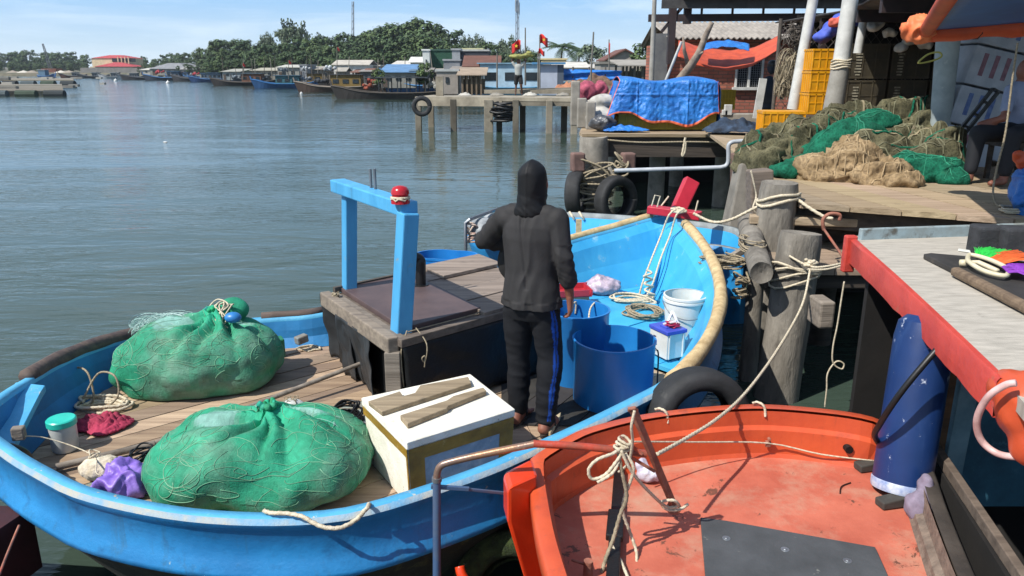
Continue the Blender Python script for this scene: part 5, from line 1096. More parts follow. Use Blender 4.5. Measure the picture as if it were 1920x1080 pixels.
# PVC pipe and yellow crate
m = MB(); m.tube(spline([P(1152, 320, Y=9.6), P(1250, 317, Y=9.5), P(1350, 314, Y=9.4)], 3)+spline([P(1360, 312, Y=9.4), P(1365, 305, Y=9.4), P(1366, 290, Y=9.4), P(1366, 274, Y=9.4), P(1372, 267, Y=9.4), P(1385, 265, Y=9.4), P(1425, 263, Y=9.4)], 5), .026, 10)
tag(m.build('drain_pipe', M('grey_white_pvc', 'b4b9bd', '9ba0a5', sc=6, rough=.4, bump=.05), smooth=2), 'pale plastic drain pipe bent down below the tarpaulin dock', 'pipe')
def crate(name, c, w_, d, h_, ang, mat, label, ribs=6, group=None, parent=None, lid=False):
    m = MB(); Rm = rz(ang); c = V(c); B2 = lambda x, y, z, sx, sy, sz, t=1: m.box(c+Rm @ V((x, y, z)), (sx, sy, sz), Rm, t)
    B2(0, 0, .01, w_, d, .02); th = .012
    for s in (-1, 1):
        B2(0, s*(d/2-th/2), h_/2, w_-.002, th, h_*.9, .8); B2(s*(w_/2-th/2), 0, h_/2, th, d-.004, h_*.9, .8)
        B2(0, s*(d/2), h_-.015, w_+.03, .02, .03); B2(s*(w_/2), 0, h_-.015, .02, d+.03, .03)
        B2(0, s*(d/2+.002), .02, w_, .012, .03); B2(0, s*(d/2+.003), h_*.55, w_, .010, .015)
        for k in range(ribs+1):
            B2(-w_/2+w_*k/ribs, s*(d/2+.003), h_/2, .014, .014, h_*.95); B2(s*(w_/2+.003), -d/2+d*k/ribs, h_/2, .014, .014, h_*.95)
    if lid: B2(0, 0, h_-.003, w_+.01, d+.01, .012)
    o = m.build(name, mat, parent)
    if parent is None: tag(o, label, 'crate', group)
    return o
m_yel = M('yellow_plastic', 'e0a018', 'cc8c10', sc=5, rough=.4, bump=.05, dirt='b0862a', ds=8, da=.38); m_yel2 = M('dull_yellow_plastic', 'a08d1e', '857516', sc=5, rough=.5, bump=.05, dirt='5f5a28', ds=6, da=.42)
crate('crate', P(1460, 262, Y=10.0), .50, .36, .36, -.1, m_yel, 'bright yellow plastic crate left of the net heap', lid=True)
o = blob('plastic_bag', [(P(1402, 280, Y=9.6), (.11, .1, .12))], .02, M('white_grey_bag', 'b9b9b6', '77777a', sc=14, rough=.4), it=1, disp=lambda p, n: p+n*.03*noise.noise(p*12)); tag(o, 'white and black bag beside the drain pipe', 'bag')

# ---- tarpaulin dock ----
td = E('tarp_dock', (4, 16, 0), 'wooden dock with dark fascia carrying the blue tarpaulin stack', 'dock')
m = MB(); pol = [V((1.15, 13.6, 0)), V((5.6, 13.4, 0)), V((5.6, 19.5, 0)), V((1.9, 19.5, 0))]
deck_planks(m, pol, 1.40, R(2), .35, th=.05, seed=31, tin=(.7, 1.1)); m.build('planks', m_dkp, td)
m = MB(); m.beam((1.5, 13.72, 1.17), (5.6, 13.6, 1.17), .14, .34); m.build('fascia_beam', m_dark2, td)
for x, y in ((2.65, 14.2), (3.9, 14.4), (4.9, 14.5), (2.2, 17), (3.6, 17), (5.1, 17)):
    pile('pile', (x, y, -.4), (x, y, 1.3), .15, .14, '', m_conc, 14, x, td)
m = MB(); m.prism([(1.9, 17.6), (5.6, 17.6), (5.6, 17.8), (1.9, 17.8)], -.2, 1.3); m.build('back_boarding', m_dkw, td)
pile('corner_pile', (1.48, 13.75, -.4), (1.42, 13.6, 1.36), .26, .25, 'massive corner pile of the tarpaulin dock draped with ropes', m_conc, 20, 3)
for x, y0, lab in ((1.12, 13.3, 'left of'), (1.98, 13.3, 'right of')):
    m = MB(); m.box((x, y0, .95), (.22, .22, .32), rz(.2)); tag(m.build('timber_block', M('reddish_block', '7d625a', '5f4a45', sc=6, rough=.9), bevel=.03), 'reddish timber block tied '+lab+' the massive corner pile', 'block')
tangle('rope_drape', 'tangled ropes hanging over the massive corner pile', (1.45, 13.25, .1), .34, .10, 1.1, 46, .016, m_rope2, 41)
tangle('rope_drape', 'knotted rope bundle above the larger hanging tyre', (1.85, 13.2, .55), .14, .08, .65, 34, .018, m_rope2, 43)
tyre('tyre', (1.78, 13.15, .32), eul(R(88), 0, R(35)), 'larger tyre hanging on the right of the corner pile', .42, .20, hole=.60)
tyre('tyre', (1.10, 13.2, .42), eul(R(88), 0, R(72)), 'tyre hanging edge-on at the left of the corner pile', .38, .20, hole=.60)
# tarp covered stack
for i in range(4):
    crate('crate', (2.14+i*.44, 14.45, 1.42), .42, .4, .28, 0, m_yel2, 'dull yellow crate peeking out below the blue tarpaulin', 3, 'crates under the blue tarpaulin')
tcx, tcy = 2.78, 14.6; m_bt = M('blue_tarpaulin', '2f7fd0', '2566b4', sc=4, rough=.35, bump=.7, bs=16, dirt='6aa8e0', ds=9, da=.40, bd=.03)
def tarpf(a, b3, orange=False):
    # a along x, b3 unrolls front hem -> top -> back
    W_, D_, Hh = 1.76, .80, .84; s = b3*2.7
    x = (a-.5)*W_; fl = 0
    if s < 1.0: z = .16+(Hh-.16)*s; y = -D_/2-.06*(1-s)-.03*math.sin(a*23)*(1-s); 
    elif s < 1.7: f = (s-1)/.7; z = Hh+.05*math.sin(f*math.pi)+.04*math.sin(a*9+1); y = -D_/2+D_*f
    else: z = Hh-(s-1.7)*.9; y = D_/2+.03
    hem = .09*math.sin(a*7+.6)+.05*math.sin(a*15)
    if s < 1: z += hem*(1-s)
    ex = max(0, 1-z/Hh); x += (a-.5)*.16*ex-(.22*ex if a < .12 else 0)
    n_ = V((x*2.2, z*2.2, y)); r = (1-abs(noise.noise(n_*.9))*2.5)*.035+(1-abs(noise.noise(V((n_.x*1.2, n_.z*4.5, 2)))*2.4))*.018+(1-abs(noise.noise(n_*5.5)*2.4))*.012
    r += .018*(math.exp(-((x+.55)/.012)**2)+math.exp(-((x-.35)/.012)**2)+math.exp(-((z-.62)/.012)**2)); y -= r
    return V((tcx+x, tcy+y, 1.42+z))
m = MB(); m.grid(lambda a, b3: tarpf(a, b3), 150, 90, m=0)
ends = [1 if ((i % 90) < 2) or i//90 < 1 or i//90 > 148 else 0 for i in range(150*90)]; m.m = ends
t = tag(m.build('tarpaulin', [m_bt, M('orange_tarp_edge', 'e2714a', 'c45a38', sc=9, rough=.5)], smooth=True, solid=.006), 'blue tarpaulin with orange hem draped over yellow crates', 'tarpaulin')
m = MB()
for s_x in (-1, 1):
    m = MB()
    def fn(a, b3, s_x=s_x): y = (a-.5)*.84; z = .1+.75*b3; return V((tcx+s_x*(.88+.10*(1-b3))+.05*noise.noise(V((y*4, z*4, s_x))), tcy+y, 1.42+z))
    m.grid(fn, 20, 20); m.build('side_skirt', m_bt, t, smooth=True)
cloth('tarp_corner', 'blue and orange corner of tarpaulin lying on the dock planks', (1.95, 14.0, 1.42), .42, .22, .10, m_bt, 8, 'tarpaulin')
# sacks left of tarp
o = blob('sack', [((1.72, 14.9, 1.62), (.34, .3, .16)), ((1.6, 15.2, 1.78), (.3, .3, .14)), ((1.75, 15, 1.9), (.28, .26, .12))], .03, M('white_grey_sack', 'b3b0a8', '8f8c85', sc=6, rough=.85), it=2, disp=lambda p, n: p+n*.04*noise.noise(p*7)); tag(o, 'pile of pale woven sacks left of the blue tarpaulin', 'sack')
o = blob('sack', [((1.62, 14.1, 1.55), (.25, .2, .14))], .02, M('black_white_bag', '55565a', '2a2b2e', sc=9, rough=.4, dirt='c8c8c8', ds=8, da=.42), it=1, disp=lambda p, n: p+n*.05*noise.noise(p*9)); tag(o, 'black and white plastic sack in front of the pale sacks', 'sack')
o = blob('net_bundle', [((1.50, 16.0, 2.05), (.22, .2, .2)), ((1.78, 16.0, 2.08), (.15, .15, .16))], .03, M('pink_net', 'b0556a', '7f3a4a', sc=12, rough=.9), it=1, disp=lambda p, n: p+n*.05*noise.noise(p*9)); tag(o, 'faded pink net bundle on top of the posts behind the sacks', 'net')
for i, (x, y, hh) in enumerate(((1.32, 15.0, .55), (1.45, 14.6, .5), (1.24, 15.6, .85))): m = MB(); m.box((x, y, 1.4+hh/2), (.17, .17, hh)); tag(m.build('short_post', m_conc, bevel=.02), ('weathered stub post at the dock corner', 'stub post just behind the corner pile', 'tallest stub post below the pink net')[i], 'post')
m = MB(); m.box((1.55, 15.9, 1.62), (.75, .3, .42)); tag(m.build('stone_block', m_conc, bevel=.03), 'grey block under the pink net bundle', 'block')
rope('cord', 'cord hanging over the fascia under the tarpaulin', [(1285, 258, None, 13.4), (1282, 275, None, 13.4), (1279, 292, None, 13.4), (1284, 285, None, 13.4), (1286, 265, None, 13.4)], .02, m_rope, 'cord')
rope('fascia_line', 'thin line strung along the fascia beam', [(1135, 262, None, 13.5), (1200, 267, None, 13.45), (1290, 266, None, 13.4), (1400, 268, None, 13.4)], .014, m_rope2, 'line')
# walls / clutter between
m = MB(); m.box((4.95, 15.5, 1.52), (1.7, .25, .24)); tag(m.build('low_wall', m_conc, bevel=.02), 'low grey concrete wall right of the tarpaulin', 'wall')
m = MB(); m.beam(P(1418, 222, Y=14.2), P(1431, 147, Y=14.2), .13, .04, up=V((0, 1, 0))); tag(m.build('white_plank', m_wpost), 'white plank standing against the low wall', 'plank')
crate('crate', P(1355, 205, Y=17.5), .42, .3, .42, 0, m_yel2, 'yellow crate standing in the doorway of the brick house')
cloth('net_pile', 'dark blue nets heaped behind the drain pipe', P(1375, 248, Y=13.3), .55, .3, .25, M('dark_blue_net', '33455c', '1c2430', sc=8, rough=.9), 5, 'net')
m = MB(); q = P(1365, 206, Y=15.4); m.box(q, (.14, .1, .2)); m.box(q+V((-.06, 0, -.05)), (.1, .1, .1)); tag(m.build('white_bracket', m_wpost, bevel=.01), 'small white fitting on the low wall', 'fitting')
# ---- brick house ----
def brickmat():
    m = M('red_brick', '9a5443', '7d4337', sc=3, rough=.9, bump=0); N = m.node_tree.nodes; L = m.node_tree.links; bs = N['Principled BSDF']
    t = N.new('ShaderNodeTexCoord'); mp = N.new('ShaderNodeMapping'); mp.inputs['Rotation'].default_value = (R(90), 0, 0); L.new(t.outputs['Object'], mp.inputs[0])
    b = N.new('ShaderNodeTexBrick'); b.inputs['Scale'].default_value = 1; b.inputs['Brick Width'].default_value = .24; b.inputs['Row Height'].default_value = .085; b.inputs['Mortar Size'].default_value = .012
    b.inputs['Color1'].default_value = (*srgb('b9705a'), 1); b.inputs['Color2'].default_value = (*srgb('9a5a4a'), 1); b.inputs['Mortar'].default_value = (*srgb('7a5a4c'), 1); L.new(mp.outputs[0], b.inputs[0])
    n = N.new('ShaderNodeTexNoise'); n.inputs['Scale'].default_value = 2.2; L.new(t.outputs['Object'], n.inputs[0]); r = N.new('ShaderNodeValToRGB'); r.color_ramp.elements[0].color = (.55, .55, .55, 1); r.color_ramp.elements[1].color = (1.2, 1.2, 1.2, 1); L.new(n.outputs[0], r.inputs[0])
    x = N.new('ShaderNodeMixRGB'); x.blend_type = 'MULTIPLY'; x.inputs[0].default_value = 1; L.new(b.outputs[0], x.inputs[1]); L.new(r.outputs[0], x.inputs[2]); L.new(x.outputs[0], bs.inputs['Base Color'])
    bp = N.new('ShaderNodeBump'); bp.inputs['Strength'].default_value = .6; bp.inputs['Distance'].default_value = .02; L.new(b.outputs['Fac'], bp.inputs['Height']); bp.invert = True; L.new(bp.outputs[0], bs.inputs['Normal'])
    return m
m_brick = brickmat(); HY = 20.0
bh = E('brick_house', (5.5, HY, 1.4), 'low red brick house with a corrugated roof and barred window', 'house')
x0, x1 = P(1247, 200, Y=HY).x, 8.2; zt = P(1247, 92, Y=HY).z; wx0, wx1 = P(1376, 165, Y=HY).x, P(1428, 165, Y=HY).x; wz0, wz1 = P(1400, 166, Y=HY).z, P(1400, 106, Y=HY).z
m = MB(); T = .2
def wb(a, b2, z0, z1): m.box(((a+b2)/2, HY+T/2, (z0+z1)/2), (b2-a, T, z1-z0))
wb(x0, wx0, 1.2, zt+.22); wb(wx0, wx1, 1.2, wz0); wb(wx0, wx1, wz1, zt+.22); wb(wx1, x1, 1.2, zt+.22); m.box((x0+T/2, HY+1.6, 2.15), (T, 2.8, 1.9)); m.box((x1-T/2, HY+1.6, 2.15), (T, 2.8, 1.9)); m.box(((x0+x1)/2, HY+3.1, 2.15), (x1-x0, .2, 1.9)); m.build('wall', m_brick, bh)
wn = MB(); fw = .05
for a in (wx0, wx1-fw, (wx0+wx1)/2-fw/2): wn.box((a+fw/2, HY-.02, (wz0+wz1)/2), (fw, .06, wz1-wz0))
wn.box(((wx0+wx1)/2, HY-.02, wz1-fw/2), (wx1-wx0, .062, fw)); wn.box(((wx0+wx1)/2, HY-.05, wz0), (wx1-wx0+.1, .14, .07))
win = wn.build('window', m_wpost, bh)
g = MB()
for k in range(13): g.box((wx0+(wx1-wx0)*(k+.5)/13, HY-.0, (wz0+wz1)/2), (.010, .01, wz1-wz0))
for k in range(14): g.box(((wx0+wx1)/2, HY+.012, wz0+(wz1-wz0)*(k+.5)/14), (wx1-wx0, .01, .010))
g.build('grille', m_gal, win); g = MB(); g.box(((wx0+wx1)/2, HY+.12, (wz0+wz1)/2), (wx1-wx0, .01, wz1-wz0)); g.build('pane', M('dark_glass', '2a2d2f', rough=.1, bump=0), win)
m_cor = M('grey_fibre_cement', '9a938a', '7f7972', sc=3, rough=.85, bump=.3, dirt='7d766e', ds=4, da=.42)
def corr(p0, p1, d, amp=.022, wl=.14, th=.02):
    """corrugated sheet: eave p0->p1, up-slope vector d"""
    m = MB(); L = (p1-p0).length; n = int(L/wl*6); ny = 2
    def fn(a, b3): return p0.lerp(p1, a)+d*b3+V((0, 0, amp*math.sin(a*L/wl*2*math.pi)))
    m.grid(fn, n, ny); return m
ea, ebb = P(1268, 72, Y=HY-.5), P(1560, 66, Y=HY-.5); ri = P(1255, 42, Y=HY+1.8)
corr(V((x0-.1, ea.y, ea.z)), V((x1+.3, ea.y, ea.z)), V((-.05, 2.3, ri.z-ea.z))).build('roof', m_cor, bh, smooth=False, solid=.02)
corr(V((x0-.1, HY+3.8, ea.z-.1)), V((x1+.3, HY+3.8, ea.z-.1)), V((0, -2.0, ri.z-ea.z+.06))).build('roof', m_cor, bh, smooth=False, solid=.02)
m = MB(); m.box((x0-.22, HY-.1, 2.2), (.35, .3, 2.2)); m.build('side_pillar', M('dark_grey_render', '6a6c6c', '54565a', sc=4, rough=.9), bh)
# orange awning tarp, branch, pole
m = MB()
def aw(a, b3):
    p = P(1272+190*a, (84+18*math.sin(a*math.pi)) if a < .75 else 84+18*math.sin(a*math.pi)-10*(a-.75)*4, Y=HY-2.6+1.5*b3); p.z += -(.20+.13*math.sin(a*math.pi*.9+.3))*(1-b3)*1.0+.10*b3+.03*noise.noise(V((a*9, b3*4, 0))); return p
m.grid(aw, 40, 10); tag(m.build('awning', M('orange_tarp', 'c9532f', 'a8432a', sc=5, rough=.6, bump=.4, bs=10), smooth=True, solid=.008), 'sagging orange tarpaulin awning on the brick house', 'awning')
m = MB(); m.grid(lambda a, b3: P(1315+90*a, 95-7*math.sin(a*3.1)-2*b3*6, Y=HY-2.55+.5*b3)+V((0, 0, .04*noise.noise(V((a*8, b3*4, 2))))), 30, 8); tag(m.build('tarp_piece', m_bt, smooth=True, solid=.01), 'crumpled blue tarpaulin lying on the orange awning', 'tarpaulin')
bm_ = M('driftwood', '9a8c7c', '6f6358', sc=7, rough=.85, bump=.5)
m = MB(); m.tube(spline([P(1262, 165, Y=15.8), P(1290, 130, Y=15.6), P(1310, 100, Y=15.4), P(1322, 70, Y=15.3), P(1335, 42, Y=15.2)], 5), [.10-.0028*i for i in range(21)], 8); m.tube([P(1292, 128, Y=15.6), P(1283, 95, Y=15.5), P(1281, 70, Y=15.4)], [.05, .035, .02], 6); m.tube([P(1308, 103, Y=15.4), P(1318, 98, Y=15.3)], [.05, .02], 6)
tag(m.build('tree_branch', bm_, smooth=True), 'forked bare branch propping the orange awning', 'branch')
m = MB(); m.cyl(P(1245, 160, Y=15.4), P(1278, 78, Y=15.2), .03, .025); tag(m.build('prop_pole', m_wpost, smooth=2), 'thin pale pole propping the left corner of the awning', 'pole')
m = MB(); m.cyl(P(1221, 158, Y=16), P(1228, -20, Y=16), .055, .04); tag(m.build('tall_pole', m_gpost, smooth=2), 'tall thin pole left of the brick house', 'pole')
# steel canopy
sc_ = E('steel_canopy', (6, 16, 3.6), 'dark steel roof frame above the brick house', 'canopy'); m_st = M('dark_red_steel', '3d2f30', '2a2526', sc=5, rough=.6, bump=.1); m_rf = M('dark_roof_sheet', '4a4744', '353331', sc=5, rough=.7, bump=.1)
m = MB(); YC = 16.5
m.beam(P(1216, 34, Y=YC), V((9, YC, P(1216, 30, Y=YC).z)), .1, .14); m.build('lower_chord', m_st, sc_)
m = MB(); pz = P(1210, 12, Y=YC).z; m.box((6.5, YC-.2, pz+.10), (9-2.6, 1.3, .05)); m.box((6.1, YC-.6, pz), (6.4, .08, .16)); m.build('roof_sheet', m_rf, sc_)
for k in range(9): m = MB(); x = 3.2+k*.62; m.box((x, YC, (P(1216, 34, Y=YC).z+pz)/2), (.04, .04, pz-P(1216, 34, Y=YC).z)); m.build('strut', m_st, sc_)
for px_ in (1256, 1288): m = MB(); q = P(px_, 120 if px_ < 1270 else 45, Y=YC); m.beam(q, V((q.x, YC, pz)), .14, .14, up=V((0, 1, 0))); m.build('column', m_st, sc_)
m = MB(); m.beam(P(1240, 60, Y=YC), P(1290, 0, Y=YC), .06, .06); m.build('brace', m_st, sc_)
# person by the window (dark blue clothing)
qx = P(1442, 150, Y=16.8); pr_ = [(V((qx.x, 16.8, 2.02)), (.20, .14, .32)), (V((qx.x+.04, 16.8, 2.50)), (.10, .11, .13)), (V((qx.x, 16.85, 1.65)), (.19, .15, .28)), (V((qx.x-.18, 16.7, 2.15)), .06, V((qx.x-.26, 16.6, 1.9)), .05), (V((qx.x+.19, 16.7, 2.15)), .06, V((qx.x+.24, 16.6, 1.9)), .05)]
o = blob('person', pr_, .02, M('navy_shirt', '1b2a3c', '141f2c', sc=5, rough=.8), it=3); tag(o, 'person in dark blue shirt standing before the brick house window', 'person')
o2 = blob('hair', [(V((qx.x+.04, 16.8, 2.56)), (.105, .115, .10))], .02, m_black, o, 2)
# ---- covered store at right ----
st_ = E('store_roof', (6, 10, 3.3), 'dark corrugated store roof over the right side of the dock', 'roof')
RZ = 3.30
def rf(a, b3):
    Y_ = 6.2+9.0*b3; xl = 3.2+(4.9-3.2)*min(1, b3*1.6); return V((xl+(10-xl)*a, Y_, RZ+.02*math.sin(a*120)))
m = MB(); m.grid(rf, 240, 6); m.build('roof_sheet', m_rf, st_, solid=.02)
for k in range(5): m = MB(); y = 7.4+k*1.9; xl = 3.3+(y-6.2)/9*1.7*1.5; m.beam((min(xl, 4.95), y, RZ-.12), (10, y, RZ-.12), .07, .16); m.build('rafter', m_st, st_)
m = MB(); m.beam((5.0, 13.4, 2.72), (10, 13.4, 2.72), .08, .10); m.beam((5.0, 12.6, 2.46), (10, 12.6, 2.46), .10, .08); m.beam((5.05, 13.2, 1.4), (5.05, 13.2, 3.2), .09, .09, up=V((0, 1, 0))); m.build('cross_rail', m_st, st_)
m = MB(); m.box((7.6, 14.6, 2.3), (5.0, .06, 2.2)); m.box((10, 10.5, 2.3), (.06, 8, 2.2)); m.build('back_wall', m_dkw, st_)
# shelf and stacked crates
m = MB(); m.box((6.1, 12.3, 1.78), (3.4, .9, .07)); m.box((6.1, 12.3, 1.48), (3.3, .8, .05), t=.7)
for x in (4.5, 6.1, 7.7): m.box((x, 11.95, 1.58), (.08, .08, .36))
tag(m.build('shelf', wood('shelf_wood', '6b6058', '4a423c', 0)), 'low wooden shelf carrying the stacked crates', 'shelf')
m_dcr = M('dark_brown_crate', '4d4534', '3a3428', sc=5, rough=.6, bump=.1); m_pr = M('faded_white_print', '9c9684', '6b6656', sc=30, rough=.8, bump=0)
i = 0
crn = ['on the bottom row', 'on the upper row']; pos = ['first from the left', 'second from the left', 'third from the left', 'fourth from the left', 'fifth from the left']
for k in range(5):
    for j in range(2):
        cx_ = 5.30+k*.62; cz = 1.82+j*.52; c_ = E('crate', (cx_, 12.15, cz), 'dark crate with faded print '+crn[j]+', '+pos[k], 'crate', 'stacked dark crates under the store roof')
        crate('body', (cx_, 12.15, cz), .56, .4, .50, 0, m_dcr, None, 3, parent=c_)
        m = MB(); rn = random.Random(k*2+j)
        for q_ in range(9): m.box((cx_-.16, 12.15-.212, cz+.06+q_*.042), (.06+.05*rn.random(), .004, .022))
        m.build('print', m_pr, c_)
for j, cz in enumerate((1.82, 2.14, 2.46)):
    crate('crate', (4.72, 12.15, cz), .52, .4, .31, 0, m_yel, ('bottom', 'middle', 'top')[j]+' yellow crate of the stack behind the leaning white posts', 5)
m = MB(); m.box((4.0, 11.4, 1.56), (.62, .34, .22)); 
for k in range(4): m.box((3.76+k*.16, 11.22, 1.56), (.06, .01, .12), t=.75)
tag(m.build('foam_crate', m_wpost, bevel=.02), 'white slotted foam crate below the shelf', 'crate')
# chain link fence
m_wire = M('rusty_wire', '5d554c', '443d37', sc=9, rough=.7, bump=0)
fe = E('mesh_fence', (4.1, 12.9, 1.42), 'chain link fence hung with old net left of the crates', 'fence')
m = MB(); fx0, fx1, fz0, fz1 = 4.28, 8.6, 1.45, 3.2; st2 = .15
def clipd(x0_, z0_, s):
    pts = []
    for (x, z) in ((fx0, z0_+s*(fx0-x0_)), (fx1, z0_+s*(fx1-x0_)), (x0_+(fz0-z0_)/s, fz0), (x0_+(fz1-z0_)/s, fz1)):
        if fx0-1e-6 <= x <= fx1+1e-6 and fz0-1e-6 <= z <= fz1+1e-6: pts.append((x, z))
    return pts
k = 0
for s in (1.2, -1.2):
    x = fx0-2
    while x < fx1+2:
        pp = clipd(x, fz0, s)
        if len(pp) >= 2: m.beam((pp[0][0], 12.95, pp[0][1]), (pp[-1][0], 12.95+.004*s, pp[-1][1]), .008, .008)
        x += st2
m.build('wire_mesh', m_wire, fe)
for x in (4.28, 5.6, 7.2): m = MB(); m.cyl((x, 13.0, 1.4), (x, 13.0, 3.25), .03); m.build('fence_post', m_wire, fe)
o = fuzz(fe, (4.42, 12.75, 2.0), (.22, .10, .70), 200, 77, .006, m_rope2); o.name = 'old_net'
o = fuzz(fe, (4.5, 12.75, 2.8), (.25, .10, .35), 90, 78, .006, m_wire); o.name = 'old_net'
# bundles above
o = blob('tarp_roll', [(P(1540, 70, Y=12.2), .10, P(1578, 40, Y=12.2), .13), (P(1590, 36, Y=12.2), .09, P(1610, 38, Y=12.2), .09)], .02, M('violet_blue_cloth', '4a5fc0', '35479c', sc=6, rough=.7), it=2, disp=lambda p, n: p+n*.05*noise.noise(p*9)); tag(o, 'bundle of violet blue cloth hung above the yellow crates', 'cloth')
o = blob('orange_cloth', [(P(1562, 42, Y=12.0), .07, P(1575, 38, Y=12.0), .06)], .015, M('salmon_cloth', 'd0604e', rough=.7), it=2, disp=lambda p, n: p+n*.04*noise.noise(p*12)); tag(o, 'small salmon cloth tucked beside the blue bundle', 'cloth')
for i, (x, y, s) in enumerate(((1640, 48, .12), (1668, 62, .10), (1720, 60, .16), (1705, 76, .10), (1735, 84, .12), (1690, 90, .08))):
    o = blob('white_bag', [(P(x, y, Y=11.8), (s, .08, s*.6))], .02, m_wpost, it=1, disp=lambda p, n: p+n*.06*noise.noise(p*11)); tag(o, 'crumpled white bag stuffed under the store roof', 'bag', 'white bags under the store roof')
m = MB(); m.tube(spline([P(1722, 118, Y=8.6), P(1740, 102, Y=8.6), P(1760, 98, Y=8.6), P(1765, 106, Y=8.6), P(1748, 114, Y=8.6)], 5, True), .010, 6, closed=True); tag(m.build('cord_loop', M('yellow_cord', 'c3bd62', rough=.6), smooth=True), 'yellow cord loop hanging by the thick pale post', 'cord')
# awning top right
m_ot = M('orange_awning', 'd2552a', 'b24725', sc=4, rough=.55, bump=.4, bs=9); m_ba = M('blue_awning', '2468ae', '1c5694', sc=3, rough=.5, bump=.3, bs=6)
aw_ = E('tarp_awning', (4.4, 6, 2.7), 'blue tarpaulin awning with rolled orange edge at top right', 'awning')
c0_, c1_ = P(1738, 60, Y=6.25), P(1960, 42, Y=5.9); c2_, c3_ = V((2.32, 4.2, 3.0)), V((c1_.x+5.5, 4.0, 3.2)); c1_ = c0_.lerp(c1_, 3)
m = MB(); m.grid(lambda a, b3: (c0_.lerp(c1_, a)).lerp(c2_.lerp(c3_, a), b3)+V((0, 0, .05*math.sin(a*7)*b3)), 30, 12); m.build('sheet', m_ba, aw_, smooth=True, solid=.006)
m = MB(); m.tube([c0_.lerp(c1_, k/24)+V((0, 0, .008*math.sin(k*1.7)-.01)) for k in range(25)], [.072+.008*math.sin(k*1.3) for k in range(25)], 10); m.build('rolled_edge', m_ot, aw_, smooth=True)
m = MB(); m.tube([c0_.lerp(c2_, k/10)+V((-.01, 0, 0)) for k in range(11)], .055, 10); m.build('rolled_edge', m_ot, aw_, smooth=True)
blob('knotted_corner', [(c0_+V((-.05, 0, .02)), (.13, .10, .09))], .012, M('pale_orange_cloth', 'e8804e', 'd26a3c', sc=8, rough=.6), aw_, 2, disp=lambda p, n: p+n*(.03*(1-abs(noise.noise(p*14))*2.4)))
for k in (5, 9, 12): m = MB(); m.tube([c0_.lerp(c1_, k/36)+V((.004*a_, .08*math.sin(a_*.7), .08*math.cos(a_*.7))) for a_ in range(10)], .006, 5); m.build('lashing', m_black, aw_, smooth=True)
# foam boxes stack under the roof
m_fo = M('foam_white_blue', 'b7bcc4', '9ba2ad', sc=4, rough=.8, bump=.2, dirt='7d90b4', ds=5, da=.38)
m_prt = M('faded_blue_print', '6f86b4', '56699a', sc=20, rough=.8, bump=0); m_prr = M('faded_red_print', '96707c', '7d5d68', sc=20, rough=.8, bump=0)
k = 0
for col_ in range(3):
    for row in range(4):
        x = 5.10+col_*.62+row*.10; z = 1.44+row*.42; lab = 'white foam box '+('bottom', 'second', 'third', 'top')[row]+' of the '+('left', 'middle', 'right')[col_]+' leaning stack'
        c_ = E('foam_box', (x, 9.0, z), lab, 'box', 'foam boxes stacked under the store roof'); Rm = eul(0, R(12), 0)
        m = MB(); m.box((x, 9.0, z+.2), (.60, .42, .41), Rm); m.build('body', m_fo, c_, bevel=.015)
        m = MB()
        for q_ in range(3): m.box(V((x, 9.0, z+.2))+Rm @ V((-.16+.13*q_, -.212, .02)), (.05, .004, .24), Rm)
        m.build('print', m_prt if (row+col_) % 2 else m_prr, c_)
# black rack
t = E('metal_rack', P(1790, 265, Y=8.2), 'black metal rack leaning against the foam boxes', 'rack')
for a_, b__ in (((1788, 258, 8.2), (1862, 166, 8.2)), ((1800, 262, 8.2), (1872, 172, 8.2))):
    m = MB(); m.beam(P(a_[0], a_[1], Y=a_[2]), P(b__[0], b__[1], Y=b__[2]), .03, .03); m.build('rail', m_black, t)
for f in (0, .25, .5, .75, 1): m = MB(); m.beam(P(1788, 258, Y=8.2).lerp(P(1862, 166, Y=8.2), f), P(1800, 262, Y=8.2).lerp(P(1872, 172, Y=8.2), f), .05, .02); m.build('rung', m_black, t)
# seated person in the shade
q = P(1900, 285, Y=7.6); PO2 = V((q.x, 7.6, 1.42)); s2 = lambda x, y, z: PO2+V((x, y, z))
pn = E('person', PO2, 'person seated in the shade under the awning in grey blue shirt and dark trousers', 'person')
blob('body', [(s2(.05, .05, .52), .12, s2(.02, .05, .85), .13), (s2(.02, .03, 1.05), (.09, .1, .12)), (s2(.02, .05, .88), .06, s2(.02, .04, 1.0), .05), (s2(-.12, 0, .85), .05, s2(-.22, -.12, .62), .04), (s2(-.22, -.12, .62), .038, s2(-.40, -.05, .56), .028), (s2(.18, 0, .85), .05, s2(.22, -.16, .62), .04), (s2(.22, -.16, .62), .038, s2(.0, -.2, .58), .028), (s2(-.05, 0, .48), .085, s2(-.42, -.1, .48), .065), (s2(-.42, -.1, .48), .06, s2(-.46, -.12, .08), .04), (s2(-.46, -.12, .05), .04, s2(-.60, -.16, .035), .03), (s2(.12, 0, .48), .085, s2(-.2, -.28, .48), .065), (s2(-.2, -.28, .48), .06, s2(-.24, -.3, .08), .04), (s2(-.24, -.3, .05), .04, s2(-.38, -.34, .035), .03)], .016, m_skin, pn, 2)
blob('shirt', [(s2(.05, .05, .55), .145, s2(.02, .05, .83), .15), (s2(-.11, .02, .87), .065, s2(-.19, -.08, .7), .055), (s2(.17, .02, .87), .065, s2(.21, -.1, .7), .055)], .018, M('grey_blue_shirt', '8d96ad', '757e96', sc=5, rough=.8), pn, 3)
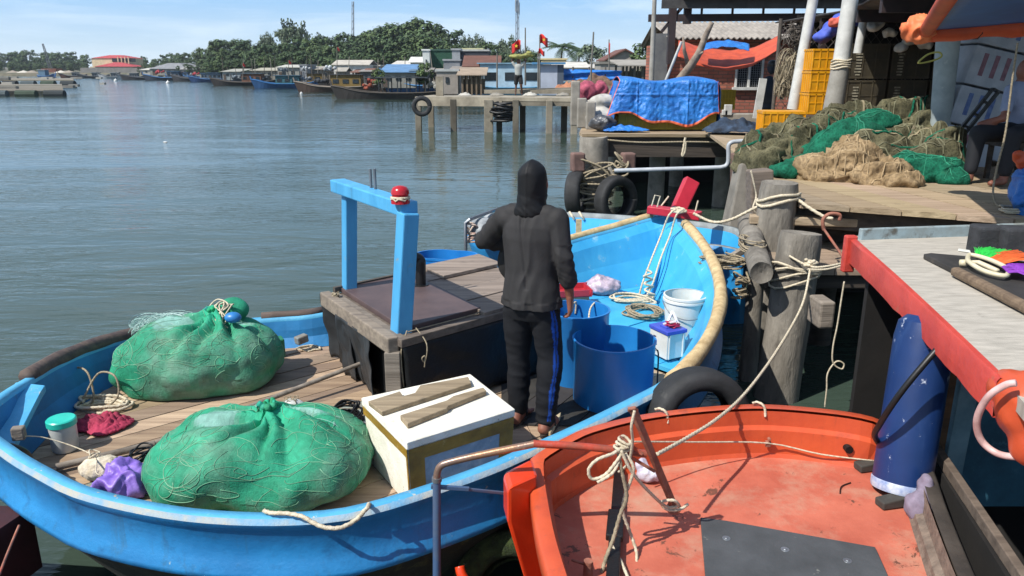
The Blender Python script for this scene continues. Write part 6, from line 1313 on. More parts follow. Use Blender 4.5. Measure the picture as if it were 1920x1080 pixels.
blob('trousers', [(s2(.04, .03, .48), (.17, .15, .12)), (s2(-.05, 0, .48), .10, s2(-.43, -.1, .48), .08), (s2(-.43, -.1, .47), .078, s2(-.46, -.12, .14), .06), (s2(.12, 0, .48), .10, s2(-.2, -.28, .48), .08), (s2(-.2, -.28, .47), .078, s2(-.24, -.3, .14), .06)], .018, M('dark_trousers', '16181f', '101218', sc=5, rough=.8), pn, 3)
t = E('stool', s2(.08, .12, 0), 'low dark stool under the seated person', 'stool')
m = MB(); m.box(s2(.08, .12, .36), (.40, .36, .04)); m.build('seat', m_dark2, t)
for dx in (-.15, .15):
    for dy in (-.13, .13): m = MB(); m.box(s2(.08+dx, .12+dy, .17), (.04, .04, .34)); m.build('leg', m_dark2, t)
# right edge: rolled tarp and hanging cord
o = blob('tarp_bundle', [(P(1928, 330, Y=5.9), .07, P(1922, 375, Y=5.85), .10), (P(1922, 360, Y=5.85), .08, P(1930, 398, Y=5.9), .06)], .014, m_bt, it=2, disp=lambda p, n: p+n*(.04*(1-abs(noise.noise(p*9))*2.4))); tag(o, 'crumpled blue tarpaulin bundle at the right frame edge', 'tarpaulin')
o = blob('orange_scrap', [(P(1915, 296, Y=5.9), (.06, .05, .07))], .01, m_ot, it=1, disp=lambda p, n: p+n*(.03*noise.noise(p*15))); tag(o, 'orange cloth scrap above the blue bundle at the right edge', 'cloth')
rope('hanging_cable', 'grey cable hanging from the awning down to the planks', [(1908, 80, None, 6.6), (1898, 150, None, 6.6), (1885, 250, None, 6.6), (1868, 320, None, 6.6), (1862, 360, None, 6.5), (1870, 385, 1.44), (1895, 388, 1.44), (1910, 396, 1.44)], .008, m_rope2, 'cable')
tangle('rope_ends', 'frayed rope ends at the right corner of the planks', P(1900, 398, 1.43), .12, .08, .05, 20, .007, m_rope, 51)
# second blue boat behind
R2 = [P(x_, y_, z_) for x_, y_, z_ in ((872, 425, .82), (900, 410, .82), (960, 402, .84), (1060, 398, .86), (1150, 402, .88), (1230, 408, .9), (1330, 418, .92), (1392, 432, .93), (1402, 470, .82))]+[V((2.0, 7.62, .78)), V((1.2, 7.8, .76)), V((.4, 7.72, .76)), V((-.3, 7.78, .78))]
r2 = resample(spline(R2, 8, True), 90); n2 = normals2(r2)
t = E('fishing_boat', (1.5, 8, 0), 'second light blue boat moored behind the bow of the first', 'boat')
m = MB(); m.loops([offs(r2, n2, -.3, lambda p: -.1, 2), offs(r2, n2, -.02, lambda p: p.z-.12), offs(r2, n2, .01, lambda p: p.z), offs(r2, n2, -.05, lambda p: p.z+.004), offs(r2, n2, -.06, lambda p: p.z-.05), offs(r2, n2, -.12, lambda p: .5, 1)], m=[1, 1, 2, 2, 0])
m.build('hull', [m_bow, m_blue, M('grey_rim', '8c9293', '6d7475', sc=9, rough=.7)], t, smooth=True)
fl2 = offs(r2, n2, -.1, lambda p: .5, 1); m = MB(); m.prism([(p.x, p.y) for p in fl2], .46, .5); m.build('floor', m_bow, t)
m = MB(); m.box(P(1085, 430, Y=8.3), (.06, .05, .22)); m.build('thwart_post', m_foam, t)
for x in (1068, 1086): rope('rim_cord', None, [(x, 398, .87), (x+4, 404, .85), (x+9, 412, .8)], .014, m_rope, parent=t)
# engine/rail things behind the man
m = MB(); m.tube([P(873, 470, Y=7.4), P(873, 418, Y=7.4), P(879, 412, Y=7.4), P(932, 392, Y=7.9)], .018, 8); tag(m.build('rail_hoop', m_gal, smooth=2), 'bent grey rail behind the man on the second boat', 'rail')
o = blob('engine_cover', [(P(905, 430, Y=7.6), (.16, .2, .12)), (P(925, 415, Y=7.8), (.12, .15, .08))], .015, M('dark_and_white_cover', '2c2e30', 'a4a8aa', sc=6, rough=.5), it=2); tag(o, 'dark engine cover with white patches behind the man\'s elbow', 'cover')
tangle('rope_bundle', 'reddish rope bundle hanging by the engine cover', P(885, 455, Y=7.45), .06, .05, .25, 36, .010, M('reddish_rope', 'a37a6c', 'c2b8a8', sc=30), 61)
# ================= FAR SHORE =================
m_gnd = M('shore_ground', '6e6653', '4c4a3a', sc=.4, rough=.95, bump=.3, dirt='3c4a2a', ds=.15, da=.5, dw=.2)
sl = [P(x, y, 0) for x, y in ((-500, 143), (-200, 143), (0, 143), (170, 142.5), (300, 146), (400, 151), (480, 156), (600, 163), (700, 169), (800, 174), (900, 178), (1000, 181), (1100, 184))]+[V((8.5, 36, 0)), V((10.0, 24, 0)), V((11, 16, 0)), V((60, 15, 0))]
m = MB(); n_ = len(sl)
L0_ = [p.copy() for p in sl]; L1_ = [V((p.x*1.01+.3, p.y+1.2+p.y*.01, .9)) for p in sl]; L2_ = [V((p.x*1.3+2, p.y*1.3+20, 1.2)) for p in sl]; L3_ = [V((p.x*6, 1500, 3)) for p in sl]
for p in L0_: p.z = -.3
for k in range(n_-1):
    for a, b2 in ((L0_, L1_), (L1_, L2_), (L2_, L3_)): m.face([a[k], a[k+1], b2[k+1], b2[k]])
tag(m.build('shore', m_gnd, origin=(0, 0, 0)), kind='structure')
# ---- trees ----
def leafmat(name, a, b2): return M(name, a, b2, sc=.35, rough=.65, bump=0, spec=.25, lo=.3, hi=.7)
m_lf = [leafmat('leaf_dark', (.070, .110, .042), (.036, .064, .028)), leafmat('leaf_mid', (.10, .145, .05), (.052, .086, .032)), leafmat('leaf_grey', (.13, .165, .10), (.07, .10, .06))]
m_bark = M('bark', '6a5f50', '4a4238', sc=4, rough=.9)
def make_tree(seed, h_, wdt, lf, kind, clumps=34, leaves=44):
    rn = random.Random(seed); t = E('tree', (0, 0, 0), kind, 'tree'); m = MB(); top_ = []
    m.tube([V((0, 0, -1)), V((.1*rn.uniform(-1, 1), 0, h_*.3)), V((.3*rn.uniform(-1, 1), .2, h_*.75))], [.22, .17, .07], 7)
    for k in range(6):
        z0 = h_*rn.uniform(.25, .6); a = rn.uniform(0, 6.3); r = wdt*rn.uniform(.5, .9); e = V((math.cos(a)*r, math.sin(a)*r, z0+h_*rn.uniform(.1, .3))); m.tube([V((0, 0, z0)), V((e.x*.5, e.y*.5, z0+.4)), e], [.10, .07, .03], 5)
    m.build('trunk', m_bark, t); m = MB()
    for c in range(clumps):
        a = rn.uniform(0, 6.3); f = rn.random()**.6; zz = rn.uniform(.16, .98); rr = wdt*f*math.sin(math.pi*min(1, max(.12, 1.05-zz)))**.5
        c0 = V((math.cos(a)*rr, math.sin(a)*rr, zz*h_)); cs = rn.uniform(.55, 1.15)*h_/9; tt = rn.uniform(.75, 1.25)
        for l in range(leaves):
            d = V((rn.gauss(0, 1), rn.gauss(0, 1), rn.gauss(0, .8))); d = d.normalized()*rn.random()**.35; p = c0+V((d.x*cs*1.2, d.y*cs*1.2, d.z*cs)); nn_ = (d+V((0, 0, .6))).normalized(); s, u = basis(nn_, V((rn.random(), rn.random(), rn.random()))); q = rn.uniform(.16, .34)*h_/9
            m.face([p-s*q-u*q*.5, p+s*q*.6-u*q, p+s*q+u*q*.5, p-s*q*.5+u*q], t=tt*rn.uniform(.8, 1.2))
    m.build('crown', lf, t); return t
def make_casuarina(seed, h_, lf):
    rn = random.Random(seed); t = E('tree', (0, 0, 0), 'wispy', 'tree'); m = MB(); m.tube([V((0, 0, -1)), V((.1, 0, h_*.5)), V((0, .1, h_*.95))], [.18, .12, .03], 6); m.build('trunk', m_bark, t); m = MB()
    for c in range(30):
        z = h_*rn.uniform(.35, 1); a = rn.uniform(0, 6.3); r = (1.15-z/h_)*h_*.22*rn.uniform(.4, 1.2)+.15; c0 = V((math.cos(a)*r, math.sin(a)*r, z))
        for l in range(26):
            p = c0+V((rn.gauss(0, .28), rn.gauss(0, .28), rn.gauss(0, .35))); s, u = basis(V((rn.gauss(0, 1), rn.gauss(0, 1), .4))); q = rn.uniform(.08, .16); m.face([p-s*q-u*q, p+s*q-u*q, p+s*q+u*q*2, p-s*q*.6+u*q*2], t=rn.uniform(.8, 1.3))
    m.build('crown', lf, t); return t
protos = [make_tree(1, 9, 3.4, m_lf[0], ''), make_tree(2, 9, 3.0, m_lf[1], ''), make_tree(3, 9, 3.8, m_lf[0], ''), make_tree(4, 9, 2.6, m_lf[1], ''), make_casuarina(5, 9, m_lf[2]), make_tree(6, 9, 2.7, m_lf[2], '', 20, 30)]
used = set()
TOP = [(-120, 108), (0, 104), (60, 101), (120, 104), (165, 107), (270, 112), (300, 108), (340, 106), (380, 100), (398, 90), (420, 80), (445, 77), (478, 79), (492, 60), (520, 62), (548, 52), (580, 48), (598, 62), (625, 68), (650, 72), (690, 62), (715, 46), (745, 40), (785, 36), (815, 42), (840, 62), (858, 52), (875, 70), (905, 74), (945, 76), (965, 88), (985, 96), (1010, 100)]
def topy(x):
    for (a, ya), (b2, yb) in zip(TOP, TOP[1:]):
        if a <= x <= b2: return ya+(yb-ya)*(x-a)/(b2-a)
    return 100
def put_tree(k, pos, sc, label, group, rn):
    o = protos[k]
    if k not in used: used.add(k); c = o
    else: c = copy_tree(o)
    c.location = pos; c.rotation_euler = (0, 0, rn.uniform(0, 6.3)); c.scale = (sc*rn.uniform(.9, 1.25), sc*rn.uniform(.9, 1.25), sc); c['label'] = label; c['group'] = group; c['category'] = 'tree'
rn = random.Random(99)
for row, (dm, hf, g) in enumerate(((1.0, .52, 'front'), (1.18, .76, 'middle'), (1.4, 1.0, 'back'))):
    x = -110
    while x < 1000:
        if 168 < x < 268: x = 268
        Y_ = (285 if x < 170 else 235-(x-270)*.5 if x < 400 else 150-(x-400)*.06)*dm
        yt = topy(x)+(rn.uniform(-9, 7) if row == 2 else rn.uniform(-3, 5)); zt_ = 2.5+(128-yt)*Y_/1493; h_ = (zt_-1.2)*hf*rn.uniform(.80, .98)
        q = P(x+rn.uniform(-4, 4), 128, Y=Y_)
        wispy = (470 < x < 610 or x > 835) and row == 2 and rn.random() < .55
        k = 4 if wispy else rn.choice((0, 0, 1, 2, 2, 3)) if not (480 < x < 600 and row == 2) else 5
        sc = h_/9
        if x < 170: nm, gr = 'low dark tree of the wood along the far left bank', 'trees on the far left bank'
        elif x < 400: nm, gr = 'small dark tree in the distance between red-roofed building and wooded hill', 'distant trees right of the red-roofed building'
        elif wispy or k == 5: nm, gr = 'tall wispy grey-green tree standing above the wooded hill', 'wispy trees on the hill crest'
        else: nm, gr = ('bushy tree low on the wooded slope behind the moored boats', 'trees at the foot of the wooded slope') if row == 0 else ('dense green tree on the wooded slope behind the village', 'trees higher up the wooded slope')
        put_tree(k, (q.x, Y_+rn.uniform(-4, 4), 1.0 if row < 2 else 1.4), sc, nm, gr, rn)
        x += max(7, 2.9*sc/Y_*1450*.62)
for x, y, Y_, k, lab in ((795, 125, 66, 1, 'bright green bush between the blue-roofed shed and the hut'), (710, 136, 70, 1, 'small green bush in front of the blue-roofed shed'), (1000, 108, 95, 0, 'round dark tree behind the red flags'), (985, 112, 92, 2, 'dark tree left of the round one behind the flags'), (1105, 92, 100, 5, 'loose grey-green tree right of the palms'), (1125, 98, 98, 5, 'lower loose tree right of the palms'), (1216, 88, 60, 1, 'bright green tree beyond the tall thin pole'), (1235, 94, 58, 3, 'small green tree beside the brick house pillar'), (960, 80, 120, 4, 'thin wispy tree left of the lattice mast')):
    q = P(x, 128, Y=Y_); zt_ = 2.5+(128-y+6)*Y_/1493; put_tree(k, (q.x, Y_, .8), (zt_-.8)/9, lab, 'single trees of the village', rn)
# palms
def palm(pos, h_, seed, label):
    rn = random.Random(seed); t = E('palm_tree', pos, label, 'palm', 'coconut palms'); b0 = V(pos); m = MB(); tp = b0+V((.3, 0, h_)); m.tube(spline([b0-V((0, 0, 1)), b0+V((.1, 0, h_*.5)), tp], 4), [.16, .15, .14, .13, .12, .11, .10, .10, .09], 7); m.build('trunk', m_bark, t); m = MB()
    for k in range(22):
        a = k*2.4; L_ = 2.3+rn.random(); up_ = rn.uniform(-.2, 1.1); pts = [tp+V((math.cos(a)*L_*f, math.sin(a)*L_*f, up_*L_*f*.8-1.5*f*f)) for f in [i/9 for i in range(10)]]
        for i in range(9):
            p, q = pts[i], pts[i+1]; d = (q-p).normalized(); s, u = basis(d); wd = .5*math.sin(math.pi*(i+1)/10.5)+.05
            for sg in (-1, 1):
                for j in range(3): f = p.lerp(q, j/3); e = f+s*sg*wd+d*.25-V((0, 0, wd*.5)); m.face([f, f+d*.09, e+d*.03, e], t=rn.uniform(.8, 1.2))
    m.build('fronds', m_lf[0], t)
for x, y, Y_, lab in ((1050, 92, 112, 'left coconut palm above the cream parapet building'), (1083, 98, 110, 'right coconut palm of the pair')):
    q = P(x, 128, Y=Y_); palm((q.x, Y_, 1), 2.5+(128-y)*Y_/1493-1, int(x), lab)
# ---- buildings ----
def WM(c, c2=None, **k): return M('render_'+c, c, c2, sc=1.2, rough=.9, bump=.1, dirt=k.get('dirt', '6f6a60'), ds=.9, da=.38, dw=.3)
mcol = {}
def mc(c):
    if c not in mcol: mcol[c] = WM(c)
    return mcol[c]
m_glz = M('dark_window', '22282c', rough=.2, bump=0)
def house(x0, x1, yr, yw, Y_, d, wall, roof, kind, label, yb=150, win=2, door=True, open_=False, roofh=None, name='house'):
    """x0..x1, yr: roof top row, yw: eave row in the photo, at distance Y_"""
    a, c = P(x0, 128, Y=Y_).x, P(x1, 128, Y=Y_).x; ze = P(960, yw, Y=Y_).z; zr = P(960, yr, Y=Y_).z; zb = .6; w_ = c-a; t = E(name, ((a+c)/2, Y_, zb), label, name.replace('_', ' ') if name != 'house' else 'house')
    m = MB()
    if open_:
        for i in range(5): m.box((a+w_*(i+.5)/5, Y_+.1, (zb+ze)/2), (.12, .12, ze-zb)); m.box((a+w_*(i+.5)/5, Y_+d-.1, (zb+ze)/2), (.12, .12, ze-zb))
        m.box(((a+c)/2, Y_+d, (zb+ze)/2-.2), (w_, .1, ze-zb-.3))
    else: m.box(((a+c)/2, Y_+d/2, (zb+ze)/2), (w_, d, ze-zb))
    if kind == 'gablef': m.face([(a, Y_, ze), (c, Y_, ze), ((a+c)/2, Y_, zr)]); m.face([(c, Y_+d, ze), (a, Y_+d, ze), ((a+c)/2, Y_+d, zr)])
    m.build('wall', mc(wall), t)
    m = MB(); o = .25
    if kind == 'gable':
        ym = Y_+d/2; m.hexa([(a-o, Y_-o, ze-.08), (c+o, Y_-o, ze-.08), (c+o, ym, zr-.08), (a-o, ym, zr-.08), (a-o, Y_-o, ze), (c+o, Y_-o, ze), (c+o, ym, zr), (a-o, ym, zr)]); m.hexa([(a-o, ym, zr-.08), (c+o, ym, zr-.08), (c+o, Y_+d+o, ze-.08), (a-o, Y_+d+o, ze-.08), (a-o, ym, zr), (c+o, ym, zr), (c+o, Y_+d+o, ze), (a-o, Y_+d+o, ze)])
    elif kind == 'gablef':
        xm = (a+c)/2; m.hexa([(a-o, Y_-o, ze-.1), (a-o, Y_+d, ze-.1), (xm, Y_+d, zr), (xm, Y_-o, zr), (a-o, Y_-o, ze), (a-o, Y_+d, ze), (xm, Y_+d, zr+.12), (xm, Y_-o, zr+.12)]); m.hexa([(xm, Y_-o, zr), (xm, Y_+d, zr), (c+o, Y_+d, ze-.1), (c+o, Y_-o, ze-.1), (xm, Y_-o, zr+.12), (xm, Y_+d, zr+.12), (c+o, Y_+d, ze), (c+o, Y_-o, ze)])
    elif kind == 'shed': m.hexa([(a-o, Y_-o, ze-.06), (c+o, Y_-o, ze-.06), (c+o, Y_+d+o, zr-.06), (a-o, Y_+d+o, zr-.06), (a-o, Y_-o, ze), (c+o, Y_-o, ze), (c+o, Y_+d+o, zr), (a-o, Y_+d+o, zr)])
    elif kind == 'hip':
        i_ = min(w_, d)*.35; m.loops([[V((a-o, Y_-o, ze)), V((c+o, Y_-o, ze)), V((c+o, Y_+d+o, ze)), V((a-o, Y_+d+o, ze))], [V((a+i_, Y_+i_, zr)), V((c-i_, Y_+i_, zr)), V((c-i_, Y_+d-i_, zr)), V((a+i_, Y_+d-i_, zr))]], cap0=True, cap1=True)
    else: m.box(((a+c)/2, Y_+d/2, ze+.08), (w_+.2, d+.2, .16))
    m.build('roof', mc(roof), t)
    for k in range(win): m = MB(); m.box((a+w_*(k+.7)/(win+.4), Y_-.03, zb+(ze-zb)*.62), (min(.9, w_*.15), .08, (ze-zb)*.26)); m.build('window', m_glz, t)
    if door: m = MB(); m.box((a+w_*.12, Y_-.03, zb+(ze-zb)*.35), (min(.9, w_*.14), .07, (ze-zb)*.62)); m.build('door', mc('5c4f45'), t)
    return t
house(626, 690, 112, 121, 100, 6, 'cfcdc6', 'b9b2a6', 'gable', 'white hut with a wide pale gable roof among the moored boats')
house(672, 712, 118, 124, 104, 6, 'a9a49b', 'd5d1c8', 'flat', 'pale flat-roofed house behind the white gabled hut')
house(714, 778, 120, 135, 78, 5, '8c8a82', '5f86ad', 'shed', 'long shed with sloping bright blue roof', win=3)
house(735, 792, 113, 122, 96, 6, 'a5a39c', 'c9c5bb', 'shed', 'shed with pale sheet roof behind the blue-roofed one')
house(770, 796, 106, 116, 92, 5, 'b6b8b6', 'd2d2cc', 'gable', 'small white-roofed house left of the green-walled building')
house(793, 806, 93, 95, 88, 9, 'cdd3cf', 'dde0dc', 'flat', 'narrow white front of the green-walled building', win=1)
house(808, 849, 93, 95, 89, 9, '28523f', '39564a', 'flat', 'windowless dark green building', win=0, door=False)
house(832, 862, 112, 114, 76, 6, '85888c', '9a9da0', 'flat', 'light grey low block in front of the dark grey building', win=0)
house(848, 863, 92, 94, 78, 8, '8f9396', '9da0a3', 'flat', 'light grey tower-like end of the dark grey building', win=0, door=False)
house(864, 916, 94, 96, 78.5, 8, '3d3f46', 'b4b5b2', 'flat', 'dark grey building with pale parapet', win=0, door=False)
house(868, 905, 91, 93, 92, 5, 'c9c38c', 'd8d4a8', 'flat', 'yellowish rooftop box behind the dark grey building', win=0, door=False)
house(872, 934, 103, 124, 68, 6, '8a7f72', '6d4a3e', 'gable', 'house with a steep brown tiled roof')
house(845, 882, 124, 133, 66, 5, '928b80', '8a847c', 'shed', 'grey shed with sloping sheet roof', win=1)
house(818, 858, 131, 134, 60, 4, '9c938a', 'aeb0ae', 'flat', 'weathered plywood hut with flat grey roof above the bow of the blue red boat', win=1)
house(862, 906, 126, 140, 58, 4, '7d6a55', 'a08e7a', 'shed', 'open wooden shelter with timber posts', open_=True, win=0, door=False)
house(1016, 1062, 106, 112, 92, 6, 'c4b58c', 'd9c794', 'flat', 'cream house with a parapet below the palms')
house(1066, 1090, 112, 118, 90, 6, '9a968d', '8f8a80', 'flat', 'low grey house right of the cream one', win=1)
house(1138, 1204, 94, 112, 62, 6, 'a39c92', '6f4b42', 'gablef', 'grey gabled house with brown roof edges')
house(1126, 1170, 118, 120, 56, 4, '97928a', '86827a', 'flat', 'grey cement wall block below the gabled house', win=1)
house(1168, 1244, 110, 122, 46, 5, '5d5850', '9d978d', 'shed', 'shed with grey corrugated roof and piled poles', open_=True, win=0, door=False)
house(1040, 1100, 116, 126, 70, 6, 'a9a59c', 'cdc9bf', 'gable', 'low house with pale arched roof behind the blue tarpaulin screen', win=2)
house(1095, 1140, 120, 127, 74, 5, 'a49f98', 'c0bbb2', 'shed', 'low pale-roofed shed right of the arched one')
house(416, 448, 129, 134, 128, 6, '9aa0a0', 'a4a297', 'shed', 'grey shed on the bank behind the farthest dark boat')
house(562, 576, 120, 123, 110, 5, '85898d', '93979a', 'flat', 'tall narrow grey shed between blue and brown boats', win=0)
house(520, 560, 121, 126, 118, 5, '9b9a92', 'b9b7ac', 'shed', 'long low pale-roofed shed behind the blue boat')
house(575, 600, 124, 130, 112, 5, '8d877b', '9c968a', 'shed', 'dull shed right of the narrow grey one', win=1)
house(470, 520, 127, 132, 125, 6, '8b887d', 'aaa594', 'shed', 'pale-roofed shed behind the dark boat with orange cabin')
house(280, 352, 118, 129, 205, 14, '8b8a82', '85878a', 'hip', 'wide low building with grey roof in the distance', win=5)
house(338, 368, 122, 130, 195, 10, '8d8c86', '9c9c9a', 'hip', 'smaller grey-roofed building right of the wide low one')
house(262, 285, 126, 131, 215, 8, 'b5b2a8', 'c5c2b8', 'shed', 'tiny white-roofed building left of the wide low one', win=1)
for i in range(22):
    x = 600+i*14.5+rn.uniform(-4, 4); w_ = rn.uniform(9, 20); Y_ = 100-(x-600)*.11+rn.uniform(-4, 8); yb_ = 128+rn.uniform(-1, 7)
    h_o = house(x, x+w_, yb_-rn.uniform(3, 6), yb_+1, Y_, 3, rn.choice(('7b7266', '8f887c', '6a6a68', '857465')), rn.choice(('7a5546', '8b8680', 'a39d92', '6d6258', '5b7388')), rn.choice(('shed', 'gable', 'shed')), 'small weathered shack squeezed in on the bank behind the boats', win=1, open_=(i % 4 == 0), door=(i % 4 != 0)); h_o['group'] = 'small shacks on the bank'
# red roofed building
rY = 275; t = house(174, 240, 103, 109, rY, 12, 'd8c3a0', 'b2474a', 'hip', 'two-storey cream building with red hipped roofs on the far bank', win=0, door=False, name='building')
a, c = P(174, 128, Y=rY-3).x, P(268, 128, Y=rY-3).x; zz = P(960, 128, Y=rY).z; z1 = P(960, 117, Y=rY).z; z2 = P(960, 125, Y=rY).z
m = MB(); m.loops([[V((a+3, rY-8, z2)), V((c, rY-8, z2)), V((c-1, rY+3, z2)), V((a+3, rY+3, z2))], [V((a+7, rY-2, z1)), V((c-8, rY-2, z1)), V((c-8, rY, z1)), V((a+7, rY, z1))]], cap0=True, cap1=True); m.build('lower_roof', mc('ad4348'), t)
m = MB(); m.box(((a+c)/2, rY-5, z2-1.2), (c-a-3, 5, 2.4)); m.build('lower_wall', mc('d2bfa0'), t)
for k in range(7): m = MB(); m.box((a+5+k*(c-a-8)/7, rY-7.56, z2-.9), (.9, .1, 1.1)); m.build('window', m_glz, t)
m = MB(); m.box(((a+c)/2+1, rY-.1, P(960, 112.5, Y=rY).z), (8, .2, 1.2)); m.build('balcony_opening', m_glz, t)
for k in range(4): m = MB(); xx = P(226+k*6.5, 128, Y=rY).x; m.box((xx, rY-1, P(960, 113, Y=rY).z), (.3, .3, 2.2)); m.build('column', mc('d8c3a0'), t)
m = MB(); ax, cx2 = P(150, 128, Y=262).x, P(285, 128, Y=262).x; m.box(((ax+cx2)/2, 264, 1.2), (cx2-ax, 4, 2.6)); tag(m.build('embankment_wall', mc('83807c')), 'long grey embankment wall below the red-roofed building', 'wall')
# crane
t = E('crane', P(85, 128, Y=272), 'distant lattice boom crane above the left wood', 'crane'); A1, A2 = P(97, 135, Y=272), P(80, 82, Y=272)
m = MB(); 
for s in (-.6, .6): m.cyl(A1+V((s, 0, 0)), A2+V((s*.3, 0, 0)), .14, n=5)
for k in range(14): f = k/14; m.cyl(A1.lerp(A2, f)+V((.6*(1-f*.7), 0, 0)), A1.lerp(A2, f+.07)-V((.6*(1-f*.7), 0, 0)), .08, n=4)
m.build('boom', mc('5a5f66'), t); m = MB(); m.box(P(98, 136, Y=272), (5, 4, 2.6)); m.build('cab', mc('7a4a3a'), t)
for i, x in enumerate((25, 45, 60, 115, 130)): m = MB(); q = P(x, 139, Y=262); m.lathe([(4.0+i % 2, -1.5), (2, .3), (.01, 1.2)], q, 10, sx=1.4); tag(m.build('sand_heap', mc(('9c9182', 'c9c2b4')[i % 2])), ('leftmost brown sand heap on the far bank', 'pale sand heap beside the leftmost heap', 'brown heap left of the crane', 'pale heap right of the crane', 'brown heap nearest the embankment wall')[i], 'heap')
# ---- boats ----
def longboat(Lg, bm_, hb, hull_c, rim_c, cab=None, cabc='8a5a35', roofc='7a8288', label='', name='fishing_boat', sheer=1.1, canopy=False):
    hb *= .72; sheer *= .62
    t = E(name, (0, 0, 0), label, 'boat'); m = MB(); LL = []; N = 18
    for i in range(N+1):
        f = i/N; x = (f-.5)*Lg; w_ = bm_/2*max(.03, math.sin(math.pi*min(.97, max(.03, f*.9+.06)))**.55); zs = hb+sheer*(abs(f-.5)*2)**3*(1.0 if f < .5 else .7)
        LL.append([V((x-.5*(1-f)*0, -w_*.55, -.3)), V((x-(.6 if i == 0 else 0), -w_, zs)), V((x-(.6 if i == 0 else 0), -w_*.88, zs)), V((x, -w_*.7, hb*.45)), V((x, w_*.7, hb*.45)), V((x-(.6 if i == 0 else 0), w_*.88, zs)), V((x-(.6 if i == 0 else 0), w_, zs)), V((x, w_*.55, -.3))])
    m.loops([[v for v in l] for l in LL], closed=False)
    m.build('hull', mc(hull_c), t)
    m = MB()
    for s in (1, 6): m.tube([l[s]+V((0, 0, .03)) for l in LL], .06, 5)
    m.build('rim', mc(rim_c), t)
    m = MB(); m.beam((-.5*Lg-.55, 0, hb+sheer*.6), (-.5*Lg-.75, 0, hb+sheer+.5), .14, .12, up=V((0, 1, 0))); m.build('bow_post', mc(rim_c), t)
    if cab:
        x0_, x1_, h_ = cab; w_ = bm_*.34
        if canopy:
            m = MB()
            for i in range(6):
                for s in (-1, 1): m.box((x0_+(x1_-x0_)*i/5, s*w_, hb+h_/2-.2), (.08, .08, h_+.2))
            m.build('canopy_posts', mc('2e3438'), t)
        else:
            m = MB(); m.box(((x0_+x1_)/2, 0, hb*.5+h_/2), (x1_-x0_, w_*2, h_+hb*.4)); cbn = m.build('cabin', mc(cabc), t)
            for i in range(3): m = MB(); m.box((x0_+(x1_-x0_)*(i+.5)/3, -w_-.02, hb*.5+h_*.62), ((x1_-x0_)*.2, .05, h_*.3)); m.build('window', m_glz, cbn)
        m = MB(); m.box(((x0_+x1_)/2, 0, hb*.7+h_+.05), (x1_-x0_+.5, w_*2+.4, .09)); m.build('roof', mc(roofc), t)
    return t
def deck_gear(t, spots, seed):
    rn = random.Random(seed)
    for (x, z, s, c) in spots:
        m = MB()
        for k in range(7): m.sphere((x+rn.uniform(-s, s), rn.uniform(-.5, .3), z+rn.uniform(0, s*.7)), s*rn.uniform(.25, .45), 5, t=rn.uniform(.6, 1.2))
        m.build('deck_gear', mc(c), t)
def place(t, x, y, rot=0, lab=None):
    q = P(x, y, 0); t.location = (q.x, q.y, 0); t.rotation_euler = (0, 0, rot)
b1 = longboat(11, 1.9, .75, '33302e', '4d4741', (-1.5, 2.8, 1.5), roofc='3a4146', canopy=True, label='long black wooden boat with a dark open canopy, nearest the concrete pier', sheer=1.0); deck_gear(b1, [(-2.6, .9, .5, 'a3543c'), (3.6, 1.0, .6, '9a978e')], 1); b1.scale = (.9, .9, .9); place(b1, 745, 186, R(-6))
b2 = longboat(10, 2.2, .9, '4a3c34', '8c8378', (-1.0, 2.6, 1.7), '7d6636', '3b3c3d', 'brown wooden boat with mustard cabin, second from the pier'); deck_gear(b2, [(-2.3, 1.2, .7, '3b3f45'), (3.8, 1.1, .7, '8f3f30'), (-1.2, 2.8, .6, 'b9bdc0')], 2); place(b2, 640, 173, R(-3))
b3 = longboat(9, 2.4, .9, '24507e', '2f6fa8', (-1.5, 1.8, 1.4), '3c6a72', '3c5c70', 'deep blue boat with teal cabin between two dark boats'); deck_gear(b3, [(2.6, 1.2, .6, '8f9499'), (-.5, 2.5, .6, '6a7076')], 3); place(b3, 540, 165.5, R(3))
b4 = longboat(10.5, 2.3, .8, '34302f', '5b5550', (-.4, 2.8, 1.6), '74503e', '4b5c68', 'dark boat with rust-brown cabin and upswept bow, left of the deep blue boat'); deck_gear(b4, [(-1.5, 1.2, .6, '78838c'), (3.6, 1.1, .6, '50565c')], 4); place(b4, 462, 160.5, R(-2))
b5 = longboat(9, 2.3, .8, '2f4b78', '4d78a8', (-1, 1.6, 1.5), '5d7080', '3c5c80', 'small blue boat left of the dark boats'); deck_gear(b5, [(2.0, 1.2, .7, '7d8184')], 5); place(b5, 402, 153.5, R(8))
b6 = longboat(9, 2.1, .7, '3a3a3e', '5d5f62', None, label='low dark open boat right of the boat with the red flag load'); place(b6, 368, 152.2, R(-10))
b7 = longboat(10, 2.2, .7, '3b4452', '4f7aa8', (-.6, 1.8, 1.4), '4f6478', '4a6a88', 'grey blue boat carrying a red bundle'); deck_gear(b7, [(-2, 1.3, .8, 'b8434a')], 7); place(b7, 322, 150.5, R(4))
b8 = longboat(12, 1.9, .6, '35363a', '4d5156', None, label='long low dark boat left of the boat with the red bundle'); place(b8, 282, 149.5, R(-4))
b9 = longboat(6, 2.2, .7, '2d4f7c', '3f7cba', (-.5, 2.0, 1.8), '56748c', 'c7ccd0', 'little blue and white boat alone on the far left water'); place(b9, 87, 146.5, R(170)); b9.scale = (.75, .9, .9)
b10 = longboat(7.5, 2.4, 1.1, '29507f', '4f86b8', None, label='blue boat with red upturned bow behind the long black boat', sheer=1.9); m = MB(); m.box((3.0, 0, 2.1), (1.5, 1.9, 1.2)); m.build('red_bow_panel', mc('a84438'), b10); place(b10, 800, 176, R(4))
